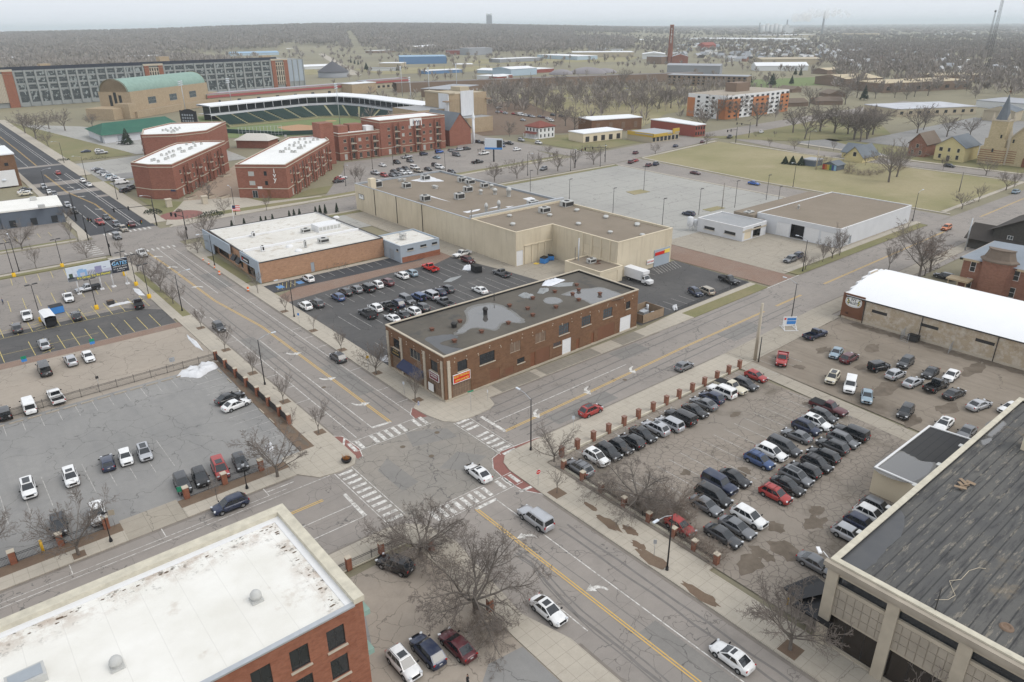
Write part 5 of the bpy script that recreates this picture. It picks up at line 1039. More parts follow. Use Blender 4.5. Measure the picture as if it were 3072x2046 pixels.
# ---------------------------------------------------------------- vehicles
PAINT={k:paint('paint_'+k.replace(' ','_'),c,r,m) for k,(c,r,m) in{'white':((.80,.80,.79),.3,0),'silver':((.46,.47,.49),.3,.35),'gray':((.17,.175,.185),.3,.3),'dark gray':((.055,.057,.062),.3,.2),'black':((.010,.010,.012),.25,0),'navy':((.012,.022,.06),.28,.15),'blue':((.035,.075,.19),.28,.2),'bright blue':((.01,.10,.42),.3,0),'light blue':((.27,.36,.42),.3,.25),'red':((.36,.022,.018),.3,.05),'bright red':((.62,.02,.012),.3,0),'maroon':((.095,.012,.018),.3,.15),'cream':((.62,.57,.44),.35,0),'tan':((.36,.31,.24),.35,.1),'orange':((.6,.16,.03),.4,0)}.items()}
m_trim=plain('black_trim',(.02,.02,.021),.7,coords='obj');m_cglass=NB('car_glass',.05,0,.8);m_cglass=m_cglass.out((.018,.022,.026));m_tyre=plain('tyre_rubber',(.018,.018,.018),.9,coords='obj')
m_rim=plain('alloy_rim',(.42,.43,.44),.35,.6,coords='obj');m_tail=plain('tail_lamp_red',(.38,.012,.01),.25,coords='obj');m_head=plain('head_lamp_lens',(.62,.64,.66),.15,coords='obj',spec=.6);m_chrome=plain('number_plate',(.5,.5,.5),.5,coords='obj')
CM=[PAINT['white'],m_trim,m_cglass,m_tyre,m_rim,m_tail,m_head,m_chrome]
KIND={
'sedan':dict(L=4.8,W=1.84,H=1.46,wb=2.8,r=.335,zb=.22,p=[(-1,.60),(-.985,.9),(-.93,.98),(-.7,1.0),(-.5,.97),(.42,.95),(.60,.89),(.80,.80),(.92,.70),(.98,.58),(1,.42)],g=(.47,.08,-.42,-.80),zf=.94,zr=.985,panes=[(.07,.44),(.47,.80)]),
'SUV':dict(L=4.65,W=1.88,H=1.70,wb=2.7,r=.36,zb=.26,p=[(-1,.62),(-.985,.98),(-.9,1.06),(-.5,1.06),(.46,1.05),(.64,.99),(.82,.90),(.93,.78),(.985,.62),(1,.45)],g=(.52,.15,-.68,-.95),zf=1.04,zr=1.06,panes=[(.05,.33),(.36,.63),(.66,.90)]),
'large SUV':dict(L=5.5,W=2.04,H=1.92,wb=3.2,r=.40,zb=.3,p=[(-1,.62),(-.99,1.08),(-.95,1.14),(-.4,1.14),(.40,1.13),(.66,1.12),(.9,1.05),(.975,.93),(.99,.7),(1,.5)],g=(.42,.20,-.90,-.965),zf=1.12,zr=1.14,panes=[(.04,.26),(.28,.52),(.55,.93)]),
'minivan':dict(L=5.1,W=1.98,H=1.76,wb=3.0,r=.35,zb=.22,p=[(-1,.6),(-.985,.98),(-.92,1.02),(-.4,1.02),(.5,1.0),(.72,.92),(.9,.79),(.97,.66),(1,.45)],g=(.62,.22,-.83,-.95),zf=.97,zr=1.02,panes=[(.08,.34),(.37,.64),(.67,.92)]),
'hatchback':dict(L=4.3,W=1.8,H=1.52,wb=2.62,r=.33,zb=.22,p=[(-1,.6),(-.98,.95),(-.88,1.02),(-.4,1.0),(.38,.96),(.6,.92),(.85,.82),(.95,.71),(1,.45)],g=(.44,.06,-.66,-.92),zf=.955,zr=1.0,panes=[(.06,.42),(.45,.8)]),
'jeep':dict(L=4.5,W=1.88,H=1.86,wb=2.9,r=.41,zb=.42,p=[(-1,.62),(-.99,1.1),(-.5,1.12),(.32,1.13),(.7,1.12),(.93,1.08),(.96,.95),(.97,.6),(1,.55)],g=(.33,.24,-.93,-.965),zf=1.12,zr=1.12,panes=[(.05,.36),(.39,.68),(.71,.95)]),
'van':dict(L=5.6,W=2.02,H=2.15,wb=3.4,r=.36,zb=.3,p=[(-1,.6),(-.99,1.15),(-.5,1.2),(.5,1.2),(.72,1.12),(.92,.98),(.98,.8),(1,.5)],g=(.68,.42,-.96,-.985),zf=1.15,zr=1.2,panes=[(.03,.2)]),
'pickup':dict(L=5.85,W=2.02,H=1.90,wb=3.7,r=.40,zb=.42,p=[(-.20,1.08),(-.1,1.14),(.38,1.14),(.6,1.14),(.9,1.08),(.975,.95),(.99,.7),(1,.55)],g=(.38,.18,-.135,-.18),zf=1.13,zr=1.12,panes=[(.06,.50),(.54,.93)],bed=1)}
def car_mesh(kind,sun=False,rails=False,cover=False):
 k=KIND[kind];L,Wd,Hh=k['L']/2,k['W']/2,k['H'];D={}
 def mb(n):
  if n not in D:D[n]=[]
  b=MB();D[n].append(b);return b
 b=mb('body');b.smooth=True;rows=[]
 x0=k['p'][0][0]
 for i,(xf,zt) in enumerate(k['p']):
  e=abs(xf);wv=Wd*(1-.24*max(0,(e-.70)/.3)**2.2);zb=k['zb']+(.13 if e>.97 else 0)
  if xf==x0 and k.get('bed'):wv=Wd;zb=k['zb']
  h=[(wv*.92,zb),(wv*.985,zb+.12*(1 if zt-zb>.2 else .5)),(wv,zb+(zt-zb)*.52),(wv*.965,zt-.12*min(1,(zt-zb)*2)),(wv*.86,zt-.025),(wv*.45,zt+.025)]
  rows.append([(xf*L,y,z) for y,z in h]+[(xf*L,-y,z) for y,z in reversed(h)])
 b.grid([r[::-1] for r in rows],True);b.smooth=False
 b.face([p for p in rows[-1]]);b.face([p for p in rows[0]][::-1])
 b.mi=1;b.box(-L*.93 if not k.get('bed') else-L*.2,-Wd*.9,k['zb']-.04,L*.95,Wd*.9,k['zb']+.08)
 for s in(-1,1):b.box(-k['wb']/2+.45,s*Wd-.02,k['zb']-.02,k['wb']/2-.45,s*Wd+.012,k['zb']+.1)
 for xs in(-1,1): # dark wheel arches
  for s in(-1,1):
   cx=xs*k['wb']/2;r1=k['r']*1.17;n=12;ring=[(cx+r1*math.cos(math.pi*i/n),s*(Wd+.006),k['r']+r1*math.sin(math.pi*i/n)) for i in range(n+1)]
   f=ring+[(cx-r1,s*(Wd+.006),k['zb']),(cx+r1,s*(Wd+.006),k['zb'])];b.face(f if s<0 else f[::-1])
 b.mi=0
 a,bb,c,d=[v*L for v in k['g']];wb_=Wd*.915;wr=Wd*(.76 if kind not in('jeep','van','large SUV') else .82);zt=Hh-.05
 B0=[(a,-wb_*.93,k['zf']-.03),(a,wb_*.93,k['zf']-.03),(d,wb_*.96,k['zr']-.03),(d,-wb_*.96,k['zr']-.03)];T0=[(bb,-wr*.94,zt-.03),(bb,wr*.94,zt-.03),(c,wr,zt),(c,-wr,zt)]
 m_=(a+d)/2;n_=(bb+c)/2
 BM=[(m_,-wb_,k['zr']-.03),(m_,wb_,k['zr']-.03)];TM=[(n_,-wr,zt+.015),(n_,wr,zt+.015)]
 b.face([B0[0],B0[1],T0[1],T0[0]]);b.face([B0[2],B0[3],T0[3],T0[2]])
 b.face([B0[1],BM[1],TM[1],T0[1]]);b.face([BM[1],B0[2],T0[2],TM[1]]);b.face([B0[3],BM[0],TM[0],T0[3]]);b.face([BM[0],B0[0],T0[0],TM[0]])
 rr=[]
 for x,w_,z in((bb,wr*.94,zt-.03),((bb*2+n_)/3,wr*.97,zt+.0),(n_,wr,zt+.015),((c*2+n_)/3,wr,zt+.012),(c,wr,zt)):rr.append([(x,w_,z),(x,w_*.86,z+.035),(x,w_*.4,z+.05),(x,-w_*.4,z+.05),(x,-w_*.86,z+.035),(x,-w_,z)])
 b.smooth=True;b.grid([r for r in rr],True);b.smooth=False
 b.face([rr[0][i] for i in range(6)][::-1]);b.face([rr[-1][i] for i in range(6)])
 def pane(name,q,u0,u1,v0,v1,off=.014):
  q=[Vector(p) for p in q];nrm=(q[1]-q[0]).cross(q[3]-q[0]).normalized()
  P=lambda u,v:(q[0].lerp(q[1],u)).lerp(q[3].lerp(q[2],u),v)+nrm*off
  g=mb(name);g.mi=2;g.face([P(u0,v0),P(u1,v0),P(u1,v1),P(u0,v1)]);
 pane('windshield',[B0[0],B0[1],T0[1],T0[0]],.05,.95,.07,.95);pane('rear_window',[B0[2],B0[3],T0[3],T0[2]],.08,.92,.12,.92)
 for s in(0,1):
  g=mb('side_window');g.mi=2
  q=[Vector(p) for p in((B0[1],B0[2],T0[2],T0[1]) if s else(B0[3],B0[0],T0[0],T0[3]))]
  mid=[Vector(BM[s]),Vector(TM[s])]
  nrm=(q[1]-q[0]).cross(q[3]-q[0]).normalized()
  def P(u,v):
   uu=u if s else 1-u
   lo=(q[0].lerp(mid[0],uu*2) if uu<.5 else mid[0].lerp(q[1],uu*2-1));hi=(q[3].lerp(mid[1],uu*2) if uu<.5 else mid[1].lerp(q[2],uu*2-1));return lo.lerp(hi,v)+nrm*.016
  for(u0,u1) in k['panes']:
   n=3
   for i in range(n):
    ua,ub=u0+(u1-u0)*i/n,u0+(u1-u0)*(i+1)/n;f=[P(ua,.12),P(ub,.12),P(ub,.93),P(ua,.93)];g.face(f if s else f[::-1])
 for xs in(-1,1):
  for s in(-1,1):
   g=mb('wheel');g.mi=3;cx,cy=xs*k['wb']/2,s*(Wd-.10);R0=k['r'];n=18
   g.tube((cx,cy-.11,R0),(cx,cy+.11,R0),R0,n=n);g.mi=4;yo=cy+s*.117
   for i in range(5):
    t=2*math.pi*i/5;P_=[(cx+R0*.62*math.cos(t+o)*q_,yo,R0+R0*.62*math.sin(t+o)*q_) for o,q_ in((-.38,1),(.38,1),(.5,.35),(-.5,.35))];g.face(P_ if s<0 else P_[::-1])
   f=[(cx+R0*.26*math.cos(t*.785),yo+s*.003,R0+R0*.26*math.sin(t*.785)) for t in range(8)];g.face(f if s<0 else f[::-1])
   f=[(cx+R0*.66*math.cos(t*.52),yo-s*.004,R0+R0*.66*math.sin(t*.52)) for t in range(12)];g.mi=1;g.face(f if s<0 else f[::-1])
 zh=k['zf']-.22 if kind not in('jeep','pickup','large SUV','van') else .90
 for s in(-1,1):
  g=mb('headlight');g.mi=6;g.obox((L*.925,s*Wd*.70,zh),L*.09,Wd*.34,.13,-s*.42)
  g=mb('mirror');g.mi=1;g.obox((a-.10,s*(Wd+.07),k['zf']+.08),.12,.24,.15)
  if not k.get('bed'):g=mb('taillight');g.mi=5;g.obox((-L*.955,s*Wd*.72,k['zr']-.14 if kind!='van' else 1.1),L*.05,Wd*.30,.16 if kind!='large SUV' else .34,s*.22)
  else:g=mb('taillight');g.mi=5;g.obox((-L+.02,s*(Wd-.10),.95),.07,.17,.32)
 g=mb('grille');g.mi=1;g.obox((L*.982,0,zh-.10),L*.04,Wd*1.0,.26);g.mi=7;g.box(L*.995,-.2,.45,L*1.006,.2,.55)
 g=mb('number_plate');g.mi=7;g.box(-L-.015,-.17,.72,-L+.06,.17,.84)
 if kind in('SUV','large SUV','minivan','hatchback') and rails:
  g=mb('roof_rails');g.mi=4 if kind!='SUV' else 1
  for s in(-1,1):g.tube((bb-.1,s*wr*.88,zt+.10),(c+.1,s*wr*.92,zt+.11),.022,n=6);
  if rails>1:
   for x in(bb*.5+n_*.5,c*.6+n_*.4):g.tube((x,-wr*.9,zt+.11),(x,wr*.9,zt+.11),.022,n=6)
 if sun:g=mb('sunroof');g.mi=2;x1,x2=(bb-.15,n_+.05) if sun==1 else(bb-.12,c+.35);g.box(x2,-wr*.62,zt+.04,x1,wr*.62,zt+.068)
 if kind=='jeep':
  g=mb('spare_wheel');g.mi=3;g.tube((-L-.02,0,.98),(-L-.22,0,.98),.39,n=16);g.mi=1;g.tube((-L-.22,0,.98),(-L-.24,0,.98),.2,n=12)
 if k.get('bed'):
  g=mb('bed');xb=-L*.205;g.box(-L,-Wd,.48,xb,-Wd+.09,1.12);g.box(-L,Wd-.09,.48,xb,Wd,1.12);g.box(-L,-Wd+.09,.48,-L+.08,Wd-.09,1.10);g.box(xb-.08,-Wd+.09,.48,xb,Wd-.09,1.12);g.mi=1;g.box(-L+.08,-Wd+.09,.5,xb-.08,Wd-.09,.64);g.box(-L-.12,-Wd*.9,.45,-L+.02,Wd*.9,.6)
  for s in(-1,1):
   cx=-k['wb']/2;r1=k['r']*1.17;n=12;f=[(cx+r1*math.cos(math.pi*i/n),s*(Wd+.008),k['r']+r1*math.sin(math.pi*i/n)) for i in range(n+1)]+[(cx-r1,s*(Wd+.008),.48),(cx+r1,s*(Wd+.008),.48)];g.face(f if s<0 else f[::-1])
  for s in(-1,1):g.mi=1;g.box(-k['wb']/2-.4,s*(Wd-.30)-.1,.6,-k['wb']/2+.4,s*(Wd-.30)+.1,.82)
  if cover:g=mb('bed_cover');g.mi=1;g.box(-L+.04,-Wd+.05,1.12,xb-.02,Wd-.05,1.17)
 return D
PROTO={}
def setpaint(o,p):
 s=o.material_slots[0];s.link='OBJECT';s.material=PAINT[p]
def put_car(kind,colour,loc,ang,label,group,far=False,sun=0,rails=0,cover=0,bed=None):
 key=(kind,far,sun,rails,cover)
 if key not in PROTO:
  D=car_mesh(kind,sun,rails,cover)
  nm={'SUV':'suv','large SUV':'large_suv'}.get(kind,kind)
  if far:
   b=MB()
   for n,L in D.items():
    if n in('mirror','number_plate'):continue
    for m in L:
     o=len(b.v);b.v+=m.v;b.f+=[tuple(i+o for i in f) for f in m.f];b.m+=m.m;b.sm+=m.sm
   r=b.build(nm,CM)
  else:
   r=thing(nm,'car','car')
   for n,L in D.items():
    for m in L:m.build(n,CM,r)
  PROTO[key]=r;new=True;t=r
 else:t=dup(PROTO[key],loc,ang)
 t.location=loc;t.rotation_euler=(0,0,ang);u=random.uniform;t.scale=(u(.95,1.05),u(.97,1.02),u(.95,1.04));tag(t,label,{'SUV':'SUV','large SUV':'SUV'}.get(kind,kind) if kind in('pickup','van','minivan','SUV','large SUV') else 'car',group)
 if far:setpaint(t,colour)
 else:
  for ch in t.children:
   if ch.name.split('.')[0] in('body','bed'):setpaint(ch,bed if bed and ch.name.startswith('bed') else colour)
 return t
HD={'N':R(90),'S':R(-90),'E':0.,'W':R(180)}
def fleet(phrase,end,group,rows,far=False,z=.03):
 # rows: tile,x,y,heading,kind,colour[,opts]; each label is the colour and kind, with its rank counted from one end where two look alike
 tot={}
 for r in rows:tot[(r[5],r[4])]=tot.get((r[5],r[4]),0)+1
 cnt={}
 for r in rows:
  k,x,y,hd,kind,col=r[:6];op=dict(r[6]) if len(r)>6 else{}
  zc=KIND[kind]['H']*.45;p=W(k,x,y,zc+z)
  if isinstance(hd,str):a=HD[hd]
  elif isinstance(hd,(int,float)):a=R(hd)
  else:q=W(k,hd[0],hd[1],zc+z);a=math.atan2(q.y-p.y,q.x-p.x)
  a+=R(random.uniform(-1.2,1.2)) if isinstance(hd,str) else 0
  key=(col,kind);cnt[key]=cnt.get(key,0)+1
  w_={'SUV':'SUV'}.get(kind,kind);lab=op.pop('label',None)
  if not lab:lab=f'{col} {w_} {phrase}' if tot[key]==1 else f'{ORD[cnt[key]]} {col} {w_} {end} {phrase}'
  zz=op.pop('z',z)
  put_car(kind,col,(p.x,p.y,zz),a,lab,group,far,**op)
sr={'sun':1};s2_={'sun':2};rl={'rails':1};rl2={'rails':2};cv={'cover':1}
fleet('in the row along the brick pillar fence','from the far end','cars along the brick pillar fence',[
('a',1442,115,'S','hatchback','red'),('a',1362,172,'S','SUV','dark gray'),('a',1258,190,'S','pickup','cream',cv),('a',1190,222,'N','large SUV','white',rl),('a',1115,272,'N','SUV','navy'),('a',1058,317,'N','sedan','gray'),('a',993,370,'S','sedan','black'),('a',888,412,'N','large SUV','black'),('a',808,460,'N','minivan','silver'),('a',703,494,'N','SUV','silver',sr),('a',610,543,'S','sedan','black'),('a',527,590,'N','SUV','black'),('a',447,635,'S','hatchback','black'),('a',355,670,'S','SUV','black'),('a',268,712,'S','SUV','white',sr),('a',143,785,'N','SUV','gray',rl2)])
fleet('in the middle row of the pillar fenced lot','from the far end','cars in the middle row of the pillar fenced lot',[
('a',1977,342,'S','pickup','maroon',cv),('a',1935,403,'S','SUV','dark gray'),('a',1885,455,'S','SUV','white',sr),('a',1812,492,'S','SUV','navy',rl),('a',1742,552,'N','sedan','gray'),('a',1647,630,'S','minivan','dark gray'),('a',1555,672,'S','SUV','white'),('a',1467,733,'S','SUV','blue',rl2),('a',1287,862,'S','sedan','black'),('a',1173,900,'S','large SUV','navy'),('a',1130,985,'S','minivan','black'),('a',1075,1065,'S','sedan','gray')])
fleet('in the row closest to the cream annex','from the far end','cars in the row closest to the cream annex',[
('a',2140,528,'N','large SUV','black'),('a',2083,582,'S','SUV','gray',rl),('a',2005,627,'N','SUV','dark gray',rl),('a',1938,695,'N','SUV','black'),('a',1890,757,'S','SUV','black',rl2),('a',1800,805,'N','SUV','black'),('a',1738,853,'S','SUV','gray',s2_),('a',1675,920,'S','sedan','black'),('a',1585,980,'S','SUV','red',rl2)])
fleet('near the driveway of the pillar fenced lot','from the far side','cars near the lot driveway',[('a',1390,1148,'S','SUV','white'),('a',1305,1225,'S','sedan','gray'),('a',1200,1288,'S','sedan','dark gray'),('a',885,1215,'S','hatchback','red',{'label':'red hatchback half hidden behind bare brush by the pillar fence'})])
fleet('half hidden by the stone showroom wall','from the annex','cars beside the stone showroom',[('a',2340,1080,'S','SUV','gray',{'label':'gray SUV half hidden by the showroom wall next to the annex'}),('a',2290,1135,'S','SUV','white'),('a',2225,1205,'S','SUV','navy'),('a',2135,1280,'S','SUV','silver'),('a',1895,1500,'S','sedan','gray')])
fleet('on the gravel lot by the curved roof','from the street','cars on the gravel lot',[
('b',497,178,(580,150),'pickup','navy'),('b',198,398,(185,450),'pickup','red'),('b',680,347,(643,392),'sedan','light blue'),('b',797,390,(845,362),'SUV','maroon'),('b',648,565,(605,622),'SUV','cream',s2_),('b',1060,467,(1140,450),'jeep','black'),('b',1300,432,(1248,472),'SUV','dark gray'),('b',805,630,(792,685),'large SUV','white'),('b',953,735,(950,790),'sedan','light blue',{'label':'pale blue sedan facing the concrete alley across from the maroon pickup'}),('b',1208,537,(1270,510),'SUV','silver'),('b',1365,608,(1425,580),'sedan','silver'),('b',1520,522,(1468,562),'sedan','black',{'label':'black sedan facing the street between white sedan and gray SUV on the gravel lot'}),('b',1705,550,(1655,592),'sedan','white',{'label':'white sedan facing the street beside the black pickup on the gravel lot'}),('b',1575,635,(1650,600),'pickup','black'),('b',1732,710,(1800,680),'sedan','black',{'label':'black sedan with its tail to the camera behind the black pickup bed'}),('b',1953,812,(2030,785),'sedan','silver',{'label':'pale silver sedan alone near the showroom corner of the gravel lot'}),('b',2235,838,(2170,860),'sedan','white',{'label':'white sedan peeking over the far corner of the black showroom roof'}),('b',1300,868,(1255,925),'SUV','black'),('b',1640,980,(1595,1022),'sedan','white',{'label':'white sedan with dark roof glass partly hidden by the annex roof','sun':2}),('b',1842,1055,(1800,1092),'sedan','gray',{'label':'blue gray sedan between annex roof and showroom parapet'})],z=.05)
fleet('on the street','from the crossing','cars on the two streets',[
(5,1720,1258,'E','SUV','red',{'label':'red SUV driving up the street past the brick pillar fence','sun':2,'rails':1}),('a',912,42,'E','hatchback','gray',{'label':'gray hatchback farther up the street ahead of the red SUV'}),(8,945,122,'N','sedan','white',{'label':'cream white sedan crossing the intersection','sun':1}),(8,1340,430,'N','large SUV','silver',{'label':'silver large SUV with white roof approaching the crosswalk','rails':1}),(8,1428,1068,'S','sedan','white',{'label':'white sedan with black roof parked at the kerb under the spreading bare tree','sun':2}),(9,340,1390,'N','sedan','white',{'label':'white sedan driving past the stone showroom','sun':1}),('d',1805,552,'W','SUV','navy',{'label':'navy SUV parked at the kerb behind the white membrane roof','rails':1}),
('c',1715,520,'S','SUV','dark gray',{'label':'dark gray SUV parked beside a sidewalk tree on the left street'}),(0,777,820,'N','SUV','dark gray',{'label':'dark gray SUV parked near the brown brick corner store'}),('j',1390,1168,'S','pickup','white',{'label':'white pickup coming out of the far traffic light junction'})],z=0.)
fleet('on the near concrete yard','from the red brick block','cars on the near concrete yard',[(8,430,1430,'S','SUV','white',{'label':'white SUV with two roof windows beside the red brick block','sun':1,'rails':1}),(8,595,1345,'N','SUV','navy',{'label':'navy SUV between the white SUV and the maroon car under the tree'}),(8,800,1308,'N','sedan','maroon',{'label':'dark maroon sedan half hidden under the spreading bare tree'}),(8,372,750,112,'SUV','black',{'label':'black SUV hidden under the near bare tree by the iron fence'})])
fleet('on the gray lot with brick gate posts','from the left','cars on the gray lot',[('d',220,425,(243,520),'SUV','white',{'label':'white SUV with long dark roof glass at the left of the gray lot','sun':2}),('d',553,335,(575,400),'SUV','white',{'label':'white SUV facing the street in the middle of the gray lot','sun':1}),('d',765,625,(778,700),'SUV','white',{'label':'white SUV parked nose to the iron fence beside a lamp post'}),('d',458,712,(470,790),'SUV','black',{'label':'dark SUV hidden behind the bare tree at the gray lot fence','rails':1}),('d',843,225,(825,150),'hatchback','navy'),('d',985,182,(1000,230),'hatchback','white'),('d',1132,143,(1155,200),'SUV','silver',s2_),('d',1430,385,(1455,440),'SUV','dark gray',{'label':'dark gray SUV next to the brick gate post on the gray lot'}),('d',1572,335,(1600,395),'SUV','black'),('d',1725,265,(1755,330),'minivan','red',sr),('d',1885,218,(1912,275),'hatchback','dark gray'),('c',1800,1078,(1870,1050),'sedan','black'),('c',1850,1130,(1925,1100),'sedan','white')])
fleet('on the pale concrete lot behind the iron fence','from the left','cars on the pale concrete lot',[('c',690,752,'S','sedan','white'),('c',553,783,'N','SUV','silver'),('c',345,845,'N','van','black'),('c',435,1060,'N','pickup','white'),('c',225,1135,'N','van','white'),('c',30,1195,'N','jeep','black')])
fleet('on the yellow striped lot','from the billboard','cars on the yellow striped lot',[('c',688,215,(600,235),'pickup','silver',{'label':'silver pickup with black bed parked under the billboard','bed':'black','cover':1}),('c',535,288,(553,325),'pickup','white',{'label':'white pickup with open bed left of the billboard posts'}),('c',210,430,(222,468),'pickup','white',{'label':'white pickup parked left of the white trailer'}),('c',130,528,(115,490),'SUV','dark gray',{'label':'dark gray SUV in the front stall of the yellow striped lot'}),('c',600,435,(585,400),'SUV','black',{'label':'black SUV right of the blue waste bin on the yellow striped lot'}),('c',1083,335,(1070,300),'pickup','black',{'label':'black pickup beside dirty snow on the yellow striped lot','cover':1}),('c',345,657,(328,620),'SUV','silver',{'label':'silver SUV alone in the hatched stall of the yellow striped lot','rails':1})])
g_m='cars on the dark lot behind the brick store'
fleet('in the far row behind the brown brick store','from the street','cars in the far row of the dark lot',[('e',217,317,'N','SUV','white',{'label':'white SUV alone beside the orange brick wall of the shop'}),('e',188,590,'N','SUV','white',{'label':'white SUV at the street end of the far row on the dark lot'}),('e',305,567,'N','SUV','dark gray'),('e',518,502,'N','SUV','blue'),('e',592,452,'N','SUV','black'),('e',698,427,'N','SUV','gray'),('e',810,407,'N','large SUV','black'),('e',908,378,'N','SUV','white',{'label':'white SUV between black SUV and maroon SUV in the far row','rails':1}),('e',1012,354,'N','SUV','maroon'),('e',1163,285,'N','SUV','white',{'label':'white SUV beside the light blue SUV in the far row'}),('e',1258,260,'N','SUV','light blue'),('e',1447,205,'N','pickup','bright red',{'label':'bright red pickup on the dark lot near the gray block annex'})])
fleet('in the middle row behind the brown brick store','from the street','cars in the middle row of the dark lot',[('e',815,665,'N','pickup','dark gray',{'label':'dark gray pickup at the street end of the middle row on the dark lot','cover':1}),('e',893,612,'N','SUV','white'),('e',1020,592,'N','pickup','black'),('e',1118,570,'N','SUV','navy'),('e',1213,527,'S','minivan','gray'),('e',1330,503,'N','jeep','blue'),('e',1443,482,'N','large SUV','silver'),('e',1537,452,'N','sedan','navy'),('e',1618,422,'N','SUV','dark gray'),('e',1595,550,'N','pickup','gray')])
fleet('in the row against the brown brick store','from the street','cars in the row against the brick store',[('e',1070,717,'N','sedan','white'),('e',1170,682,'N','sedan','black'),('e',1275,645,'N','SUV','white'),('e',1363,607,'N','SUV','dark gray'),('e',1950,435,'N','sedan','white',{'label':'white sedan alone on the dark lot near the brick store parapet'}),('e',2170,258,'N','pickup','gray',{'label':'gray pickup on the dark lot beside the concrete alley'}),('e',1830,132,'S','SUV','maroon',{'label':'maroon SUV parked by the cream store wall'}),('e',1768,65,(1700,85),'pickup','white',{'label':'white pickup in the alley by the cream store wall'})])
fleet('by the cream store entrance','from the street','cars by the cream store entrance',[('l',190,692,(240,720),'SUV','navy',{'label':'navy SUV parked by the low rail at the cream store entrance','rails':1}),('l',258,680,(205,655),'minivan','tan'),('l',412,610,(470,632),'pickup','black',{'label':'black pickup with bed cover by the cream store entrance','cover':1}),('l',815,476,'W','SUV','gray',{'label':'gray SUV at the sidewalk corner of the garage yard'}),('l',860,455,'W','SUV','navy',{'label':'dark blue SUV beside the gray one in the garage yard'}),('l',145,174,(100,165),'SUV','navy',{'label':'dark blue SUV alone on the pale empty parking lot'})])
fleet('beyond the hall','from the mansion','cars on the far street corner',[('l',1845,268,'W','SUV','orange',{'label':'orange and white car at the far crossing behind the big bare tree'}),('l',1830,585,'N','SUV','black',{'label':'dark SUV parked beside the old brick mansion'}),(3,2300,1318,'E','SUV','light blue',{'label':'light blue SUV on the street at the edge of the church field'})])
# box truck
def box_truck():
 t=thing('box_truck','white box truck parked in front of the cream store','truck',W(5,2055,345,1.2),HD['S']);t.location.z=.02
 b=MB();b.box(-4.1,-1.2,.95,1.5,1.2,3.35);b.box(1.5,-1.15,2.5,2.2,1.15,3.3);b.build('cargo_box',[m_white],t)
 b=MB();b.prism([(1.55,-1.02),(2.5,-1.02),(3.9,-.85),(4.0,-.6),(4.0,.6),(3.9,.85),(2.5,1.02),(1.55,1.02)],.5,1.3);rows=[[(1.6,-1.0,1.3),(2.75,-1.0,1.3),(2.75,1.0,1.3),(1.6,1.0,1.3)],[(1.6,-.9,2.15),(2.15,-.9,2.15),(2.15,.9,2.15),(1.6,.9,2.15)]];b.grid(rows,False,True);b.face(rows[1]);b.mi=1;b.box(-4,-.6,.5,1.6,.6,.95);b.build('cab',[m_white,m_trim],t)
 b=MB();b.face([(2.74,-.9,1.36),(2.74,.9,1.36),(2.2,.82,2.1),(2.2,-.82,2.1)]);b.build('windshield',[m_cglass],t)
 for s in(-1,1):
  b=MB();f=[(1.75,s*1.01,1.38),(2.55,s*1.01,1.38),(2.2,s*.93,2.05),(1.75,s*.93,2.05)];b.face(f if s<0 else f[::-1]);b.build('side_window',[m_cglass],t)
  b=MB();b.obox((3.98,s*.62,.95),.08,.3,.2);b.build('headlight',[m_head],t)
  for x in(2.9,-2.4):b=MB();b.tube((x,s*1.02-.13,.42),(x,s*1.02+.13,.42),.42,n=16);b.mi=1;b.tube((x,s*1.16,.42),(x,s*1.165,.42),.22,n=10);b.build('wheel',[m_tyre,m_rim],t)
box_truck()
p=W('c',380,465,1.0);t=thing('utility_trailer','white enclosed trailer with its dark rear ramp open','trailer',(p.x,p.y,.03),R(92))
b=MB();
for f in([(-3,-1.1,.45),(3,-1.1,.45),(3,-1.1,2.4),(-3,-1.1,2.4)],[(3,1.1,.45),(-3,1.1,.45),(-3,1.1,2.4),(3,1.1,2.4)],[(3,-1.1,.45),(3.7,0,.45),(3.7,0,2.3),(3,-1.1,2.4)],[(3.7,0,.45),(3,1.1,.45),(3,1.1,2.4),(3.7,0,2.3)],[(-3,-1.1,2.4),(3,-1.1,2.4),(3,0,2.62),(-3,0,2.62)],[(3,1.1,2.4),(-3,1.1,2.4),(-3,0,2.62),(3,0,2.62)],[(3,-1.1,2.4),(3.7,0,2.3),(3,1.1,2.4),(3,0,2.62)]):b.face(f)
b.mi=1;b.face([(-3,1.1,.46),(-3,-1.1,.46),(3,-1.1,.46),(3,1.1,.46)][::-1]);b.face([(2.9,1.05,.5),(2.9,-1.05,.5),(2.9,-1.05,2.4),(2.9,1.05,2.4)]);b.build('box',[m_white,m_black],t)
b=MB();b.face([(-3,-1,.5),(-3,1,.5),(-3.3,1,1.8),(-3.3,-1,1.8)]);b.obox((-3.15,0,1.3),.06,2.0,1.7);b.build('ramp_door',[m_black],t)
for s in(-1,1):
 b=MB();b.tube((.2,s*1.15-.1,.35),(.2,s*1.15+.1,.35),.35,n=14);b.tube((-.7,s*1.15-.1,.35),(-.7,s*1.15+.1,.35),.35,n=14);b.build('wheel',[m_tyre],t)
p=W('c',445,395,.6);dumpster(p.x,p.y,R(5),m_signblue,'blue waste bin standing between the white trailer and a black SUV',None,2.6,1.8,1.7)
p=W('e',1915,232,.6);dumpster(p.x,p.y,R(80),m_black,'black covered waste trailer next to crumpled sheeting on the dark lot',None,2.8,1.9,1.7)
blanket('crumpled_sheeting',[m_tarp],'crumpled pale sheeting lying beside the black waste trailer','sheeting',[W('e',x,y) for x,y in((1775,235),(1790,200),(1850,185),(1875,210),(1865,240),(1820,240))],.03,.5,8)
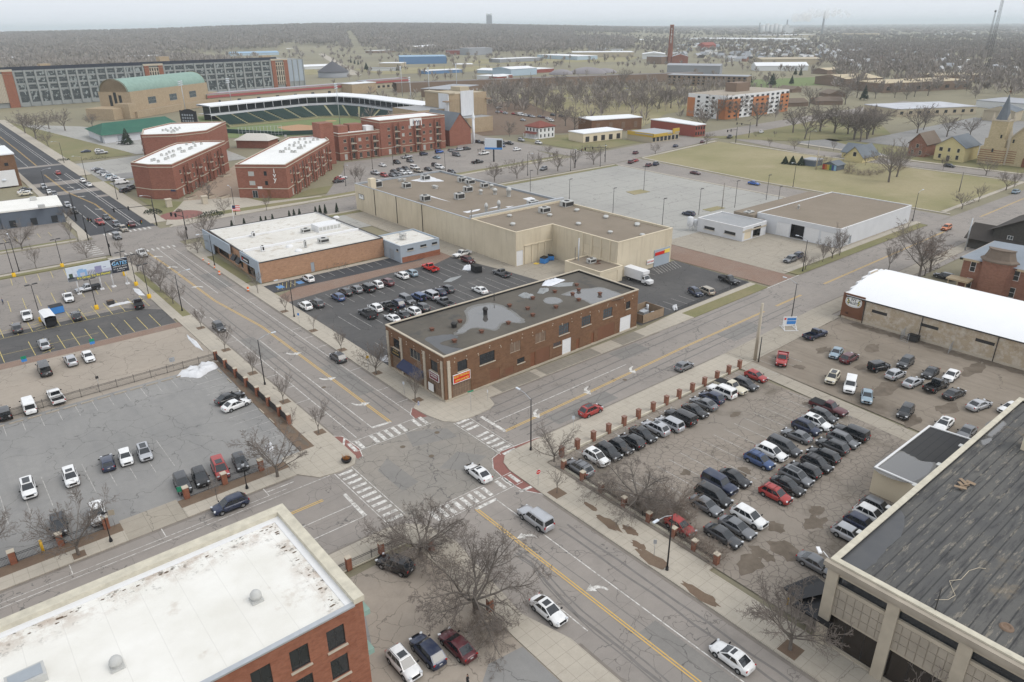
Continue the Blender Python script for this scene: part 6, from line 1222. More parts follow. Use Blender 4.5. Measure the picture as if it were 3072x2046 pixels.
# ---------------------------------------------------------------- bare winter trees
m_bark=plain('bark',(.165,.145,.125),.95,var=.35,scale=2.5,coords='obj');m_twig=plain('twigs',(.21,.18,.157),.95,var=.25,scale=1.2,coords='obj');m_pale=plain('pale_bark',(.30,.27,.23),.9,var=.3,scale=1,coords='obj');m_ever=plain('evergreen_needles',(.03,.042,.026),.95,var=.45,scale=2.5,coords='obj');m_brushm=plain('brush_stems',(.24,.195,.16),.95,var=.3,scale=2,coords='obj')
def grow(bt,bc,p,d,L,r,lev,cf_,rnd,rmin):
 nl=len(cf_['n']);ns=cf_['seg'][lev];pts=[p.copy()];dirs=[d.copy()];q=p.copy();dd=d.copy()
 for i in range(ns):
  w_=cf_['wob'][lev];dd=(dd+Vector((rnd.gauss(0,w_),rnd.gauss(0,w_),rnd.gauss(0,w_)+cf_['up'][lev]))).normalized();q=q+dd*(L/ns);pts.append(q.copy());dirs.append(dd.copy())
 tip=.35 if lev else .55;b=bt if lev<cf_.get('split',2) else bc;sides=(8,6,5,3,3,3)[lev]
 for i in range(ns):
  a,c=r*(1-(1-tip)*i/ns),r*(1-(1-tip)*(i+1)/ns);b.tube(pts[i],pts[i+1],max(a,rmin),max(c,rmin*.8),sides,False,True)
 if lev>=nl:return
 n=cf_['n'][lev];n=max(1,int(n*rnd.uniform(.8,1.25)+.5));az=rnd.uniform(0,6.28)
 for i in range(n):
  t=cf_['t0'][lev]+(1-cf_['t0'][lev])*((i+rnd.uniform(.2,.9))/n);t=min(t,.99);k=t*ns;j=int(k);pp=pts[j].lerp(pts[j+1],k-j);bd=dirs[j+1]
  az+=2.4+rnd.uniform(-.5,.5);ang=R(cf_['ang'][lev]*rnd.uniform(.7,1.3));o=bd.orthogonal().normalized();o2=bd.cross(o)
  nd=bd*math.cos(ang)+(o*math.cos(az)+o2*math.sin(az))*math.sin(ang)
  grow(bt,bc,pp,nd.normalized(),L*cf_['len'][lev]*rnd.uniform(.75,1.2)*(1-.35*t if lev else 1),max(r*(1-(1-tip)*t)*cf_['rad'],rmin),lev+1,cf_,rnd,rmin)
TREES={
'spread':dict(h=1.8,r=.30,n=[9,8,6,6,4],seg=[3,5,4,3,2,2],wob=[.08,.14,.16,.16,.15,.1],up=[0,.05,.0,-.02,-.01,0],t0=[.55,.25,.2,.15,.2],ang=[66,44,44,44,40],len=[2.9,.52,.52,.55,.5],rad=.55,split=3,rmin=.0105),
'vase':dict(h=1.5,r=.11,n=[7,6,5,4],seg=[2,5,4,3,2],wob=[.03,.07,.1,.12,.1],up=[0,.12,.1,.06,.04],t0=[.75,.2,.2,.2],ang=[30,26,30,34],len=[2.5,.5,.5,.5],rad=.55,split=2,rmin=.013),
'round':dict(h=1.4,r=.15,n=[8,6,6,5],seg=[2,5,4,3,2],wob=[.03,.1,.14,.15,.1],up=[0,.06,.03,.0,0],t0=[.6,.2,.2,.2],ang=[46,36,38,40],len=[2.7,.52,.5,.5],rad=.55,split=2,rmin=.014),
'young':dict(h=2.0,r=.06,n=[7,5,4],seg=[3,4,3,2],wob=[.03,.08,.1,.1],up=[0,.1,.08,.03],t0=[.4,.2,.2],ang=[34,32,34],len=[.95,.5,.5],rad=.5,split=2,rmin=.013),
'tall':dict(h=5.5,r=.34,n=[8,7,6,5],seg=[4,6,4,3,2],wob=[.05,.1,.14,.15,.12],up=[0,.07,.03,.0,0],t0=[.5,.22,.2,.2],ang=[42,38,40,42],len=[1.5,.52,.52,.52],rad=.52,split=2,rmin=.028),
'park':dict(h=5.0,r=.32,n=[8,6,6],seg=[3,5,4,2],wob=[.05,.11,.15,.15],up=[0,.06,.02,0],t0=[.5,.2,.15],ang=[44,40,44],len=[1.6,.5,.5],rad=.5,split=2,rmin=.045),
'far':dict(h=5.0,r=.35,n=[8,7,3],seg=[2,3,2,1],wob=[.05,.12,.15,.1],up=[0,.06,.02,0],t0=[.45,.2,.2],ang=[44,42,44],len=[1.5,.5,.55],rad=.5,split=2,rmin=.075),
'brush':dict(h=.25,r=.05,n=[15,6,5],seg=[1,5,3,2],wob=[.1,.15,.2,.2],up=[0,.03,.0,0],t0=[.1,.15,.2],ang=[42,36,40],len=[10,.45,.5],rad=.62,split=1,rmin=.014)}
TP={}
def tree(kind,var,loc,H,label,group=None,width=1.,bark=None,twig=None,cat='tree',merge=False):
 key=(kind,var,merge)
 if key not in TP:
  c=TREES[kind];rnd=random.Random(hash(kind)%1000 if False else sum(map(ord,kind))+var*31);bt,bc=MB(),MB();grow(bt,bc,Vector((0,0,-.05)),Vector((0,0,1)),c['h'],c['r'],0,c,rnd,c['rmin'])
  zs=[v[2] for v in bt.v+bc.v];nm='shrub' if kind=='brush' else 'tree'
  if merge:
   o=len(bt.v);bt.v+=bc.v;bt.f+=[tuple(i+o for i in f) for f in bc.f];bt.m+=[1]*len(bc.f);bt.sm+=bc.sm
   t=bt.build('bare_'+nm,[bark or m_bark,twig or m_twig])
  else:
   t=thing('bare_'+nm,'x',cat);bt.build('trunk' if kind!='brush' else 'stems',[bark or m_bark],t);bc.build('crown',[twig or m_twig],t)
  TP[key]=(t,max(zs));first=True;r=t
 else:r=dup(TP[key][0],(0,0,0));first=False
 s=H/TP[key][1];r.location=loc;r.rotation_euler=(0,0,random.uniform(0,6.28));r.scale=(s*width,s*width,s);tag(r,label,cat,group)
 if(bark or twig):
  for ch in([r] if merge else r.children):
   for i,sl_ in enumerate(ch.material_slots):
    sl_.link='OBJECT';sl_.material=(bark or m_bark) if(ch.name.startswith(('trunk','stems')) or(merge and i==0)) else(twig or m_twig)
 return r
tree('spread',1,W(8,545,700),8.6,'wide bare tree by the iron fence at the corner nearest the intersection','spreading bare trees on the near concrete yard',1.0)
tree('spread',2,W(8,930,1090),9.2,'largest bare tree spreading over parked cars on the near concrete yard','spreading bare trees on the near concrete yard',1.0)
tree('spread',3,W(8,2050,340),7.2,'broad bare tree inside the pillar fenced lot beside the sidewalk',None,1.15)
tree('round',1,W('x',2095,690),7.0,'round bare tree beside the lamp at the corner of the pillar fenced lot')
tree('round',2,W(7,1915,155),7.9,'round bare tree on the corner of the gray lot by the planter',None,1.15)
tree('round',3,W(7,545,695),9.0,'bare tree in a sidewalk pit by the iron fence of the gray lot',None,.95)
tree('round',1,W(7,-60,720),7.5,'bare tree cut by the left edge beside the iron fence')
tree('young',1,W(7,1500,318),4.2,'small bare tree between gate posts of the gray lot')
tree('young',2,W(8,1487,270),4.4,'thin bare tree in a square pit beside the stop sign')
tree('round',4,W(9,740,1350),8.4,'bare tree in a square pit in front of the stone showroom',None,.9)
tree('young',1,(57.4,12.0,.1),6.6,'slim bare tree against the bronze shop windows of the showroom',None,1.3)
for i,(k,x,y,H) in enumerate(((4,2198,1420,6.2),(4,1955,1210,6.3),(4,1745,1010,5.8),(4,1555,850,6.0),(4,1390,695,5.5))):tree('vase',i%3,W(k,x,y,.1),H,f'{ORD[i+1]} bare street tree from the crossing on the sidewalk beside the post and panel fence','street trees along the left sidewalk')
for i,(k,x,y,H,kd) in enumerate(((5,510,1200,7.4,'vase'),(5,240,1010,7.9,'round'),(5,0,850,5.6,'vase'),(4,2165,715,3.6,'young'),(4,1970,580,5.2,'vase'),(4,1780,455,6.5,'young'))):tree(kd,i%3,W(k,x,y,.1),H,f'{ORD[i+1]} bare street tree from the corner along the brick store sidewalk','street trees along the store sidewalk',.85 if kd=='round' else 1)
for i,(k,x,y,H) in enumerate(((4,1195,525,6.6),(4,1110,440,6.4),(4,1045,370,6.4),(4,950,300,6.0))):tree('round',i+1,W(k,x,y,.1),H,f'{ORD[i+1]} rounded bare tree from the lamp in the grass verge by the yellow striped lot','bare trees in the verge',.9)
for i,(k,x,y,H,l) in enumerate(((4,835,190,5,'small bare tree behind the billboard end'),(4,600,210,5.5,'bare tree on the verge behind the billboard'),(4,250,280,7,'bare tree on the verge left of the billboard'),(4,1365,180,6,'bare tree on the grass verge right of the white pickup'),(4,1285,125,6,'bare tree beside the junction kerb at the shop lawn'),('j',220,1140,9,'bare tree at the edge of the striped car park behind the slate gray building'),('j',690,1040,7,'bare tree beside the striped car park entrance'),('j',2030,1030,8,'bare tree by the sidewalk behind the bluegray shop front'),('j',2000,960,7,'wide bare tree on the lawn before the plaza gateposts'),('j',650,860,6,'thin bare tree along the slate gray building'),(6,1420,290,8.5,'leaning bare tree at the kerb by the curved white roof'))):tree('round' if i%2 else 'vase',1+i%3,W(k,x,y),H,l)
tree('tall',1,W(6,1630,345),15.0,'big bare tree behind the curved white roof near the mansion',None,1.05)
tree('tall',2,W('l',1735,560),9.5,'brown twiggy tree between the big bare tree and the mansion',None,1.2,m_bark,plain('russet_twigs',(.2,.13,.09),.95,coords='obj'))
tree('round',2,W('l',1700,585),6,'low bare tree beside the mansion drive')
for i,(x,y,H) in enumerate(((845,290,5.6),(965,238,6.3),(1030,213,8.0),(1080,193,9.2))):tree('vase' if i%2 else 'round',1+i%2,W(6,x,y,.1),H,f'{ORD[i+1]} bare tree from the lamp on the verge of the garage yard','bare trees on the garage verge',1.0)
def brush(pts,label,H=2.4,n=None):
 return[tree('brush',i%3,W(*p),H*random.uniform(.8,1.15),label,'bare brush inside the pillar fence',1.25,m_brushm,m_brushm,'shrub') for i,p in enumerate(pts)]
brush([('a',x,y) for x,y in((330,985),(430,1035),(520,1075),(600,1120),(690,1150),(760,1200),(850,1190),(880,1260),(960,1300),(930,1360),(1010,1380),(1080,1420),(1140,1490),(820,1120),(940,1180))],'tangled bare brush behind the low pillar fence beside the near sidewalk',2.6)
brush([('a',700,1080),('a',860,1080)],'taller bare brush against parked cars inside the pillar fence',4.0)
brush([(8,600,650),(8,430,780),(8,500,730),(8,760,760)],'bare brush around the corner tree on the near concrete yard',2.0)
brush([(8,860,1230),(8,960,1190),(8,1080,1230),(8,1000,1290)],'low bare brush under the largest bare tree',2.2)
# ---------------------------------------------------------------- street furniture
m_poleblk=plain('lamp_post_paint',(.022,.022,.024),.5);m_lamphd=plain('lamp_head',(.62,.66,.70),.4)
FP={}
def lamp(x,y,H,arm,label,group,L=2.6):
 key=(round(H),L)
 t=thing('street_lamp',label,'street lamp',(x,y,.1),arm,group)
 b=MB();b.tube((0,0,0),(0,0,.5),.2,.17,10);b.tube((0,0,.5),(0,0,H),.11,.07,8);b.build('pole',[m_poleblk],t)
 b=MB();b.tube((0,0,H-.05),(L*.5,0,H+.45),.045,n=6);b.tube((L*.5,0,H+.45),(L,0,H+.6),.045,n=6);b.build('arm',[m_metal],t)
 b=MB();b.obox((L+.35,0,H+.6),.85,.3,.14);b.mi=1;b.obox((L+.4,0,H+.52),.6,.22,.04);b.build('lamp_head',[m_lamphd,m_white],t)
 return t
sg='cobra head lamps along the streets'
for(k,x,y,H,a,l) in((5,1307,1540,8.7,N_,'tall black lamp at the corner of the pillar fenced lot'),(4,1828,1088,8.8,E_,'black lamp beside the second sidewalk tree on the left street'),(4,1258,578,8.6,E_,'black lamp at the end of the grass verge on the left street'),(8,2245,800,7.9,W_,'dark green lamp on the near sidewalk beside the brush'),(6,748,640,8.3,N_,'gray lamp beside the white and blue yard sign'),(4,2030,620,8.6,W_,'black lamp at the street edge of the dark lot'),('l',895,560,8.3,N_,'black lamp by the garage yard trees'),('l',1620,225,9,E_,'lamp at the far crossing before the big field'),
  ('j',1540,905,9.5,W_,'black lamp on the junction corner near the plaza'),('j',745,860,9.5,E_,'lamp beside the dark jeep on the far street'),('i',800,1050,9.5,E_,'lamp left of the light band on the far street'),('i',1290,1470,9.5,E_,'lamp beside the silver SUV on the far street'),('i',1455,780,9.5,W_,'lamp on the right kerb of the far street by the white SUV'),('i',1975,1115,9.5,W_,'lamp on the right kerb of the far street before the parked row'),('i',1080,495,9.5,W_,'lamp at the far side street corner'),('j',2310,800,9,N_,'lamp on the plaza lawn sidewalk'),('j',2105,1300,8.5,W_,'lamp before the blue gray shop front'),('j',190,1355,9,N_,'lamp on the left verge of the cross street'),('f',620,500,8,S_,'lamp at the near end of the apartment car park'),('f',305,700,8,S_,'lamp behind the cream store chimney'),('f',862,455,8,S_,'lamp beside the dark SUV on the apartment car park'),('f',1475,525,8,S_,'lamp at the roof corner on the apartment car park'),
  (2,1285,1212,9,S_,'first lamp from the left on the cross street verge'),(2,1580,1180,9,S_,'second lamp from the left on the cross street verge'),(2,1785,1150,9,S_,'lamp by the wide far junction'),(3,865,1020,8,S_,'lamp between the field and the small car park'),(3,760,1290,9,W_,'lamp at the field edge near the rainbow shed')):p=W(k,x,y);lamp(p.x,p.y,H,a,l,sg)
def post_lamp(k,x,y,l):
 p=W(k,x,y);t=thing('post_lamp',l,'street lamp',(p.x,p.y,.12),0,'short black lantern posts');b=MB();b.lathe([(.22,0),(.2,.3),(.1,.6),(.06,1.0),(.05,3.6),(.09,3.65)],(0,0,0),12);b.build('post',[m_poleblk],t);b=MB();b.lathe([(.1,3.65),(.2,3.9),(.22,4.1),(.16,4.25)],(0,0,0),10);b.build('lantern',[m_lamphd],t);b=MB();b.lathe([(.24,4.2),(.2,4.4),(.05,4.55),(.02,4.7),(.001,4.72)],(0,0,0),10);b.build('cap',[m_poleblk],t)
post_lamp(7,768,603,'black lantern post next to the white SUV at the iron fence');post_lamp(7,1705,238,'black lantern post above the parked navy SUV')
def lot_light(k,x,y,yt,l,g,base=None,heads=2,ang=0,H=None):
 p=W(k,x,y);H=H or height(k,x,y,yt);t=thing('lot_light',l,'lamp',(p.x,p.y,0),ang,g);b=MB();b.tube((0,0,0),(0,0,H),.09,.07,8);b.build('pole',[m_poleblk],t)
 if base:b=MB();b.lathe([(.45,0),(.45,.9),(.3,1.0),(.001,1.02)],(0,0,0),14);b.build('base',[m_safety],t)
 b=MB()
 for i in range(heads):s=(-1)**i;b.obox((s*.75,0,H+.1),.95,.5,.16)
 b.tube((-.7,0,H+.02),(.7,0,H+.02),.04,n=6);b.build('lamp_head',[m_dkmetal],t)
gy='lights with yellow bases on the striped lot'
for(k,x,y,yt,l) in(('c',760,385,150,'yellow based light in front of the billboard'),('c',325,480,195,'yellow based light beside the white trailer'),('c',1172,298,38,'yellow based light at the street corner of the striped lot'),('c',1070,200,-35,'yellow based light at the right end of the billboard'),('c',112,130,-130,'yellow based light at the far left sidewalk'),('c',490,55,-160,'yellow based light on the far sidewalk left of the billboard'),('c',980,120,-60,'yellow based light hidden behind the billboard end')):lot_light(k,x,y,yt,l,gy,True,2,.2)
for i,(k,x,y,yt) in enumerate(((2,1303,1322,1178),(2,1572,1387,1238),(2,1872,1478,1300),(2,2212,1560,1372),(3,110,1482,1305),(3,358,1432,1250),(3,575,1380,1210),(3,660,1385,1290))):lot_light(k,x,y,yt,f'{ORD[i+1]} light from the store roof end on the pale empty parking lot','lights around the pale empty parking lot',None,1)
lot_light(2,2085,1315,1150,'light standing in the grass island of the pale parking lot',None,None,2)
b=MB();c=W(2,2040,1325);b.prism([(c.x-4.5,c.y-2.5),(c.x+4,c.y-3),(c.x+4.5,c.y+2),(c.x-3,c.y+3)],0,.14);structure('grass_island',b,[m_drygrass]);b=MB();c=W(3,210,1440);b.prism([(c.x-4,c.y-2),(c.x+4,c.y-2.2),(c.x+4,c.y+1.2),(c.x-4,c.y+1.5)],0,.14);structure('grass_island',b,[m_drygrass])
for(k,x,y,H,r0,m_,l) in((6,497,915,11.6,.32,m_conc,'thick pale concrete utility pole at the alley mouth'),(6,522,930,5.2,.12,m_dkmetal,'thin dark pole touching the thick concrete pole'),(5,1632,322,9.5,.2,m_metal,'pale steel pole beside the loading annex'),(5,1610,318,7.0,.12,m_polewood,'short wooden pole beside the pale steel pole'),(3,918,1172,9.5,.25,m_conc,'leaning concrete pole next to the rainbow shed'),(3,1418,1250,8,.3,m_polewood,'broken tree stem standing on the big field'),(3,1905,1325,7.5,.2,m_polewood,'ivy grown pole on the big field'),('l',1965,420,9.2,.2,m_metal,'gray pole beside the dark timber house'),(3,270,1440,9,.14,m_polewood,'wooden pole on the pale lot by the grass island'),(5,905,160,12,.16,m_polewood,'wooden pole against the cream store wall')):
 p=W(k,x,y);b=MB();b.tube((0,0,0),(0,0,H),r0,r0*.7,10);
 if m_ is m_polewood and H>8.5:b.obox((0,0,H-.6),2.2,.12,.12,.6)
 if r0>.3:
  for i in range(26):b.obox((0,r0*.85,1+i*.38),.16,.12,.08)
 tag(b.build('utility_pole' if 'stem' not in l else 'tree_snag',[m_],None,(p.x,p.y,0)),l,'pole' if 'stem' not in l else 'tree')
# signs on posts
def post_sign(k,x,y,H,w_,h_,mat,label,txt=None,tm=None,ang=R(-140),shape=None,name='road_sign'):
 p=W(k,x,y);t=thing(name,label,'sign',(p.x,p.y,.1),ang+R(90));b=MB();b.tube((0,0,0),(0,0,H),.03,n=6);b.build('post',[m_metal],t);b=MB()
 if shape=='oct':
  o=[(w_/2*1.08*math.cos(R(22.5+45*i)),w_/2*1.08*math.sin(R(22.5+45*i))) for i in range(8)];b.mi=1;b.face([(a,-.05,H-w_/2+c) for a,c in o]);b.mi=0;b.face([(a*.9,-.056,H-w_/2+c*.9) for a,c in o]);b.mi=2;b.face([(a,-.03,H-w_/2+c) for a,c in o][::-1])
 else:b.box(-w_/2,-.06,H-h_,w_/2,-.035,H)
 o=b.build('panel',[mat,m_signwhite,m_metal],t)
 if txt:
  x_=text(txt,h_*.42 if shape!='oct' else w_*.3,(0,-.07,H-h_/2 if shape!='oct' else H-w_/2),(1,0,0),(0,0,1),tm or m_signwhite,o,sx=.85)
 return t
FC=R(-140)
post_sign(8,1357,215,2.6,.75,.75,m_redsign,'red octagonal stop sign on the corner of the pillar fenced lot','STOP',m_signwhite,R(-95),'oct','stop_sign')
post_sign(5,895,1272,3.9,1.1,.25,m_sgreen,'green street name blades on a post at the brick store corner',None,None,R(-100),None,'street_name_sign')
post_sign(5,187,985,2.9,.55,.55,m_safety,'yellow warning sign beside a tree near the brick store',None,None,R(-90));post_sign(5,435,1152,2.4,.4,.5,m_lamphd,'small blue gray parking sign by the brick store awning',None,None,R(-160));post_sign(5,1598,1402,2.6,.45,.6,m_lamphd,'small pale sign on the sidewalk along the brick pillar fence');post_sign(8,2155,705,2.5,.4,.6,m_metal,'back of a gray sign on the near sidewalk by the brush');post_sign(4,2065,662,2.3,.4,.55,m_signblue,'small blue parking sign at the dark lot sidewalk');post_sign(5,1010,1195,2.0,.2,.5,m_signwhite,'white marker post on the sidewalk along the brick store')
for k,x,y,l in(('c',738,705,'green and blue lot sign beside the white sedan'),('c',207,845,'green and blue lot sign beside the black van')):
 t=post_sign(k,x,y,2.3,.9,1.1,m_signblue,l,None,None,R(-90),None,'lot_sign');b=MB();b.box(-.45,-.07,1.75,.45,-.03,2.32);b.build('upper_panel',[m_sgreen],t)
post_sign('c',1362,850,2.2,.95,.9,m_metal,'gray notice on the iron fence by the snow pile',None,None,R(-90),None,'notice');post_sign('d',1425,520,2.0,.6,.8,m_sgreen,'small green and white sign by the brick gate post',None,None,R(-110));post_sign('d',905,735,2.6,.7,.8,m_conc,'pale sign behind the brick gate post',None,None,R(-110));post_sign('c',780,1000,2.2,.5,.5,m_dkmetal,'dark sign standing at the iron fence',None,None,R(-90))
t=thing('yard_sign','white and blue property sign on a white timber frame beside the street','sign',W(6,730,700),R(-38));t.location.z=.1
b=MB();b.obox((0,0,1.7),2.8,.1,1.9);b.mi=1;b.obox((.35,-.06,2.1),1.9,.02,.55);b.obox((.35,-.06,1.35),1.9,.02,.7);b.mi=2;b.obox((-1.0,-.06,2.2),.4,.02,.4);b.build('panel',[m_white,m_signblue,m_redsign],t)
b=MB()
for s in(-1.25,1.25):b.obox((s,0,.5),.12,.12,1.2);b.obox((s,0,.06),.12,3.0,.12);b.obox((s,-.6,.6),.1,.1,1.5,0,R(-45));b.obox((s,.6,.6),.1,.1,1.5,0,R(45))
b.obox((0,-1.4,.06),3.0,.12,.12);b.obox((0,1.4,.06),3.0,.12,.12);b.build('frame',[m_white],t)
# billboard
t=thing('billboard','long dealership billboard with yellow slogan above the striped lot','billboard',(29.5,194.1,0),R(2))
b=MB()
for i,x in enumerate((-5.3,-.3,2.4,5.6)):b.tube((x,.3,0),(x,.3,6.6),.16,n=8);b.obox((x,.3,.15),.9,.9,.3)
b.build('steel_posts',[m_white],t)
b=MB();b.box(-7.0,-.15,3.5,6.6,.15,6.9);o=b.build('panel',[plain('billboard_sky',(.62,.68,.75),.5,var=.08)],t)
art=MB();MC=[plain('art_dark',(.03,.035,.05),.5),plain('art_blue',(.25,.42,.66),.5,var=.2),plain('art_pale',(.50,.52,.62),.5,var=.15),plain('art_road',(.16,.17,.18),.5),plain('art_green',(.05,.08,.05),.6),plain('art_violet',(.27,.27,.42),.5)]
def q_(mi,x0,z0,x1,z1,d):art.mi=mi;art.face([(x0,-.15-d,z0),(x1,-.15-d,z0),(x1,-.15-d,z1),(x0,-.15-d,z1)])
q_(3,-7,3.5,2.7,4.45,.004);q_(0,2.7,3.5,6.6,6.9,.006);q_(4,-6.6,4.45,-5.8,5.4,.008);q_(2,-5.4,4.45,-4.9,5.1,.008);q_(1,-4.8,4.3,-2.7,5.9,.01);q_(2,-4.2,4.4,-3.2,5.2,.012);q_(1,-4.4,5.9,-3.4,6.15,.01);q_(2,-2.7,4.4,-.9,5.6,.009);q_(5,-.9,4.5,.6,6.1,.011);q_(2,.6,4.5,2.7,5.2,.01);q_(5,.9,5.5,1.6,5.7,.012);q_(0,-6.9,4.1,-5.6,4.5,.01)
for i in range(5):q_(3,-2.5+i*.35,4.5,-2.35+i*.35,5.3,.013)
art.build('artwork',MC,o)
text("It's Great To Be Home!",.78,(-1.4,-.18,3.98),(1,0,0),(0,0,1),plain('slogan_yellow',(.85,.75,.05),.5),o,sx=.98);m_cy=plain('logo_blue',(.25,.55,.85),.5)
text('GATES',1.15,(4.6,-.18,5.75),(1,0,0),(0,0,1),m_cy,o,shear=.2);text('CHEVROLET - MAZDA',.32,(4.65,-.18,5.05),(1,0,0),(0,0,1),m_signwhite,o);text('311 E. IRELAND',.46,(4.65,-.18,4.45),(1,0,0),(0,0,1),m_signwhite,o);text('GATESAUTO.COM',.22,(4.65,-.18,3.95),(1,0,0),(0,0,1),m_signwhite,o)
b=MB()
for i in range(14):
 a0,a1=math.pi*(.12+.06*i),math.pi*(.12+.06*(i+1)-.015);b.face([(4.6+r*math.cos(a)*1.0,-.175,5.6+r*.62*math.sin(a)) for a,r in((a0,1.6),(a0,1.75),(a1,1.75),(a1,1.6))][::-1])
b.build('arch_logo',[m_signwhite],o)
# fences
m_fbrick=brick_mat('fence_brick',(.30,.11,.065),(.35,.15,.09))
def rail_fence(name,label,segs,H,posts,pm,bars=.14,cat='fence',ph=None,pw=.55,panel=None,pname='pillar',kerb=None,capm=None):
 c=posts[0] if posts else segs[0][0];t=thing(name,label,cat,(c[0],c[1],.05))
 def loc(p,z=0):return(p[0]-c[0],p[1]-c[1],z)
 for p in posts:
  b=MB();h=ph or H+.3;x,y,_=loc(p);b.box(x-pw/2,y-pw/2,-.05,x+pw/2,y+pw/2,h);b.mi=1;b.box(x-pw/2-.05,y-pw/2-.05,h,x+pw/2+.05,y+pw/2+.05,h+.1);b.build(pname,[pm,capm or m_stone],t)
 for a,d_ in segs:
  b=MB();A=Vector(loc(a));D=Vector(loc(d_));n=max(1,int((D-A).length/bars));dv=(D-A).normalized();an=math.atan2(dv.y,dv.x)
  for z in(.15,H-.12,H-.32):b.obox(((A.x+D.x)/2,(A.y+D.y)/2,z),(D-A).length,.04,.045,an)
  for i in range(n+1):q=A.lerp(D,i/n);big=(i%18==0);b.obox((q.x,q.y,H/2+(.08 if big else 0)),.07 if big else .022,.07 if big else .022,H+(.16 if big else 0),an)
  if panel:
   b.mi=1;b.obox(((A.x+D.x)/2,(A.y+D.y)/2,H/2),(D-A).length,.05,H-.3,an)
  b.build('railing',[m_black,panel or m_black],t)
  if kerb:b=MB();b.obox(((A.x+D.x)/2,(A.y+D.y)/2,kerb/2-.05),(D-A).length,.3,kerb,an);b.build('kerb',[m_cap],t)
 return t
g2=lambda L:[tuple(W(*p)[:2]) for p in L]
pp=g2([('a',35,722),('a',155,668),('a',270,607),('a',382,551),('a',492,493),('a',596,440),('a',697,383),('a',795,335),('a',887,288),('a',980,238),('a',1067,193),('a',1154,145),('a',1237,102),('a',1315,62)]);pp=[(x,66.15+i*.03) for i,(x,y) in enumerate(pp)]
t=rail_fence('pillar_fence','row of short red brick pillars along the sidewalk of the parking lot',[],1.0,pp,m_fbrick,ph=1.55,pw=.6,capm=m_fbrick)
for i in range(len(pp)-1):b=MB();a,d_=pp[i],pp[i+1];c=pp[0];b.obox(((a[0]+d_[0])/2-c[0],(a[1]+d_[1])/2-c[1],.12),abs(d_[0]-a[0])-.6,.22,.35);b.build('kerb',[m_cap],t)
pp=[(61.9,y) for y in(63.6,59.7,56.1,51.9,47.6,43.6,40.4,37.2)]
rail_fence('pillar_fence','low iron railing with red brick pillars between the brush and the near sidewalk',[((61.9,pp[i][1]-.3),(61.9,pp[i+1][1]+.3)) for i in range(7)],.85,pp,m_fbrick,.16,ph=1.35,pw=.6,kerb=.25)
pp=g2([('d',118,1040),('d',492,905),('d',850,765),('d',1482,528),('d',1778,412),('d',2062,300)]);pp=[(x,91.6) for x,y in pp]
rail_fence('iron_fence','black iron fence with brick gate posts along the gray lot',[((-30,91.6),(pp[0][0]-.4,91.6))]+[((pp[i][0]+.4,91.6),(pp[i+1][0]-.4,91.6)) for i in(0,1,3,4)],1.35,pp,m_redb,.14,ph=1.75,pw=.7)
pp=[(36.4+.06*i,y) for i,y in enumerate((134.4,129.3,124.2,119.2,114.3,109.6,105.2,101.6))]
rail_fence('panel_fence','dark panelled fence with stone capped posts along the left sidewalk',[((pp[i][0],pp[i][1]-.3),(pp[i+1][0],pp[i+1][1]+.3)) for i in range(7)],1.5,pp,m_redb,.2,ph=1.8,pw=.6,panel=m_dkmetal)
rail_fence('iron_fence','black iron fence dividing the pale concrete lot from the gray lot',[((36,134.3),(-70,133.0))],1.5,[],m_redb,.16)
pp=[(27.9,64.6),(32.2,64.4),(37.2,61.0),(36.6,48.6)]
rail_fence('iron_fence','iron fence with brick posts on the near concrete yard by the corner tree',[((20.6,64.6),(27.5,64.6)),((28.3,64.6),(31.9,64.4)),((32.5,64.4),(35.5,64.2))],1.3,pp,m_redb,.14,ph=1.7,pw=.6,kerb=.2)
rail_fence('low_rail','low rusty rail along the sidewalk by the cream store entrance',[((124,92.9),(153.5,94.0))],.75,[],m_redb,1.2)
# equipment enclosure by the store entrance
t=thing('equipment_pen','tan fenced pen with white utility equipment at the brick store end','pen',(116.5,95.5,0));b=MB();p=[(-3.6,-2.6),(3.4,-2.6),(3.4,2.6),(-3.6,2.6)]
for i in range(4):a,c=p[i],p[(i+1)%4];b.obox(((a[0]+c[0])/2,(a[1]+c[1])/2,.95),math.hypot(c[0]-a[0],c[1]-a[1])+.1,.1,1.9,math.atan2(c[1]-a[1],c[0]-a[0]))
b.build('board_wall',[m_wood],t);b=MB();b.box(-1.2,-.8,0,.6,.6,1.4);b.tube((1.4,.4,0),(1.4,.4,2.3),.3,n=12);b.obox((-.3,0,1.9),2.4,.08,.08);b.obox((1.6,-1.2,.5),1,.8,1);b.build('equipment',[m_metal],t)
# small things
for i,(k,x,y,l) in enumerate(((4,1402,225,'orange cone at the kerb furthest up the shop front'),(4,1441,253,'orange cone second up the kerb of the shop front'),(4,1480,278,'orange cone third up the kerb of the shop front'),(4,1515,325,'orange barrel at the planted bed by the kerb'),(4,1712,438,'orange barrel standing alone on the kerb'))):
 p=W(k,x,y,.13);b=MB();b.box(-.2,-.2,0,.2,.2,.04);b.lathe([(.17,.04),(.03,.75),(.001,.76)] if i<3 else[(.28,.04),(.26,.9),(.2,1.0),(.001,1.0)],(0,0,0),12);b.mi=1;b.lathe([(.125,.3),(.09,.5)] if i<3 else[(.283,.3),(.28,.55)],(0,0,.003),12);tag(b.build('traffic_cone' if i<3 else 'traffic_barrel',[m_orange,m_signwhite],None,p),l,'cone' if i<3 else 'barrel')
p=W('x',265,690,.13);t=thing('planter','black round planter with dry orange grasses on the corner bulb-out','planter',p);b=MB();b.lathe([(.55,0),(.75,.35),(.78,.5),(.66,.52),(.62,.4),(.001,.4)],(0,0,0),18);b.build('pot',[m_black],t);b=MB();rnd=random.Random(2)
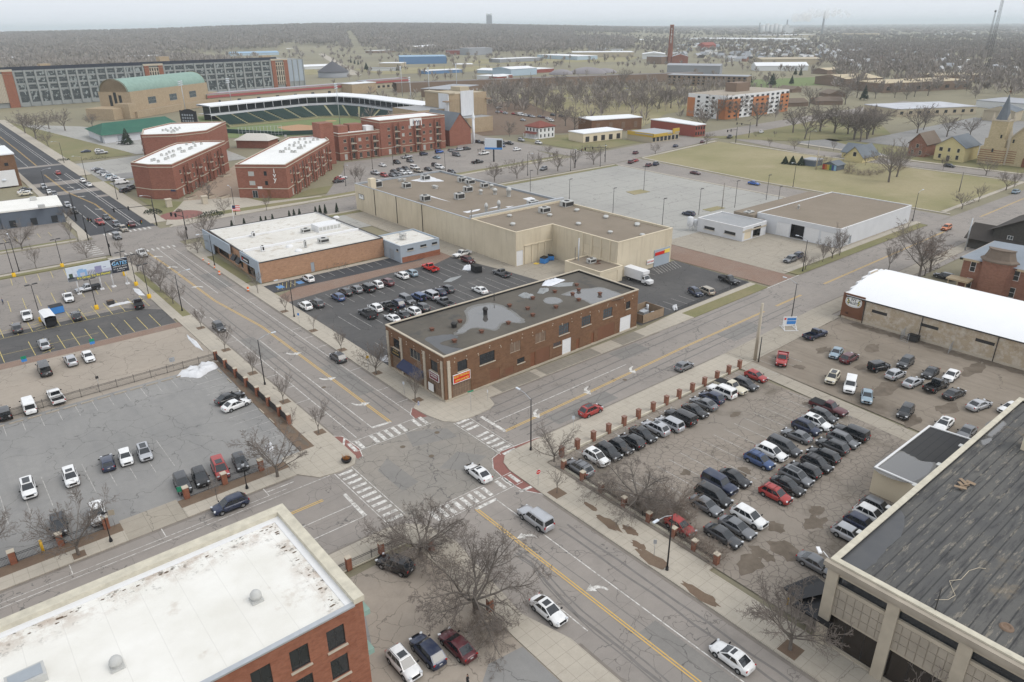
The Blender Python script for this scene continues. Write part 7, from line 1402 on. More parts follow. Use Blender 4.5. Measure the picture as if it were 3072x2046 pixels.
for i in range(60):a=rnd.uniform(0,6.28);r=rnd.uniform(0,.4);b.tube((r*math.cos(a),r*math.sin(a),.4),(r*1.8*math.cos(a),r*1.8*math.sin(a),rnd.uniform(.7,1.2)),.03,.01,3,False)
b.build('grasses',[plain('dry_orange_grass',(.45,.2,.06),.9)],t)
p=W(5,533,1225,.13);b=MB();b.lathe([(.16,0),(.16,.06),(.11,.08),(.11,.5),(.14,.52),(.12,.65),(.03,.75),(.001,.75)],(0,0,0),12);b.tube((-.2,0,.42),(.2,0,.42),.06,n=8);b.tube((0,0,.4),(0,-.22,.4),.075,n=8);tag(b.build('fire_hydrant',[plain('hydrant_paint',(.35,.38,.5),.5)],None,p),'small fire hydrant on the kerb at the brick store corner','hydrant')
for i,(x,y) in enumerate(((875,890),(838,920),(800,955),(763,990),(722,1035))):p=W(9,x,y);b=MB();b.tube((0,0,0),(0,0,.95),.1,n=10);b.lathe([(.1,.95),(.07,1.03),(.001,1.05)],(0,0,0),10);tag(b.build('bollard',[m_safety],None,p),f'{ORD[i+1]} yellow bollard from the wall in front of the showroom canopy','bollard','yellow bollards by the showroom canopy')
p=W('d',345,940);b=MB();b.tube((0,0,0),(0,0,1.9),.16,n=10);tag(b.build('gate_post',[m_safety],None,p),'yellow post standing behind the iron fence of the gray lot','post');p=W('c',870,345);b=MB();b.box(-.7,-.6,0,.7,.6,.9);b.mi=1;b.box(-.6,-.5,.9,.6,.5,.95);tag(b.build('planter_box',[m_dkmetal,m_mulch],None,p,.1),'square dark planter box at the end of the snow bank','planter')
for i in range(14):b=MB();b.obox((0,0,.08),2.0,.2,.16);tag(b.build('wheel_stop',[m_conc2],None,(0.2+i*2.62,131.3,.02)),'concrete wheel stop along the iron fence at the top of the gray lot','wheel stop','wheel stops at the top of the gray lot')
for i,y in enumerate((128.6,123.5,118.4,113.6,108.6,104.4)):b=MB();b.obox((0,0,.08),.2,2.0,.16);tag(b.build('wheel_stop',[m_conc2],None,(35.0,y,.02)),'concrete wheel stop along the panelled fence of the gray lot','wheel stop','wheel stops beside the panelled fence')
for l,k,pts,am in(('large melting snow pile in the corner of the gray lot','4',((1220,1030),(1290,985),(1370,975),(1400,940),(1500,945),(1505,968),(1440,1000),(1380,1040),(1300,1035)),1.0),('thin strip of old snow beside the sidewalk on the pale concrete lot','4',((1285,738),(1310,760),(1360,790),(1400,850),(1350,825),(1300,775)),.25),('dirty snow patch at the billboard posts','4',((915,420),(960,425),(1000,470),(960,470),(930,445)),.2),('long low bank of dirty snow left of the black pickup','4',((750,545),(800,530),(900,512),(910,520),(830,535),(760,552)),.3),('white heap under the round corner tree of the gray lot','4',((1830,1520),(1870,1490),(1890,1530),(1860,1565)),.6),('gray snow streak lying on the dark lot behind the store','5',((700,380),(750,350),(830,332),(820,345),(760,375)),.12),('snow pile by the tan equipment pen','5',((2280,550),(2310,535),(2320,565),(2295,575)),.5),('snow heap at the back corner of the brick store','5',((265,905),(320,885),(325,930),(280,925)),.4)):
 blanket('snow_pile',[m_tarpg if 'streak' in l else m_snow],l,'snow pile',[W(k,x,y) for x,y in pts],.03,am,len(l))
mul=MB()
for(x,y,s) in[(39.4,y,.8) for y in(95.9,109.2,123.7,137.5,152.6)]+[(57.1,y,.8) for y in(94.9,108.7,122.4,135.4,150.2)]+[(57.0,59.7,1.0),(56.8,24.4,1.0),(3.8,88.1,.7),(12.5,88.1,.0)]:
 if s:mul.face([(x-s,y-s,.136),(x+s,y-s,.136),(x+s,y+s,.136),(x-s,y+s,.136)])
structure('tree_pits',mul,[m_mulch])
mud=MB();rnd=random.Random(12)
for(cx,cy,a,b_) in((57.6,50.6,.9,2.4),(58.6,47.8,.8,1.4),(57.2,45.2,.7,1.2),(56.6,42.6,1.0,2.6),(58.3,54.5,.5,1.5),(56.2,35,.8,3)):
 mud.face([(cx+a*(.6+.5*rnd.random())*math.cos(t*.33),cy+b_*(.6+.5*rnd.random())*math.sin(t*.33),.137+cy*5e-5) for t in range(19)])
structure('mud_patches',mud,[m_mulch])
mh=MB()
for(x,y) in((49.1,78.8),(51.8,73.2),(47.2,83.8),(53.6,83.9),(90,77.2),(47,110)):mh.face([(x+.42*math.cos(t*.449),y+.42*math.sin(t*.449),.011) for t in range(14)])
structure('manhole_covers',mh,[plain('cast_iron',(.14,.11,.08),.7)])
# people
def person_mesh():
 b=MB()
 def ring(c,rx,ry,n=10):return[(c[0]+rx*math.cos(2*math.pi*i/n),c[1]+ry*math.sin(2*math.pi*i/n),c[2]) for i in range(n)]
 me=bpy.data.meshes.new('person');V=[(0,0,.95),(0,0,1.15),(0,0,1.42),(0,0,1.52),(.02,0,1.66),(.02,0,1.76),(.0,.10,.9),(.10,.11,.5),(.06,.11,.08),(.18,.11,.04),(0,-.10,.9),(-.06,-.11,.5),(-.2,-.11,.1),(-.1,-.11,.04),(0,.19,1.40),(-.04,.25,1.12),(.08,.26,.88),(0,-.19,1.40),(.06,-.25,1.12),(.18,-.24,.9)]
 E_l=[(0,1),(1,2),(2,3),(3,4),(4,5),(0,6),(6,7),(7,8),(8,9),(0,10),(10,11),(11,12),(12,13),(2,14),(14,15),(15,16),(2,17),(17,18),(18,19)]
 me.from_pydata(V,E_l,[]);return me
def person(k,x,y,ang,label,coat,H=1.75):
 me=person_mesh();n=NB('clothes_'+coat,.85);sp=n.n('SeparateXYZ');n.put(sp.inputs[0],n.obj());CC={'dark':((.02,.02,.024),(.03,.03,.035)),'blue':((.05,.08,.16),(.03,.035,.05)),'gray':((.2,.2,.2),(.04,.05,.08))}[coat]
 c=n.mix(n.step(sp.outputs[2],.93,.95),CC[1],CC[0]);c=n.mix(n.step(sp.outputs[2],1.50,1.515),c,(.45,.27,.19));m=n.out(n.mix(n.step(sp.outputs[2],1.70,1.71),c,(.03,.02,.015)))
 me.materials.append(m);o=bpy.data.objects.new('person',me);COL.objects.link(o);o.location=W(k,x,y,.04);o.rotation_euler[2]=ang;sk=o.modifiers.new('skin','SKIN');rad=[.15,.14,.16,.06,.10,.07,.09,.065,.045,.04,.09,.065,.045,.04,.06,.045,.035,.06,.045,.035]
 for i,r in enumerate(rad):me.skin_vertices[0].data[i].radius=(r*.9,r*1.1)
 me.skin_vertices[0].data[0].use_root=True;o.modifiers.new('sub','SUBSURF').levels=1;o.modifiers['sub'].render_levels=1;o.scale=(H/1.82,)*3;tag(o,label,'person')
person(8,872,1600,R(-60),'person with dark hair and dark jacket walking at the bottom edge','dark');person('c',27,350,R(-20),'person in dark clothes walking by a yellow base at the left edge','blue');person('f',1862,298,R(-90),'person in black standing beside the white pickup near the apartments','dark');person('f',1886,292,R(90),'second person in black beside the white pickup, nearer to it','dark');person('f',1399,375,R(0),'person in gray walking near a small parked car','gray')
# ---------------------------------------------------------------- blocks beyond: helpers
def ray(px,py,dist):
 d=cr*((px-1536)/CF)-cu*((py-1023)/CF)+cf;k=dist/math.hypot(d.x,d.y);return Vector((d.x*k,d.y*k,0))
def simple(name,label,cat,poly,h,wall,roof,group=None,z0=0,bands=None,wins=None,pitch=0):
 c=sum((Vector(p[:2]) for p in poly),Vector((0,0)))/len(poly);t=thing(name,label,cat,(c.x,c.y,0),0,group);L=[(p[0]-c.x,p[1]-c.y) for p in poly]
 b=MB();b.prism(L,z0-.5,h,False,pitch==0 and False);b.build('wall',[wall],t)
 b=MB()
 if pitch and len(L)==4:
  e=pl_off(L,-.6);l1=(Vector(L[1])-Vector(L[0])).length;l2=(Vector(L[2])-Vector(L[1])).length
  if l1<l2:e=e[1:]+e[:1]
  a=((e[0][0]+e[3][0])/2,(e[0][1]+e[3][1])/2,h+pitch);c2=((e[1][0]+e[2][0])/2,(e[1][1]+e[2][1])/2,h+pitch);q=[(x,y,h-.1) for x,y in e]
  b.face([q[0],q[1],c2,a]);b.face([q[2],q[3],a,c2]);b.build('roof',[roof],t);b=MB();b.face([q[1],q[2],c2]);b.face([q[3],q[0],a]);b.build('gable',[wall],t)
 else:
  b.prism(pl_off(L,-.25),h-.35,h+.12);b.build('roof',[roof],t)
 if wins:
  for e,(n,rows,w_,hh,z1,dz,mt) in wins.items():
   p=Vector(L[e]);q=Vector(L[(e+1)%len(L)]);d=(q-p).normalized();nn=Vector((d.y,-d.x))*.06;ln=(q-p).length;an=math.atan2(d.y,d.x)
   for r in range(rows):
    for i in range(n):v=p+d*(ln*(i+.5)/n)+nn;bb=MB();bb.obox((v.x,v.y,z1+r*dz),w_,.1,hh,an);bb.build('window',[mt],t)
 return t
def shed(name,label,cat,k,xl,yl,xr,yr,ytop,depth,wall,roof,pitch=0,wins=None,group=None,hmin=3.2):
 a=W(k,xl,yl);b_=W(k,xr,yr);d=(b_-a);d.z=0;d.normalize();n=Vector((-d.y,d.x,0));h=max(hmin,min(24,height(k,xl,yl,ytop)))
 if n.dot(a+b_)<0:n=-n
 P=[tuple(a[:2]),tuple(b_[:2]),tuple((b_+n*depth)[:2]),tuple((a+n*depth)[:2])]
 return simple(name,label,cat,P,h,wall,roof,group,0,None,wins,pitch)
m_w1=plain('far_white_wall',(.62,.63,.63),.8,var=.1,scale=.02);m_w2=plain('far_gray_wall',(.30,.31,.33),.8,var=.15,scale=.02);m_tanw=plain('far_tan_wall',(.44,.38,.28),.8,var=.1,scale=.02);m_bl=plain('far_blue_wall',(.12,.22,.38),.8,var=.1,scale=.02);m_lb=plain('far_pale_blue_wall',(.42,.52,.60),.8,var=.1,scale=.02);m_rd=plain('far_red_wall',(.28,.08,.06),.8,var=.15,scale=.05);m_bn=plain('far_brown_wall',(.22,.16,.12),.9,var=.2,scale=.05)
m_wr=plain('far_white_roof',(.78,.79,.8),.7,var=.06,scale=.05);m_gr=plain('far_gray_roof',(.36,.37,.39),.8,var=.12,scale=.05);m_br=plain('far_blue_roof',(.28,.42,.56),.7,var=.08,scale=.05)
m_pier=plain('factory_concrete',(.30,.315,.31),.85,var=.15,scale=.2);m_fglass=NB('factory_glass',.25,0,.5);m_fglass=m_fglass.out(m_fglass.mix(m_fglass.step(m_fglass.noise(m_fglass.vec(m_fglass.pos(),(.5,.5,.3)),1,2,.5),.57,.6),(.026,.036,.042),(.34,.38,.38)))
STY['fb']=(m_pier,m_fglass,8,2,.35,'window',.16,None,0)
# ---------------------------------------------------------------- the long factory
A=Vector((82.8,739.6));B2=Vector((350.7,770.6));fd=(B2-A).normalized();fn=Vector((fd.y,-fd.x));FL=(B2-A).length
def fu(k,x,y):
 o=TL[str(k)];px=o[0]+x*o[2];py=o[1]+y*o[2];d=cr*((px-1536)/CF)-cu*((py-1023)/CF)+cf;t=A.dot(fn)/(Vector((d.x,d.y)).dot(fn));return Vector((d.x*t-A.x,d.y*t-A.y)).dot(fd)
u1,u2,u3,u4=fu(1,990,470),fu(1,1120,470),fu(1,1865,420),fu(1,1975,410);u0=fu(1,95,560)
X0=u0-30
def Fp(u,v=0):p=A+fd*u-fn*v;return(p.x,p.y)
fac=thing('long_factory','huge six storey gray factory with glass bays and red brick towers','factory',(A.x,A.y,0))
ops=[]
def bays(ua,ub,n):
 w_=(ub-ua)/n
 for i in range(n):
  for z,z1 in((3.2,11.9),(13.2,17),(18.2,22),(23.2,26.9)):ops.append((ua+i*w_+.8-X0,ua+(i+1)*w_-.8-X0,z,z1,'fb'))
bays(u0+1,u1-1,13);bays(u2+1,u3-1,11)
b=MB();facade(b,Fp(X0),Fp(FL),0,28.2,ops,.4);facade(b,Fp(FL),Fp(FL,60),0,28.2,[]);part(b,'wall',[m_pier],fac)
for o in ops:opening(fac,Fp(X0),Fp(FL),o)
b=MB();b.face([(*Fp(X0),28.0),(*Fp(FL),28.0),(*Fp(FL,60),28.0),(*Fp(X0,60),28.0)]);part(b,'roof',[m_grayroof],fac)
b=MB()
for ua,ub,n in((u0+1,u1-1,13),(u2+1,u3-1,11)):
 for i in range(n+1):u=ua+(ub-ua)*i/n;c=Fp(u,-.45);b.obox((c[0],c[1],14.3),1.5,1.0,27.4,math.atan2(fd.y,fd.x))
c=Fp((u4+FL)/2,-.2);b.mi=1;b.obox((c[0],c[1],17),FL-u4-1,.4,21,math.atan2(fd.y,fd.x));b.mi=0
for i in range(4):c=Fp(u4+(FL-u4)*i/3,-.5);b.obox((c[0],c[1],14),.9,.9,28,math.atan2(fd.y,fd.x))
part(b,'concrete_piers',[m_pier,m_bluegray],fac)
b=MB();an=math.atan2(fd.y,fd.x)
for ua,ub in((u0-10,u1-1.5),(u1-1.5,u3+8)):c=Fp((ua+ub)/2,2.);b.obox((c[0],c[1],29.4),ub-ua,.6,3.0,an)
part(b,'dark_parapet',[plain('dark_parapet',(.035,.04,.055),.7)],fac)
for ua,ub in((X0,u0),(u1,u2),(u3,u4)):
 b=MB();w_=ub-ua;
 for s in(ua+w_*.12,ub-w_*.12):c=Fp(s,-.7);b.obox((c[0],c[1],14),w_*.24,1.6,28.4,an)
 b.mi=1;c=Fp((ua+ub)/2,-.6);b.obox((c[0],c[1],28.4),w_+.6,1.9,1.6,an);b.obox((c[0],c[1],25.8),w_,1.8,.6,an)
 n=4 if w_<30 else 14
 for i in range(n+1):c=Fp(ua+w_*.24+w_*.52*i/n,-.6);b.obox((c[0],c[1],15),.9,1.3,22,an)
 b.mi=2;c=Fp((ua+ub)/2,-.15);b.obox((c[0],c[1],15),w_*.54,.3,22,an);b.mi=0
 for z in(7.6,12.5,17.6,22.6):b.mi=1;c=Fp((ua+ub)/2,-.35);b.obox((c[0],c[1],z),w_*.54,.6,1.0,an)
 part(b,'brick_tower',[m_redb,m_stone,m_glass],fac)
for x,w_,hh in((fu(1,1170,400),9,6.5),(fu(1,1880,380),10,4),(fu(1,340,440),8,4)):c=Fp(x,16);b=MB();b.obox((c[0],c[1],28+hh/2),w_,8,hh,an);part(b,'roof_house',[m_tanb],fac)
# ---------------------------------------------------------------- ball park
sd=thing('ballpark_stand','ballpark grandstand with white canopy roof and dark green seat blocks','grandstand',(240,500,0));m_seat=plain('green_seats',(.028,.055,.048),.8,var=.3,scale=1.5);m_steel=plain('white_steel',(.62,.63,.64),.6);m_conc3=plain('stand_concrete',(.28,.27,.25),.9)
Ff=[(164,511),(205,521.5),(242,531.5),(262,524),(268.5,500),(269,417)];Fb=[(160,525),(200,536),(243,547.5),(275,538),(282.5,502),(283,417)]
def ribbon(b,P0,z0,P1,z1):
 for i in range(len(P0)-1):b.face([(*P0[i],z0),(*P0[i+1],z0),(*P1[i+1],z1),(*P1[i],z1)])
b=MB();
for dz in(0,.5):ribbon(b,Ff if dz else Fb,11+dz,Fb if dz else Ff,11.6+dz if dz else 11.)
ribbon(b,Ff,10.8,Ff,11.5);ribbon(b,Fb[::-1],11,Fb[::-1],12.1);part(b,'canopy_roof',[m_wr],sd)
b=MB();ribbon(b,Ff,6.0,Fb,6.0);ribbon(b,Ff,5.2,Ff,6.6);part(b,'upper_deck',[m_steel],sd)
b=MB();Fm=[((a[0]*.45+c[0]*.55),(a[1]*.45+c[1]*.55)) for a,c in zip(Ff,Fb)];ribbon(b,Fm,6,Fm,11.2);part(b,'suite_glazing',[m_glass],sd)
b=MB();ribbon(b,Fm,0,Fm,6);part(b,'concourse_wall',[m_dkmetal],sd)
b=MB()
for i in range(len(Ff)-1):
 a=Vector(Ff[i]);c=Vector(Ff[i+1]);n=max(2,int((c-a).length/7))
 for j in range(n):p=a.lerp(c,j/n);b.tube((p.x,p.y,0),(p.x,p.y,11.2),.16,n=5)
part(b,'columns',[m_steel],sd)
Sf=[(167,487.4),(180,488.5),(193,489.5),(206,491),(219,492),(231,493),(241,489),(249.8,481),(250,468),(249.5,452),(249.5,436),(250,420),(250,405)];Sb=[(166,510),(178,513),(190,516.5),(203,519.5),(220,524),(236,528),(252,524),(262,515),(266,497),(267,468),(267,450),(267,425),(267,405)]
for i in range(len(Sf)-1):
 b=MB();f0,f1,b0,b1=[Vector(q) for q in(Sf[i],Sf[i+1],Sb[i],Sb[i+1])];a0,a1=f0.lerp(f1,.06),f0.lerp(f1,.94);c0,c1=b0.lerp(b1,.06),b0.lerp(b1,.94)
 for r in range(10):
  t0,t1=r/10,(r+1)/10;p0,p1,q0_,q1_=a0.lerp(c0,t0),a1.lerp(c1,t0),a0.lerp(c0,t1),a1.lerp(c1,t1);z=1+4.5*t0;b.face([(*p0,z),(*p1,z),(*p1,z+.55),(*p0,z+.55)]);b.face([(*p0,z+.55),(*p1,z+.55),(*q1_,z+.45),(*q0_,z+.45)])
 part(b,'seat_block',[m_seat],sd)
b=MB();ribbon(b,[(x,y) for x,y in Sf],.9,Sb,5.3);ribbon(b,Sf,0,Sf,1.6);part(b,'stepped_aisles',[plain('aisle_edge',(.36,.34,.2),.8)],sd)
structure('ball_field',MB().face([(x,y,.06) for x,y in((141,457),(146,440),(172,424),(215,412),(248,405),(249,480),(231,491),(167,486),(147,475))]),[m_green]);structure('ball_field',MB().face([(x,y,.075) for x,y in((190,467),(206,470),(212,455),(208,445),(200,434),(191,438),(188,450))]),[m_dirt])
structure('ball_field',MB().face([(231+4*math.cos(t*.63),473+4*math.sin(t*.63),.08) for t in range(10)]),[m_dirt]);b=MB();b.face([(147,475,.1),(168,490,.1),(178,537,3.0),(163,537,3.0)]);structure('grass_berm',b,[m_green])
b=MB();b.prism([(143,464),(146.5,474),(147.5,473.5),(144,463.5)],0,2.4);b.mi=1;b.prism([(144,463.5),(156,460),(173,428),(205,413),(206,414),(174,429),(157,461),(144.5,464.5)],0,2.4);tag(b.build('outfield_wall',[plain('outfield_blue',(.06,.16,.45),.6),m_seat]),'blue and green outfield wall of the ball field','wall')
def flood(p,H,label,n=6):
 t=thing('floodlight_mast',label,'floodlight',p,R(-130),'tall floodlight masts of the ballpark');b=MB();b.tube((0,0,0),(0,0,H),.32,.18,8);b.build('mast',[m_metal],t);b=MB()
 for r in range(3):
  b.obox((0,0,H-.3-r*1.3),n*1.2,.12,.12)
  for i in range(n):b.tube(((i-(n-1)/2)*1.15,-.1,H-.3-r*1.3),((i-(n-1)/2)*1.15,-.6,H-.55-r*1.3),.3,.45,8)
 b.build('lamp_bank',[m_lamphd],t)
for i,(p,H) in enumerate(((W('G',1935,640),25.5),(W('C',1065,1260),25),(W('C',1310,1100,2),28),(W('C',1680,990),26),(W('B',880,1130,6),24),(W('B',245,1160,7),24),(W('C',940,1040),26))):p.z=0;flood(p,H,('floodlight mast rising in front of home plate','floodlight mast right of the canopy end','floodlight mast behind the white canopy end','floodlight mast beyond the tan theatre','floodlight mast over the left end of the canopy','floodlight mast in front of the green barrel roof','thin floodlight mast near the far red roof')[i])
a,c=W(1,1258,862),W(1,1365,868);d=(c-a).normalized();L=(c-a).length;t=thing('scoreboard','black arched scoreboard frame beside the station hall','scoreboard',(a.x,a.y,0),math.atan2(d.y,d.x));H_=height(1,1258,862,760)
b=MB();b.box(0,-.6,0,.9,.6,H_);b.box(L-.9,-.6,0,L,.6,H_*.98);b.box(.9,-.5,H_*.18,L-.9,.5,H_*.88);pts=[(L*i/12,H_*.88+H_*.22*math.sin(math.pi*i/12)) for i in range(13)];b.face([(x,-.55,z) for x,z in pts]+[(L,-.55,H_*.85),(0,-.55,H_*.85)]);b.face(([(x,.55,z) for x,z in pts]+[(L,.55,H_*.85),(0,.55,H_*.85)])[::-1]);b.build('frame',[m_black],t)
for i in range(5):
 for j in range(3):b=MB();b.box(1.6+i*(L-3)/5,-.62,H_*(.24+.2*j),1.6+i*(L-3)/5+(L-3)/5*.6,-.5,H_*(.24+.2*j)+H_*.12);b.build('panel',[m_gray],t)
# ---------------------------------------------------------------- middle distance buildings
m_redfascia=plain('red_roof_band',(.27,.065,.06),.7,var=.15)
for(a,c,l) in(((207,646),(374,676),'long low hall with red roof band behind the ballpark canopy'),((380,690),(436,699),'shorter hall with red roof band beside the rail viaduct')):
 a=Vector(a);c=Vector(c);d=(c-a).normalized();n=Vector((-d.y,d.x));P=[tuple(a),tuple(c),tuple(c+n*16),tuple(a+n*16)];t=simple('red_banded_hall',l,'hall',P,8.2,m_tanw,m_gr,None,0,None,{0:(9,1,3.2,2.2,2.0,3,m_black)});b=MB();ce=(Vector(P[0])+Vector(P[2]))/2;e=pl_off([(p[0]-ce.x,p[1]-ce.y) for p in P],-.8);f=pl_off([(p[0]-ce.x,p[1]-ce.y) for p in P],.6);b.face([(*e[0],5.4),(*e[1],5.4),(*f[1],8.7),(*f[0],8.7)]);b.face([(*e[1],5.4),(*e[2],5.4),(*f[2],8.7),(*f[1],8.7)]);b.build('red_band',[m_redfascia],t)
t=simple('small_tan_hall','square tan building between the two red banded halls','building',[(345,655),(374,660),(371,676),(342,671)],9,m_tanb,m_wr)
b=MB();
vp=[W('C',650,1000),W('C',1010,1018),W('C',1700,960),W('D',0,935),W('D',700,905),W('D',1500,870)];vp=[Vector((385,640,0)),Vector((440,622,0)),Vector((520,600,0)),Vector((600,575,0)),Vector((720,530,0))]
n=Vector((.3,.95,0))
for i in range(len(vp)-1):
 a,c=vp[i],vp[i+1];b.mi=0;b.face([(a.x,a.y,-.2),(c.x,c.y,-.2),(c.x,c.y,8.5),(a.x,a.y,8.5)]);b.mi=1;b.face([(a.x,a.y,8.5),(c.x,c.y,8.5),(c.x+n.x*16,c.y+n.y*16,8.5),(a.x+n.x*16,a.y+n.y*16,8.5)]);b.mi=0;b.face([(c.x+n.x*16,c.y+n.y*16,-.2),(a.x+n.x*16,a.y+n.y*16,-.2),(a.x+n.x*16,a.y+n.y*16,8.5),(c.x+n.x*16,c.y+n.y*16,8.5)])
tag(b.build('rail_viaduct',[m_bn,plain('ballast',(.2,.18,.165),.95)]),'long dark retaining wall of the raised railway beyond the ballpark','viaduct')
simple('brick_warehouse','brown brick warehouse with gray roof beyond the white canopy','warehouse',[(387,556.5),(439,579.7),(428,606),(376,583)],7.2,m_bn,m_gr,None,0,None,{0:(8,1,1.6,2.4,3.4,3,m_blind)})
th=thing('brick_theatre','tall tan brick theatre block under repair with scaffold sheeting','theatre',(272,375,0));b=MB()
for P,h in(([(262.9,359.3),(282.3,359.3),(282.3,370),(262.9,370)],8.6),([(258,370),(286,370),(286,396),(258,396)],21.8),([(238,374),(258,374),(258,402),(238,402)],13.5)):
 for i in range(4):facade(b,P[i],P[(i+1)%4],0,h,[])
part(b,'wall',[m_tanb],th)
b=MB();b.face([(262.9,359.3,8.5),(282.3,359.3,8.5),(282.3,370,8.5),(262.9,370,8.5)]);b.face([(238,374,13.4),(258,374,13.4),(258,402,13.4),(238,402,13.4)]);part(b,'lower_roof',[m_grayroof],th)
b=MB();b.face([(258,370,21.6),(286,370,21.6),(286,396,21.6),(258,396,21.6)]);b.box(257.5,369.5,21.8,262,396,22.6);b.box(277,385,21.7,284,395,24);part(b,'upper_roof',[m_tanw],th)
n_=NB('scaffold_sheeting',.7);m_scaf=n_.out(n_.mix(n_.noise(n_.vec(n_.pos(),(.9,.9,.25)),1,4,.6),(.55,.57,.60),(.80,.81,.82)))
b=MB();b.box(266,369.2,8.8,275.5,369.8,23.2);b.box(257.2,370,8.8,257.8,380,22);part(b,'scaffold_sheeting',[m_scaf],th)
b=MB()
for x in(256,286.5):b.box(x-1.5,368.5,17.5,x+2.2,372,18.1)
for i in range(9):b.tube((258+i*1.1,369.4,0),(258+i*1.1,369.4,19),.05,n=4);b.tube((276+i*1.15,369.4,8),(276+i*1.15,369.4,19),.05,n=4)
part(b,'scaffold',[m_wood],th)
ch=thing('brick_chapel','brick chapel with steep dark gable between apartments and theatre','chapel',(232,335,0));b=MB();gable(b,226,325,240,352,8.5,8.0,1,.4);b.mi=1;
for P in([(226,325),(240,325),(240,352),(226,352)],):b.prism(P,0,8.5,False,False)
b.build('body',[m_shingle,m_ivyb],ch,(-232,-335,0));b=MB();b.tube((241.5,324.5,0),(241.5,324.5,13),.7,n=8);b.lathe([(.9,13),(.9,14.2),(.001,17)],(241.5,324.5,0),8);b.build('pinnacle',[m_wr],ch,(-232,-335,0))
simple('white_house','white two storey house with red hipped roof','house',[(278.5,312.8),(290.5,312.8),(290.5,324),(278.5,324)],6.2,m_white,m_redshingle,None,0,None,{0:(4,2,.9,1.7,1.6,3,m_glass),3:(4,1,.9,1.7,4.7,3,m_glass)})
o=bpy.data.objects['white_house'];b2=MB();hip(b2,-6,-5.6,6,5.6,6.35,2.8,.9);b2.build('hipped_roof',[m_redshingle],o);b2=MB();b2.face([(-8.4,-5.2,2.7),(-8.4,5.2,2.7),(-6,5.2,3.6),(-6,-5.2,3.6)][::-1]);b2.mi=1;b2.box(-8.3,-5.1,0,-6,5.1,.4)
for y in(-5,-2,1,2.6,5):b2.tube((-8.2,y,.4),(-8.2,y,2.7),.12,n=5)
b2.build('porch',[m_redshingle,m_white],o)
simple('cream_garage','low cream garage with white roof facing the wide junction','garage',[(287,285.9),(314.6,282.9),(316,296),(288.5,299)],4.9,m_cream,m_wr,None,0,None,{0:(5,1,2.6,2.8,1.7,3,m_dkmetal)})
simple('brick_hall','brown brick hall with white roof and arched windows','hall',[(320.8,313),(354.2,303),(359,318),(325.6,329)],7.0,m_brown,m_wr,None,0,None,{0:(4,1,2.4,3.6,3,3,m_board)})
simple('yellow_shop','low stone shop with yellow stepped parapet','shop',[(314.3,260.9),(335.3,259.5),(336,278),(314.6,279.1)],4.2,m_tanw,m_gr,None,0,None,{0:(7,1,1.9,2.2,1.6,3,m_glass)});o=bpy.data.objects['yellow_shop'];b=MB();b.box(-10.8,-9.4,2.8,-10.4,9.4,4.8);b.box(5,-9.9,3.4,10.6,-9.4,6.2);b.box(-10.8,-9.5,2.9,5,-9.2,4.5);b.build('yellow_parapet',[plain('mustard_paint',(.50,.34,.06),.8)],o)
simple('red_shop','red brick two storey corner shop beyond the yellow shop','shop',[(349,259),(357,258),(366,292),(352,294)],6.6,m_rd,m_wr,None,0,None,{0:(4,2,1.1,1.7,1.8,3,m_glass)})
# orange and white panelled flats
fl=thing('panelled_flats','five storey flats with orange brick and white panel bands','flats',(467,311,0));P=[(429.5,296),(506,296),(506,327),(429.5,327)];b=MB();b.prism([(x-467,y-311) for x,y in P],0,15.1);b.build('wall',[m_white],fl)
m_or=plain('orange_brick_panel',(.46,.19,.085),.85,var=.12,scale=.4)
for x0,x1 in((429.4,446),(461,480),(495,506.1)):MB().box(x0-467,-15.35,0,x1-467,-14.95,12.6).build('brick_panel',[m_or],fl)
for y0,y1 in((296,302),(321,327)):MB().box(-37.85,y0-311,0,-37.4,y1-311,12.6).build('brick_panel',[m_or],fl)
for r in range(5):
 for i in range(12):b=MB();x=433+i*6.3;b.box(x-467,-15.45,1.2+r*2.85,x-467+2.5,-15.0,2.5+r*2.85);b.build('window',[m_glass],fl)
 for y in(305,310,317):b=MB();b.box(-37.7,y-311,1.2+r*2.85,-37.4,y-309,2.5+r*2.85);b.build('window',[m_glass],fl)
b=MB();b.prism([(x*.985,y*.96) for x,y in[(p[0]-467,p[1]-311) for p in P]],15.05,15.2);b.build('roof',[plain('flats_roof',(.36,.31,.25),.9,var=.3,scale=.2)],fl);b=MB();b.box(-8,-2,15.1,8,7,21);b.build('roof_house',[m_bn],fl)
for i,(xl,yl,xr,yr,yt,dp,l) in enumerate(((1380,640,1980,612,575,38,'long glass fronted school wing under pale tan roof'),(1120,600,1370,590,545,45,'pointed tan roofed school wing at the left'),(1740,560,2110,555,520,40,'rear school wing under pale tan roof'))):shed('school_wing',l,'school',3,xl,yl,xr,yr,yt,dp,m_bn,m_tanroof,3.0 if i==1 else 0,{0:(9,1,4.5,2.6,3.2,3,m_glass)} if i==0 else None,'tan roofed school wings',6)
for i,(k,xl,yl,xr,yr,yt,l) in enumerate((('E',1540,1135,1850,1125,1100,'brown roofed cottage right of the panelled flats'),('E',1950,1110,2300,1110,1060,'second brown roofed cottage among the trees'),('E',1640,950,1760,940,915,'small brown roofed cottage behind the panelled flats'),('E',2120,1010,2340,1005,985,'brown roofed cottage behind the big dark tree'))):shed('cottage',l,'cottage',k,xl,yl,xr,yr,yt,16,m_bn,m_brshingle,2.6,None,'brown roofed cottages',2.8)
shed('brick_school','long brown brick school block behind the panelled flats','school','E',0,850,1040,880,715,22,brick_mat('school_brick',(.27,.19,.13)),m_gr,0,{0:(16,3,2.2,1.8,2.2,3,m_glass)})
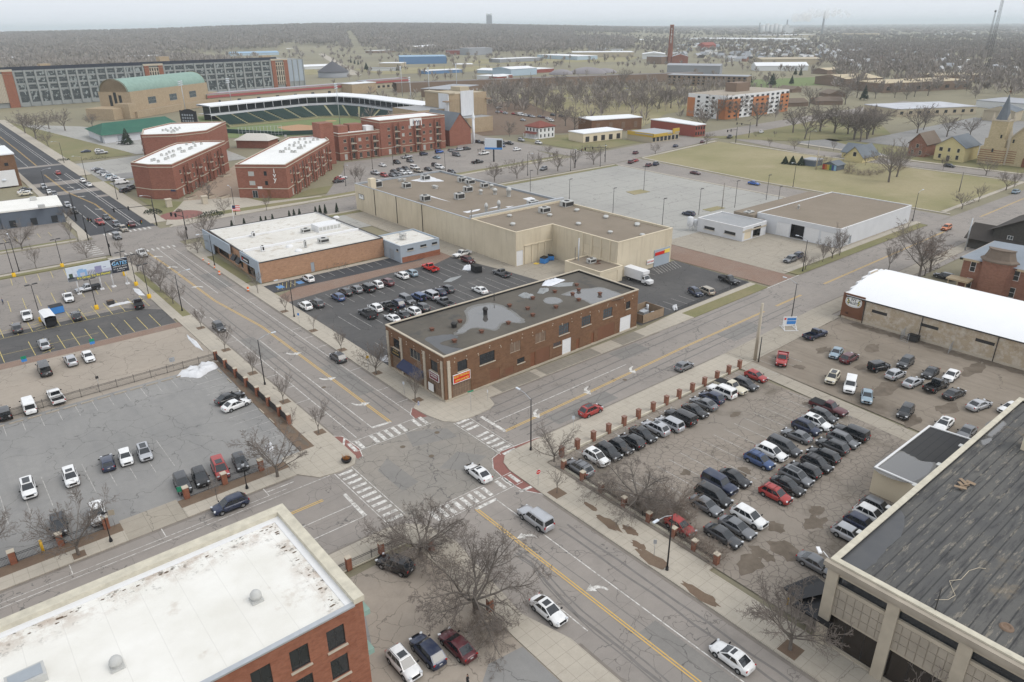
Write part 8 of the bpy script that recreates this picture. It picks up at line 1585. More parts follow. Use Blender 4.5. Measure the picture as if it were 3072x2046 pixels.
# church quarter
m_yb=brick_mat('yellow_church_brick',(.62,.50,.30),(.66,.55,.35),(.5,.44,.34),stain=.2);m_band=plain('brown_brick_band',(.27,.13,.07),.85)
chu=thing('yellow_brick_church','yellow brick church with spire, rose window and striped base','church',(380,105,0))
def cp(b,n,m):b.build(n,m,chu,(-380,-105,0))
b=MB();b.prism([(376.5,113.6),(383,113.6),(383,120.1),(376.5,120.1)],0,18.6);b.prism([(375.9,111.9),(384.5,111.9),(384.5,122.1),(375.9,122.1)],0,7.5);b.prism([(376.2,112.8),(383.8,112.8),(383.8,121),(376.2,121)],7.5,11);cp(b,'tower',[m_yb])
b=MB();b.prism([(376.3,113.4),(383.2,113.4),(383.2,120.3),(376.3,120.3)],18.6,19.1)
for x in(376.7,382.8):
 for y in(113.8,119.9):b.lathe([(.55,18.6),(.55,20.2),(.001,22.6)],(x,y,0),4,False)
for y in(94.4,112):b.lathe([(.8,0),(.8,13),(.001,16.5)],(378.2,y,0),8,False)
b.lathe([(.5,20.8),(.5,22.4),(.001,24.4)],(378.2,103.2,0),6,False)
cp(b,'pinnacles',[m_stone]);b=MB();b.smooth=False;b.lathe([(3.0,19),(2.5,20.5),(.12,29.5),(.001,29.6)],(379.8,116.9,0),8,False);cp(b,'spire',[m_shingle]);b=MB();b.tube((379.8,116.9,29.5),(379.8,116.9,31.6),.1,n=5);b.box(379.7,116.3,30.7,379.9,117.5,30.9);cp(b,'cross',[m_rust])
b=MB();P=[(378,94),(420,94),(420,112.5),(378,112.5)];b.prism(P,0,11,False,False);b.mi=0;b.face([(378,112.5,11),(378,94,11),(378,103.2,21.5)]);b.face([(420,94,11),(420,112.5,11),(420,103.2,21.5)]);cp(b,'nave_wall',[m_yb])
b=MB();b.face([(377.6,93.4,10.6),(420.5,93.4,10.6),(420.5,103.2,21.7),(377.6,103.2,21.7)]);b.face([(420.5,113.1,10.6),(377.6,113.1,10.6),(377.6,103.2,21.7),(420.5,103.2,21.7)]);b.mi=1
for y0,z0,y1,z1 in((93.2,10.6,103.2,22.2),(103.2,22.2,113.2,10.6)):b.face([(377.5,y1,z1),(377.5,y0,z0),(378.6,y0,z0),(378.6,y1,z1)]);b.face([(377.5,y0,z0-.8),(377.5,y0,z0),(377.5,y1,z1),(377.5,y1,z1-.8)])
cp(b,'nave_roof',[m_shingle,m_stone])
def disc(b,y,z,r,x,n=20):b.face([(x,y+r*math.cos(-t*2*math.pi/n),z+r*math.sin(-t*2*math.pi/n)) for t in range(n)][::-1])
b=MB();disc(b,103.2,11.2,3.3,377.9);b.mi=1;disc(b,103.2,11.2,2.8,377.87);cp(b,'rose_window',[m_stone,plain('rose_glass',(.07,.025,.03),.4)])
b=MB()
for i in range(6):z=1.2+i*.95;b.box(375.8,111.85,z,384.55,122.15,z+.3);b.box(377.93,93.9,z,378.02,98.6,z+.3);b.box(377.93,108,z,378.02,112,z+.3)
cp(b,'brick_bands',[m_band]);b=MB();b.box(377.8,101.4,0,378,105,3.6);b.face([(377.79,105,3.6),(377.79,101.4,3.6),(377.79,103.2,5.6)]);cp(b,'door',[m_brdoor]);b=MB();b.box(377.9,102.4,15.6,378,104,18.6);b.mi=1;b.box(377.85,102.8,16,377.95,103.6,18);cp(b,'niche',[m_stone,m_redsign])
for y,z in((116.9,5.4),(115,11.5),(118.5,9),(109.8,10)):b=MB();b.box(376.3 if z>8 else 375.7,y-.35,z,376.45 if z>8 else 375.88,y+.35,z+1.5);cp(b,'slit_window',[m_glass])
def ghouse(name,label,x0,y0,x1,y1,h,rh,wall,roof,ax,wins=(),extra=None):
 c=((x0+x1)/2,(y0+y1)/2);t=thing(name,label,'house',(*c,0));b=MB();gable(b,x0-c[0],y0-c[1],x1-c[0],y1-c[1],h,rh,ax,.6);b.build('roof',[roof,wall],t);b=MB();b.prism([(x0-c[0],y0-c[1]),(x1-c[0],y0-c[1]),(x1-c[0],y1-c[1]),(x0-c[0],y1-c[1])],0,h,False,False);b.build('wall',[wall],t)
 for y,z,w_,hh in wins:b=MB();b.box(x0-c[0]-.06,y-w_/2-c[1],z,x0-c[0]+.05,y+w_/2-c[1],z+hh);b.mi=1;b.box(x0-c[0]-.05,y-w_/2-.12-c[1],z-.12,x0-c[0]+.03,y+w_/2+.12-c[1],z+hh+.12);b.build('window' if z>.3 else 'door',[m_glass if z>.3 else m_dkmetal,m_stone],t)
 return t
m_ypaint=plain('yellow_house_paint',(.58,.50,.27),.8)
ghouse('yellow_house','pale yellow two storey house with gray roof next to the church',371.2,126.4,388,139,6.6,4.2,m_ypaint,m_shingle,0,((129,1,1.1,1.8),(136.5,1,1.1,1.8),(129,4.2,1.0,1.6),(133,4.2,1.0,1.6),(136.5,4.2,1.4,1.6),(132.8,.1,1.3,2.3)))
ghouse('brick_house','old red brick house with steep gables beside the yellow house',373,143.8,388,151.8,6.2,4.5,m_mans,m_brshingle,0,((146,1,1,1.8),(149.6,1,1,1.8),(147.8,4.2,1.2,1.6)))
ghouse('field_house','small yellow gabled house with gray roof standing in the dry field',337,156,352,164.5,2.6,4.2,m_ypaint,m_shingle,0,((160,2.6,1.4,1.8),));ghouse('field_wing','low wing with gray roof behind the small yellow gabled house',345,163,356,170,2.8,3.4,m_ypaint,m_shingle,1)
t=thing('rainbow_shed','small dark roofed shed with rainbow striped front on the field','shed',(313,157,0));b=MB();gable(b,-3.4,-3.2,3.4,3.2,2.3,1.3,0,.4);b.mi=1;b.prism([(-3.4,-3.2),(3.4,-3.2),(3.4,3.2),(-3.4,3.2)],0,2.3,False,False);b.build('body',[m_shingle,m_slate],t)
for i,c in enumerate(((.38,.05,.04),(.45,.17,.05),(.5,.38,.08),(.08,.2,.07),(.05,.08,.25),(.25,.42,.55))):b=MB();b.box(-3.5,2.2-i*1.05,0,-3.38,3.2-i*1.05,2.3);b.build('painted_stripe',[plain('stripe%d'%i if False else 'stripe_'+('red','orange','yellow','green','navy','sky')[i],c,.6)],t)
simple('field_kiosk','small dark hut beside evergreen trees at the field edge','hut',[(312.2,165.4),(319,165.4),(319,171),(312.2,171)],2.8,m_slate,m_gr)
shed('parish_hall','flat roofed tan parish hall with snow patches behind the church','hall','K',930,335,1810,300,250,34,m_tanw,plain('snowy_roof',(.5,.51,.54),.7,var=.3,scale=.15),0,{0:(9,1,2.4,2,2.2,3,m_glass)});shed('parish_house','tan brick house with gray hipped roof behind the spire','house','K',1880,375,2230,400,260,20,m_tanw,m_shingle,3);shed('white_hall','long white hall with gray roof at the right edge behind the church','hall','K',1810,225,2355,270,150,40,m_w1,m_gr,0)
# silo tent, small near-left buildings
c=W('B',2270,775);t=thing('cone_roof_store','round store with gray cone roof beyond the factory','store',(c.x,c.y,0));b=MB();b.lathe([(19,0),(19,7)],(0,0,0),28);b.build('drum',[m_w2],t);b=MB();b.lathe([(20,6.8),(3,17.5),(1,18.5),(.001,21)],(0,0,0),28);b.build('cone_roof',[plain('cone_roof',(.10,.10,.11),.8)],t)
x0=W('j',630,862);simple('slate_building','slate gray shop building with white roof and roof units at the far left','shop',[(-70,273),(18.5,280),(18.3,292),(-70,287)],4.2,m_slate,m_whroof,None,0,None,{0:(10,1,1.5,2.0,1.5,3,m_glass)});t=simple('slate_building','taller corner of the slate gray shop with white roof','shop',[(18.6,279.5),(36,277.5),(37.5,296),(19,297)],5.6,m_slate,m_whroof,None,0,None,{0:(3,1,1.8,2.2,1.4,3,m_glass)})
for(k,x,y) in(('i',565,1125),('i',705,1255)):p=W(k,x,y,5.7);b=MB();b.obox((p.x-t.location.x,p.y-t.location.y,6.3),1.8,1.6,1.1);b.build('roof_unit',[m_hvac],t)
t=simple('brick_block','brown brick building with blank painted panel at the far left street','building',[(-20,356),(34.5,358.4),(34.5,386),(-20,384)],13.0,m_brown,m_wr,None,0,None,{0:(8,1,1.3,1.2,9,3,m_glass)});b=MB();b.box(10,-14.2,.5,26,-13.6,6.8);b.build('white_panel',[m_white],t)
t=thing('kiosk','dark kiosk with pale pyramid roof in front of the brown brick building','kiosk',W('i',95,905));b=MB();b.prism([(-1.6,-1.6),(1.6,-1.6),(1.6,1.6),(-1.6,1.6)],0,3.2);b.build('body',[m_black],t);b=MB();b.lathe([(3.0,3.1),(.001,5.2)],(0,0,0),4,False);b.build('roof',[m_lamphd],t)
# traffic signals at the big junction
def signal(k,x,y,ang,L,label,H=6.8):
 t=thing('traffic_signal',label,'traffic light',W(k,x,y),ang,'traffic signals');t.location.z=.1;b=MB();b.tube((0,0,0),(0,0,H+1.5),.17,.12,8);b.build('pole',[m_poleblk],t);b=MB();b.tube((0,0,H),(L,0,H+.4),.11,.06,6);b.build('mast_arm',[m_poleblk],t)
 for d in(L*.95,L*.6):
  b=MB();b.box(d-.2,-.2,H-.55,d+.2,.2,H+.65);b.mi=1
  for i,z in enumerate((.4,.05,-.3)):b.mi=1+i;b.tube((d,-.21,H+z),(d,-.26,H+z),.12,n=8)
  b.build('signal_head',[m_black,m_tail,m_safety,m_sgreen],t)
 b=MB();b.box(-.2,-.35,2.6,.2,-.1,3.6);b.build('signal_head',[m_black],t)
signal('j',1085,1205,R(28),13,'traffic signal with long arm reaching over the near side of the junction');signal('j',868,1052,R(-75),5,'traffic signal on the left corner of the junction by the dark kerb');signal('j',1538,908,W_,12,'traffic signal on the plaza corner with arm over the dark street');signal('j',1838,1035,R(110),6,'traffic signal on the corner behind the shop lawn');signal(2,1612,1160,R(20),11,'traffic signal on the left of the wide far junction');signal(2,1818,1120,R(160),11,'traffic signal on the right of the wide far junction');signal(3,365,985,W_,9,'traffic signal at the far corner of the big field');signal(3,455,950,R(90),9,'traffic signal across from the big field corner')
t=thing('small_billboard','white and blue billboard on one post in the apartment car park','billboard',W(2,1052,1115),R(-50));b=MB();b.tube((0,0,0),(0,0,6),.35,n=8);b.build('post',[m_poleblk],t);b=MB();b.box(-4.2,-.4,5.8,4.2,.4,10.6);b.mi=1;b.box(-4.2,-.45,5.7,4.2,-.35,6.6);b.mi=2;b.box(1.6,-.46,6.6,4.1,-.38,10);b.build('panel',[m_lamphd,m_signblue,m_dkmetal],t)
p=W('j',2310,962);t=thing('flagpole','white pole with striped flag in front of the blue gray shop','flag',p);b=MB();b.tube((0,0,0),(0,0,8.5),.07,n=6);b.build('pole',[m_white],t);b=MB()
for i in range(7):b.mi=i%2;b.face([(0,0,8.3-i*.25),(2.3,-.5,8.0-i*.25),(2.3,-.5,7.75-i*.25),(0,0,8.05-i*.25)])
b.mi=2;b.face([(0,-.02,8.32),(1,-.25,8.2),(1,-.25,7.2),(0,-.02,7.3)]);b.build('flag',[m_redsign,m_signwhite,m_navy],t)
for i,(k,x,y) in enumerate((('j',2060,625),('j',1870,640),('j',2190,630),('j',2210,420))):p=W(k,x,y);b=MB();b.prism([(-2.4,-1.2),(2.4,-1.2),(2.4,1.2),(-2.4,1.2)],0,.7);b.mi=1;b.prism([(-2.1,-.9),(2.1,-.9),(2.1,.9),(-2.1,.9)],.7,.75);tag(b.build('stone_planter',[m_stone,m_mulch],None,p,R(30)),'low square stone planter bed on the paved court','planter','stone planters on the paved court')
for i,(k,x,y) in enumerate((('j',1660,720),('j',2010,690))):p=W(k,x,y);b=MB();b.box(-.9,-.9,0,.9,.9,2.6);b.box(-1.1,-1.1,2.6,1.1,1.1,2.9);tag(b.build('gate_pier',[m_stone],None,p),'stone gate pier at the plaza path, %s one'%('left','right')[i],'gate pier')
b=MB();p=W('j',1780,800);b.lathe([(7,0),(6.5,.15),(.001,.3)],(p.x,p.y,0),24);structure('mulch_bed',b,[m_redwalk])
# ---------------------------------------------------------------- parked and driving cars farther off: one mesh each at this size
fc=lambda phrase,end,group,rows,z=.04:fleet(phrase,end,group,rows,True,z)
fc('on the dark far street','from the junction','cars on the dark far street',[('j',1145,1008,'S','jeep','gray'),('j',1210,932,'S','SUV','tan'),('j',1140,883,'S','SUV','gray'),('j',1283,887,'N','SUV','maroon'),('i',1675,1478,'S','pickup','red'),('i',1787,1405,'S','sedan','dark gray'),('i',1245,1300,'S','jeep','black'),('i',1135,1195,'S','SUV','silver'),('i',915,1018,'S','SUV','gray'),('i',828,980,'S','sedan','white'),('i',735,892,'S','SUV','silver'),('i',970,658,'N','SUV','red'),('i',1490,858,'N','sedan','white'),('i',1385,785,'N','SUV','white')])
fc('in the tight row beside the far street','from the van','cars in the tight row beside the far street',[('i',2050,808,'E','van','white')]+[('i',1955-i*47,770-i*25,'E',('SUV','sedan')[i%2],('silver','white','light blue','white','gray','silver','black','silver')[i]) for i in range(8)])
fc('on the lot by the green roofed hall','from the street','cars on the lot by the green hall',[('i',1440,298,'W','sedan','navy'),('i',1665,285,'E','SUV','white'),('i',1708,318,'E','pickup','silver'),('i',2030,152,'E','SUV','white'),('i',2100,950,30,'SUV','dark gray'),('i',2215,900,30,'SUV','gray')])
fc('on the lot beside the slate gray building','from the back','cars beside the slate gray building',[('i',425,938,'E','sedan','black'),('i',400,978,'E','sedan','white'),('i',430,1012,'E','sedan','cream')])
fc('in the apartment car park','from the left','cars in the apartment car park',[('f',735,450,'S','sedan','white'),('f',905,415,'S','SUV','black'),('f',1060,397,'S','SUV','gray'),('f',1022,350,'E','pickup','silver'),('f',1222,317,'E','jeep','navy'),('f',1405,293,'E','jeep','bright blue'),('f',1555,276,'E','SUV','gray'),('f',1650,264,'E','SUV','silver'),('f',1728,256,'E','SUV','black'),('f',1605,322,'S','van','gray'),('f',1372,358,'N','sedan','light blue'),('f',1930,308,'E','pickup','white'),('f',1855,408,'E','pickup','black')])
fc('at the near end of the apartment car park','from the left','cars at the near end of the apartment car park',[('f',650,538,'S','pickup','silver'),('f',755,566,'S','SUV','red'),('f',855,568,'S','sedan','gray'),('f',872,524,'S','sedan','dark gray'),('f',915,560,'S','SUV','gray'),('f',945,503,'S','sedan','gray'),('f',1008,492,'S','SUV','dark gray'),('f',978,540,'S','SUV','white'),('f',1045,536,'S','sedan','white'),('f',1115,476,'S','large SUV','white'),('f',1155,513,'S','pickup','tan'),('f',1272,497,'S','sedan','black'),('f',1355,448,'S','SUV','black'),('f',1408,472,'S','large SUV','white'),('f',1550,528,'S','SUV','dark gray'),('f',215,638,'E','sedan','black'),('f',228,612,'E','SUV','red'),('f',252,596,'E','sedan','white')])
fc('by the blue fenced building site','from the left','cars by the fenced building site',[('f',1865,175,'S','SUV','navy'),('f',1925,186,'S','sedan','black'),('f',1975,203,'S','sedan','white'),('f',2150,185,'S','SUV','dark gray'),('f',2230,190,'S','pickup','black'),('f',2140,218,'S','SUV','blue'),('f',2320,264,'E','SUV','white'),('h',1,1,'E','SUV','white') if False else('h',730,700,'S','SUV','silver'),('h',1035,748,'S','SUV','white')])
fc('on the yard behind the white house','from the left','cars on the yard behind the white house',[('h',330+0,132,'E','SUV','white'),('h',315,207,'S','sedan','silver'),('h',378,207,'S','sedan','red'),('h',450,226,'S','SUV','silver'),('h',600,240,'S','sedan','red'),('h',660,243,'S','SUV','tan'),('h',725,250,'S','van','white'),('h',815,268,'S','SUV','white'),('h',880,278,'S','sedan','navy'),('h',930,288,'S','sedan','silver'),('h',1060,290,'S','sedan','gray'),('h',1130,302,'S','sedan','maroon'),('h',1210,330,'S','SUV','white'),('h',1262,358,'S','SUV','white'),('h',760,350,'S','sedan','silver'),('h',1290,260,'S','SUV','black'),('h',1440,280,'S','SUV','black')])
fc('on the cross street','from the left','cars on the cross street',[(2,1395,1160,200,'SUV','gray'),(2,2030,1050,20,'SUV','maroon'),(2,1998,1114,20,'SUV','maroon'),(2,2030,1104,20,'sedan','red'),(2,2120,1135,20,'SUV','maroon'),(2,2170,1127,20,'SUV','navy'),(2,2305,1004,20,'sedan','navy'),(3,137,976,20,'sedan','maroon'),(3,325,940,20,'pickup','gray'),(3,543,907,20,'SUV','white')])
fc('on the street along the big field','from the left','cars along the big field',[(3,88,1190,'S','sedan','maroon'),(3,492,1262,'S','sedan','bright blue'),(3,1840,1140,'S','SUV','black')])
fc('in the park lot under the trees','from the left','cars in the park lot',[('D',x,y,40,kd,c) for x,y,kd,c in((1510,935,'sedan','black'),(1640,935,'sedan','silver'),(1720,905,'SUV','silver'),(1790,905,'SUV','white'),(1725,945,'sedan','silver'),(1770,945,'sedan','light blue'),(1430,990,'sedan','black'))])
# ---------------------------------------------------------------- industry on the plain
SH=[('A',0,592,690,566,548,90,m_w2,m_wr,'huge white roofed shed beyond the far left of the factory',4),('A',1840,548,2245,532,492,40,m_w2,m_wr,'gray white plant block seen over the factory roof',0),('B',885,488,1530,472,455,45,m_lb,m_br,'long pale blue shed seen over the factory roof',3),('B',1700,424,2340,402,398,60,m_tanw,m_wr,'wide white roofed shed in the field beyond the factory',2),('B',1880,672,2350,655,640,40,m_w1,m_wr,'low white shed behind the round cone roof store',2),
('B',1130,330,1480,322,285,40,m_w1,m_wr,'white building among trees left of the center horizon',0),('B',1570,385,1780,372,340,20,m_w1,m_gr,'pale terrace of houses behind the blue shed',2),('B',290,320,440,312,275,20,m_tanw,m_gr,'cream house block on the wooded slope at the left',2),
('C',550,338,850,332,297,50,m_w1,m_wr,'white block at the end of the straight far road',0),('C',400,412,660,400,382,50,m_tanw,m_wr,'white roofed shop right of the straight far road',0),('C',540,452,850,440,418,30,m_bn,m_wr,'brown and white hall right of the straight far road',0),('C',620,640,920,640,585,30,m_tanw,m_wr,'cream store with red doors near the straight far road',0),('C',480,690,870,690,655,10,m_w1,m_gr,'white screen wall in front of the cream store',0),('C',905,600,1540,590,500,70,m_bl,m_br,'large blue steel plant with pale blue upper wall',0),('C',1265,735,1760,712,690,22,m_bl,m_wr,'low dark blue hall with white roof',0),('C',1640,640,1900,636,605,30,m_tanw,m_wr,'low cream hall right of the blue plant',0),('C',1185,440,1455,410,372,40,m_tanw,m_wr,'cream hall with curved white roof among trees',3),('C',1530,470,1800,470,410,25,m_rd,m_gr,'red brick mill block among trees',0),('C',1840,480,2160,470,385,40,m_w2,m_gr,'dark gray mill with pale end among trees',0),('C',1945,720,2260,730,690,30,m_lb,m_wr,'pale blue hall with white roof beside the power poles',2),('C',1950,800,2225,815,770,20,m_w1,m_wr,'white terrace hall in front of the pale blue hall',0),('C',2225,820,2355,812,768,16,m_rd,m_wr,'red brick hall at the railway',0),
('D',0,800,170,790,752,20,m_rd,m_wr,'low red hall with white roof at the railway',0),('D',150,760,500,740,668,40,m_lb,m_wr,'pale blue shed with low white roof near the railway',2),('D',480,720,730,705,668,30,m_rd,m_wr,'red hall with white roof right of the pale blue shed',0),('D',0,582,545,556,530,30,m_w2,m_wr,'long colonnaded gray hall in the middle of the plain',0),('D',505,520,1050,545,470,50,m_lb,m_wr,'pale blue factory with white roof in the middle of the plain',0),('D',985,505,1820,500,440,60,m_tanw,m_wr,'long cream depot with dark loading doors',0),('D',1930,530,2240,530,462,45,m_w1,m_wr,'white hall left of the tall brick chimney',3),('D',370,325,680,318,278,90,m_tanw,m_wr,'pale curved roof plant below the wooded ridge',3),('D',690,318,1040,310,255,90,m_w1,m_wr,'white stepped plant below the wooded ridge',0),('D',1070,305,1730,290,268,140,m_tanw,m_tanroof,'very wide tan plant below the wooded ridge',0),('D',1690,310,2150,300,272,120,m_w1,m_wr,'wide white plant left of the chimney top',0),('D',890,365,1030,360,350,20,m_w2,m_wr,'small white roof in front of the curved roof plant',0),('D',1200,410,1400,412,385,40,m_w2,m_gr,'gray hall behind the cream depot',0),('D',1500,430,1660,430,395,20,m_w1,m_gr,'white hall behind the cream depot',0),
('E',180,285,1525,300,240,160,m_w1,m_wr,'very long white plant on the right plain',0),('E',1360,232,1945,222,200,160,m_tanw,m_wr,'tan plant below the grain silos',0),('E',780,215,1400,212,205,100,m_w1,m_wr,'white plant left of the grain silos',0),('E',360,212,615,210,185,70,m_w1,m_gr,'pale gray plant behind the long white plant',0),('E',0,700,690,712,590,20,m_w2,m_gr,'long gray shed with trees in front of the chimney',2),('E',1240,588,2020,580,515,45,m_tanw,m_tanw,'tan and red hall behind the white arched shed',2),('E',1165,665,1845,660,600,22,m_w1,m_wr,'white arched shed beside the sports field',4),('E',2095,712,2310,700,655,24,m_bn,m_tanroof,'small hall with cream roof at the trees',2),('E',340,365,500,360,320,40,m_w1,m_gr,'white hall behind the power house',0),('E',80,345,250,345,318,40,m_w1,m_gr,'white hall right beside the brick chimney',0),('E',40,180,175,180,158,60,m_w1,m_wr,'small white plant behind the chimney',2),('E',490,395,640,385,330,18,m_rd,m_rd,'red brick church block in the far neighbourhood',6),('E',760,380,880,380,335,20,m_bn,m_gr,'gray roofed school in the far neighbourhood',0),
('F',10,470,480,470,432,120,m_tanw,m_tanroof,'tan warehouse in the woods at the right',0),('F',1380,445,1800,440,434,90,m_w1,m_wr,'white warehouse in the woods at the right',0),('F',2030,402,2355,402,390,120,m_w1,m_wr,'white warehouse at the right horizon',0),('F',1600,802,1730,800,790,25,m_w1,m_wr,'white roof in the woods near the masts',0),('F',2145,668,2245,665,655,25,m_w1,m_wr,'white roof in the woods right of the masts',0)]
for(k,xl,yl,xr,yr,yt,dp,wm,rm,lb,pt) in SH:shed('industrial_shed' if dp>25 else 'hall',lb,'building',k,xl,yl,xr,yr,yt,dp,wm,rm,pt,None,None,4)
for i,(x,y,r,h,l) in enumerate(((1190,730,260,90,'large gray covered storage mound on the plain'),(830,740,170,70,'gray covered storage mound left of the large one'),(1420,715,170,60,'gray covered storage mound right of the large one'))):
 p=W('D',x,y);q=W('D',x+r,y);R0=(q-p).length;hh=height('D',x,y,y-h);b=MB();b.smooth=True;b.lathe([(R0,0),(R0*.95,hh*.3),(R0*.6,hh*.8),(R0*.2,hh),(.001,hh*1.02)],(0,0,0),24);o=b.build('storage_mound',[plain('mound_cover',(.27,.25,.26),.9,var=.2,scale=.03)],None,p);o.scale=(1,.6,1);o.rotation_euler[2]=-CY;tag(o,l,'mound')
# tall brick chimney with painted letters, power house
p=W(2,2262,440);t=thing('brick_chimney','tall red brick factory chimney with white letters near the top','chimney',p);m_chim=brick_mat('chimney_brick',(.33,.12,.075),stain=.4);b=MB();b.lathe([(4.2,0),(2.9,56),(3.2,56.2),(3.2,58),(2.5,58)],(0,0,0),20);b.build('stack',[m_chim],t)
cd=Vector((-p.x,-p.y,0)).normalized();rt=Vector((-cd.y,cd.x,0))
for i,chh in enumerate('SIBLEY'):
 q=p+cd*3.45+Vector((0,0,51.5-i*3.9));text(chh,4.4,q,Vector((0,0,1)).cross(cd),(0,0,1),m_signwhite,t,ext=.1)
shed('power_house','red brick power house at the foot of the tall chimney','building','E',65,575,275,575,480,30,m_chim,m_gr,4);shed('power_house','brown brick boiler house left of the tall chimney','building','D',2190,600,2350,590,500,30,m_bn,m_gr,0)
# grain silos with steam, tower block on the ridge, lattice masts
p=ray(2000+1400*.2293,60+190*.2293,4300);t=thing('grain_silos','cluster of pale grain silos with thin stacks on the right horizon','silos',p,-CY);b=MB()
for i in range(5):b.tube((-60+i*22,0,0),(-60+i*22,0,52+(i%2)*6),11,n=14)
b.build('silo_tubes',[m_w1],t);b=MB();b.box(50,-15,0,95,15,36);b.box(55,-12,36,70,12,52);b.build('elevator_house',[m_w1],t);b=MB();b.tube((70,20,0),(70,20,75),4,n=8);b.tube((-75,10,0),(-75,10,62),3,n=8);b.build('stack',[m_w2],t);b=MB();b.tube((262,30,0),(262,30,112),6,4,10);b.build('tall_stack',[m_w2],t)
rnd=random.Random(5);pts=[];b=MB()
for i in range(26):
 f=i/25;x=105+f*250+rnd.uniform(-14,14);z=78+30*math.sin(f*2.6)+rnd.uniform(-12,12);r=rnd.uniform(12,26)*(1-.3*f)
 b.smooth=True;prof=[(max(.001,r*math.sin(math.pi*j/6)),-r*math.cos(math.pi*j/6)) for j in range(7)];b.lathe(prof,(x,rnd.uniform(-20,20),z),10)
o=b.build('steam',[m_wr],None,p,-CY);o['kind']='stuff';tag(o,'white steam drifting from the stacks on the horizon','steam')
ms=bpy.data.materials.new('steam_vapour');ms.use_nodes=True;ms.node_tree.nodes.clear();v=ms.node_tree.nodes.new('ShaderNodeVolumePrincipled');v.inputs['Density'].default_value=.03;v.inputs['Color'].default_value=(1,1,1,1);oo=ms.node_tree.nodes.new('ShaderNodeOutputMaterial');ms.node_tree.links.new(v.outputs[0],oo.inputs['Volume']);o.data.materials[0]=ms
p=ray(1024+1020*.43501,74,4800);t=thing('tower_block','lone pale tower block rising over the wooded ridge','tower block',(p.x,p.y,rise(p.x,p.y) if False else 55),-CY);b=MB();b.box(-17,-14,-20,17,14,66);b.build('tower',[m_w2],t);b=MB();b.box(-18,-15,60,-4,15,70);b.box(4,-15,60,18,15,70);b.build('roof_crown',[m_wr],t)
def lattice(px,dist,H,w0,label,drums):
 p=ray(px,88,dist);t=thing('lattice_mast',label,'mast',p,.3);b=MB();n=int(H/4);ww=lambda z:w0*(1-.55*z/H)
 L=[(math.cos(2.094*i),math.sin(2.094*i)) for i in range(3)]
 for i in range(3):
  b.tube((L[i][0]*w0,L[i][1]*w0,0),(L[i][0]*ww(H),L[i][1]*ww(H),H),.22,.16,4)
  for j in range(n):
   z0,z1=H*j/n,H*(j+1)/n;k=(i+1)%3;b.tube((L[i][0]*ww(z0),L[i][1]*ww(z0),z0),(L[k][0]*ww(z1),L[k][1]*ww(z1),z1),.1,n=3);b.tube((L[i][0]*ww(z1),L[i][1]*ww(z1),z1),(L[k][0]*ww(z1),L[k][1]*ww(z1),z1),.1,n=3)
 b.build('lattice',[m_dkmetal],t)
 for z in drums:b=MB();b.tube((-w0*.9-1,-1.5,z),(-w0*.9-1,1.5,z),1.6,n=12);b.build('drum',[m_dkmetal],t)
lattice(2987,1100,104,2.6,'tall dark lattice mast leaving the top edge at the right',(96,86));lattice(2974,1700,78,2.2,'shorter lattice mast with antenna head left of the tall one',(76,))
# utility poles over the plain
for i,(k,x,y,h) in enumerate((('C',393,700,16),('C',970,640,16),('C',1510,720,14),('C',1290,1000,14),('C',1985,660,18),('D',95,600,18),('D',565,610,18),('D',945,600,18),('D',1170,880,14),('D',415,900,14),('E',1095,410,20),('D',2265,460,26),('C',1835,560,15),('C',2205,500,15),('D',265,540,18),('D',330,480,18))):
 p=W(k,x,y);b=MB();b.tube((0,0,0),(0,0,h),.28,.2,5);b.obox((0,0,h-1),3,.2,.2,.8);tag(b.build('utility_pole',[m_polewood],None,p),'thin utility pole standing on the industrial plain','pole','utility poles on the plain')
# ---------------------------------------------------------------- park and street trees farther off
gT='bare trees of the park and side streets'
LT=[('D',1055,1120,345),('D',1385,1270,360),('D',1395,1010,390),('D',1565,1010,420),('D',800,950,440),('D',535,1075,400),('D',350,1200,420),('D',110,1180,470),('D',755,1260,600),('D',1910,1080,420),('D',2165,1205,420),('D',1790,1268,560),('D',1990,1268,640),('D',2320,1200,460),('D',1685,870,480),('D',600,1150,560),('C',2330,1100,560),
(3,760,915,560),(3,840,960,620),(3,945,905,600),(3,1045,915,640),(3,1140,925,560),(3,1180,960,520),(3,1225,975,560),(3,1270,960,500),(3,1310,930,560),(3,870,740,440),(3,1120,720,440),(3,510,870,500),(3,370,830,560),(3,150,910,560),(3,240,830,600),('K',75,500,220),('K',235,520,270),('K',380,530,330),('K',455,590,180),('K',600,580,150),('K',665,530,250),('K',1160,520,170),('K',1230,480,220),('K',1490,560,290),('K',1750,560,330),('K',840,1070,380),('K',930,1010,430),(3,1690,660,470),('F',80,1250,960),('F',215,1250,1010),('F',850,1270,1080),('F',950,1240,1010),('F',1340,1150,1080),('F',1730,1260,1120),('F',700,1250,1060),('F',450,1260,1060),(1,250,960,740),(1,450,900,740),(1,340,890,770),(1,640,880,770),(1,335,1010,900),(1,175,920,780),('h',310,250,0),('h',520,560,350),('h',520,110,0),('h',800,170,0),('h',1110,260,0),('h',1340,330,0),('h',1510,460,60),('h',1660,560,100),('h',2140,300,0),('h',1420,120,-60)]
for i,(k,x,y,yt) in enumerate(LT):
 p=W(k,x,y);H=min(17,max(6,height(k,x,y,yt)));d_=math.hypot(p.x,p.y);tree('park' if d_<430 else 'far',i%3,p,H,'tall bare park tree, one of many on the lawns beyond the cross street',gT,1.05,None,m_pale if False else None,'tree',d_>430)
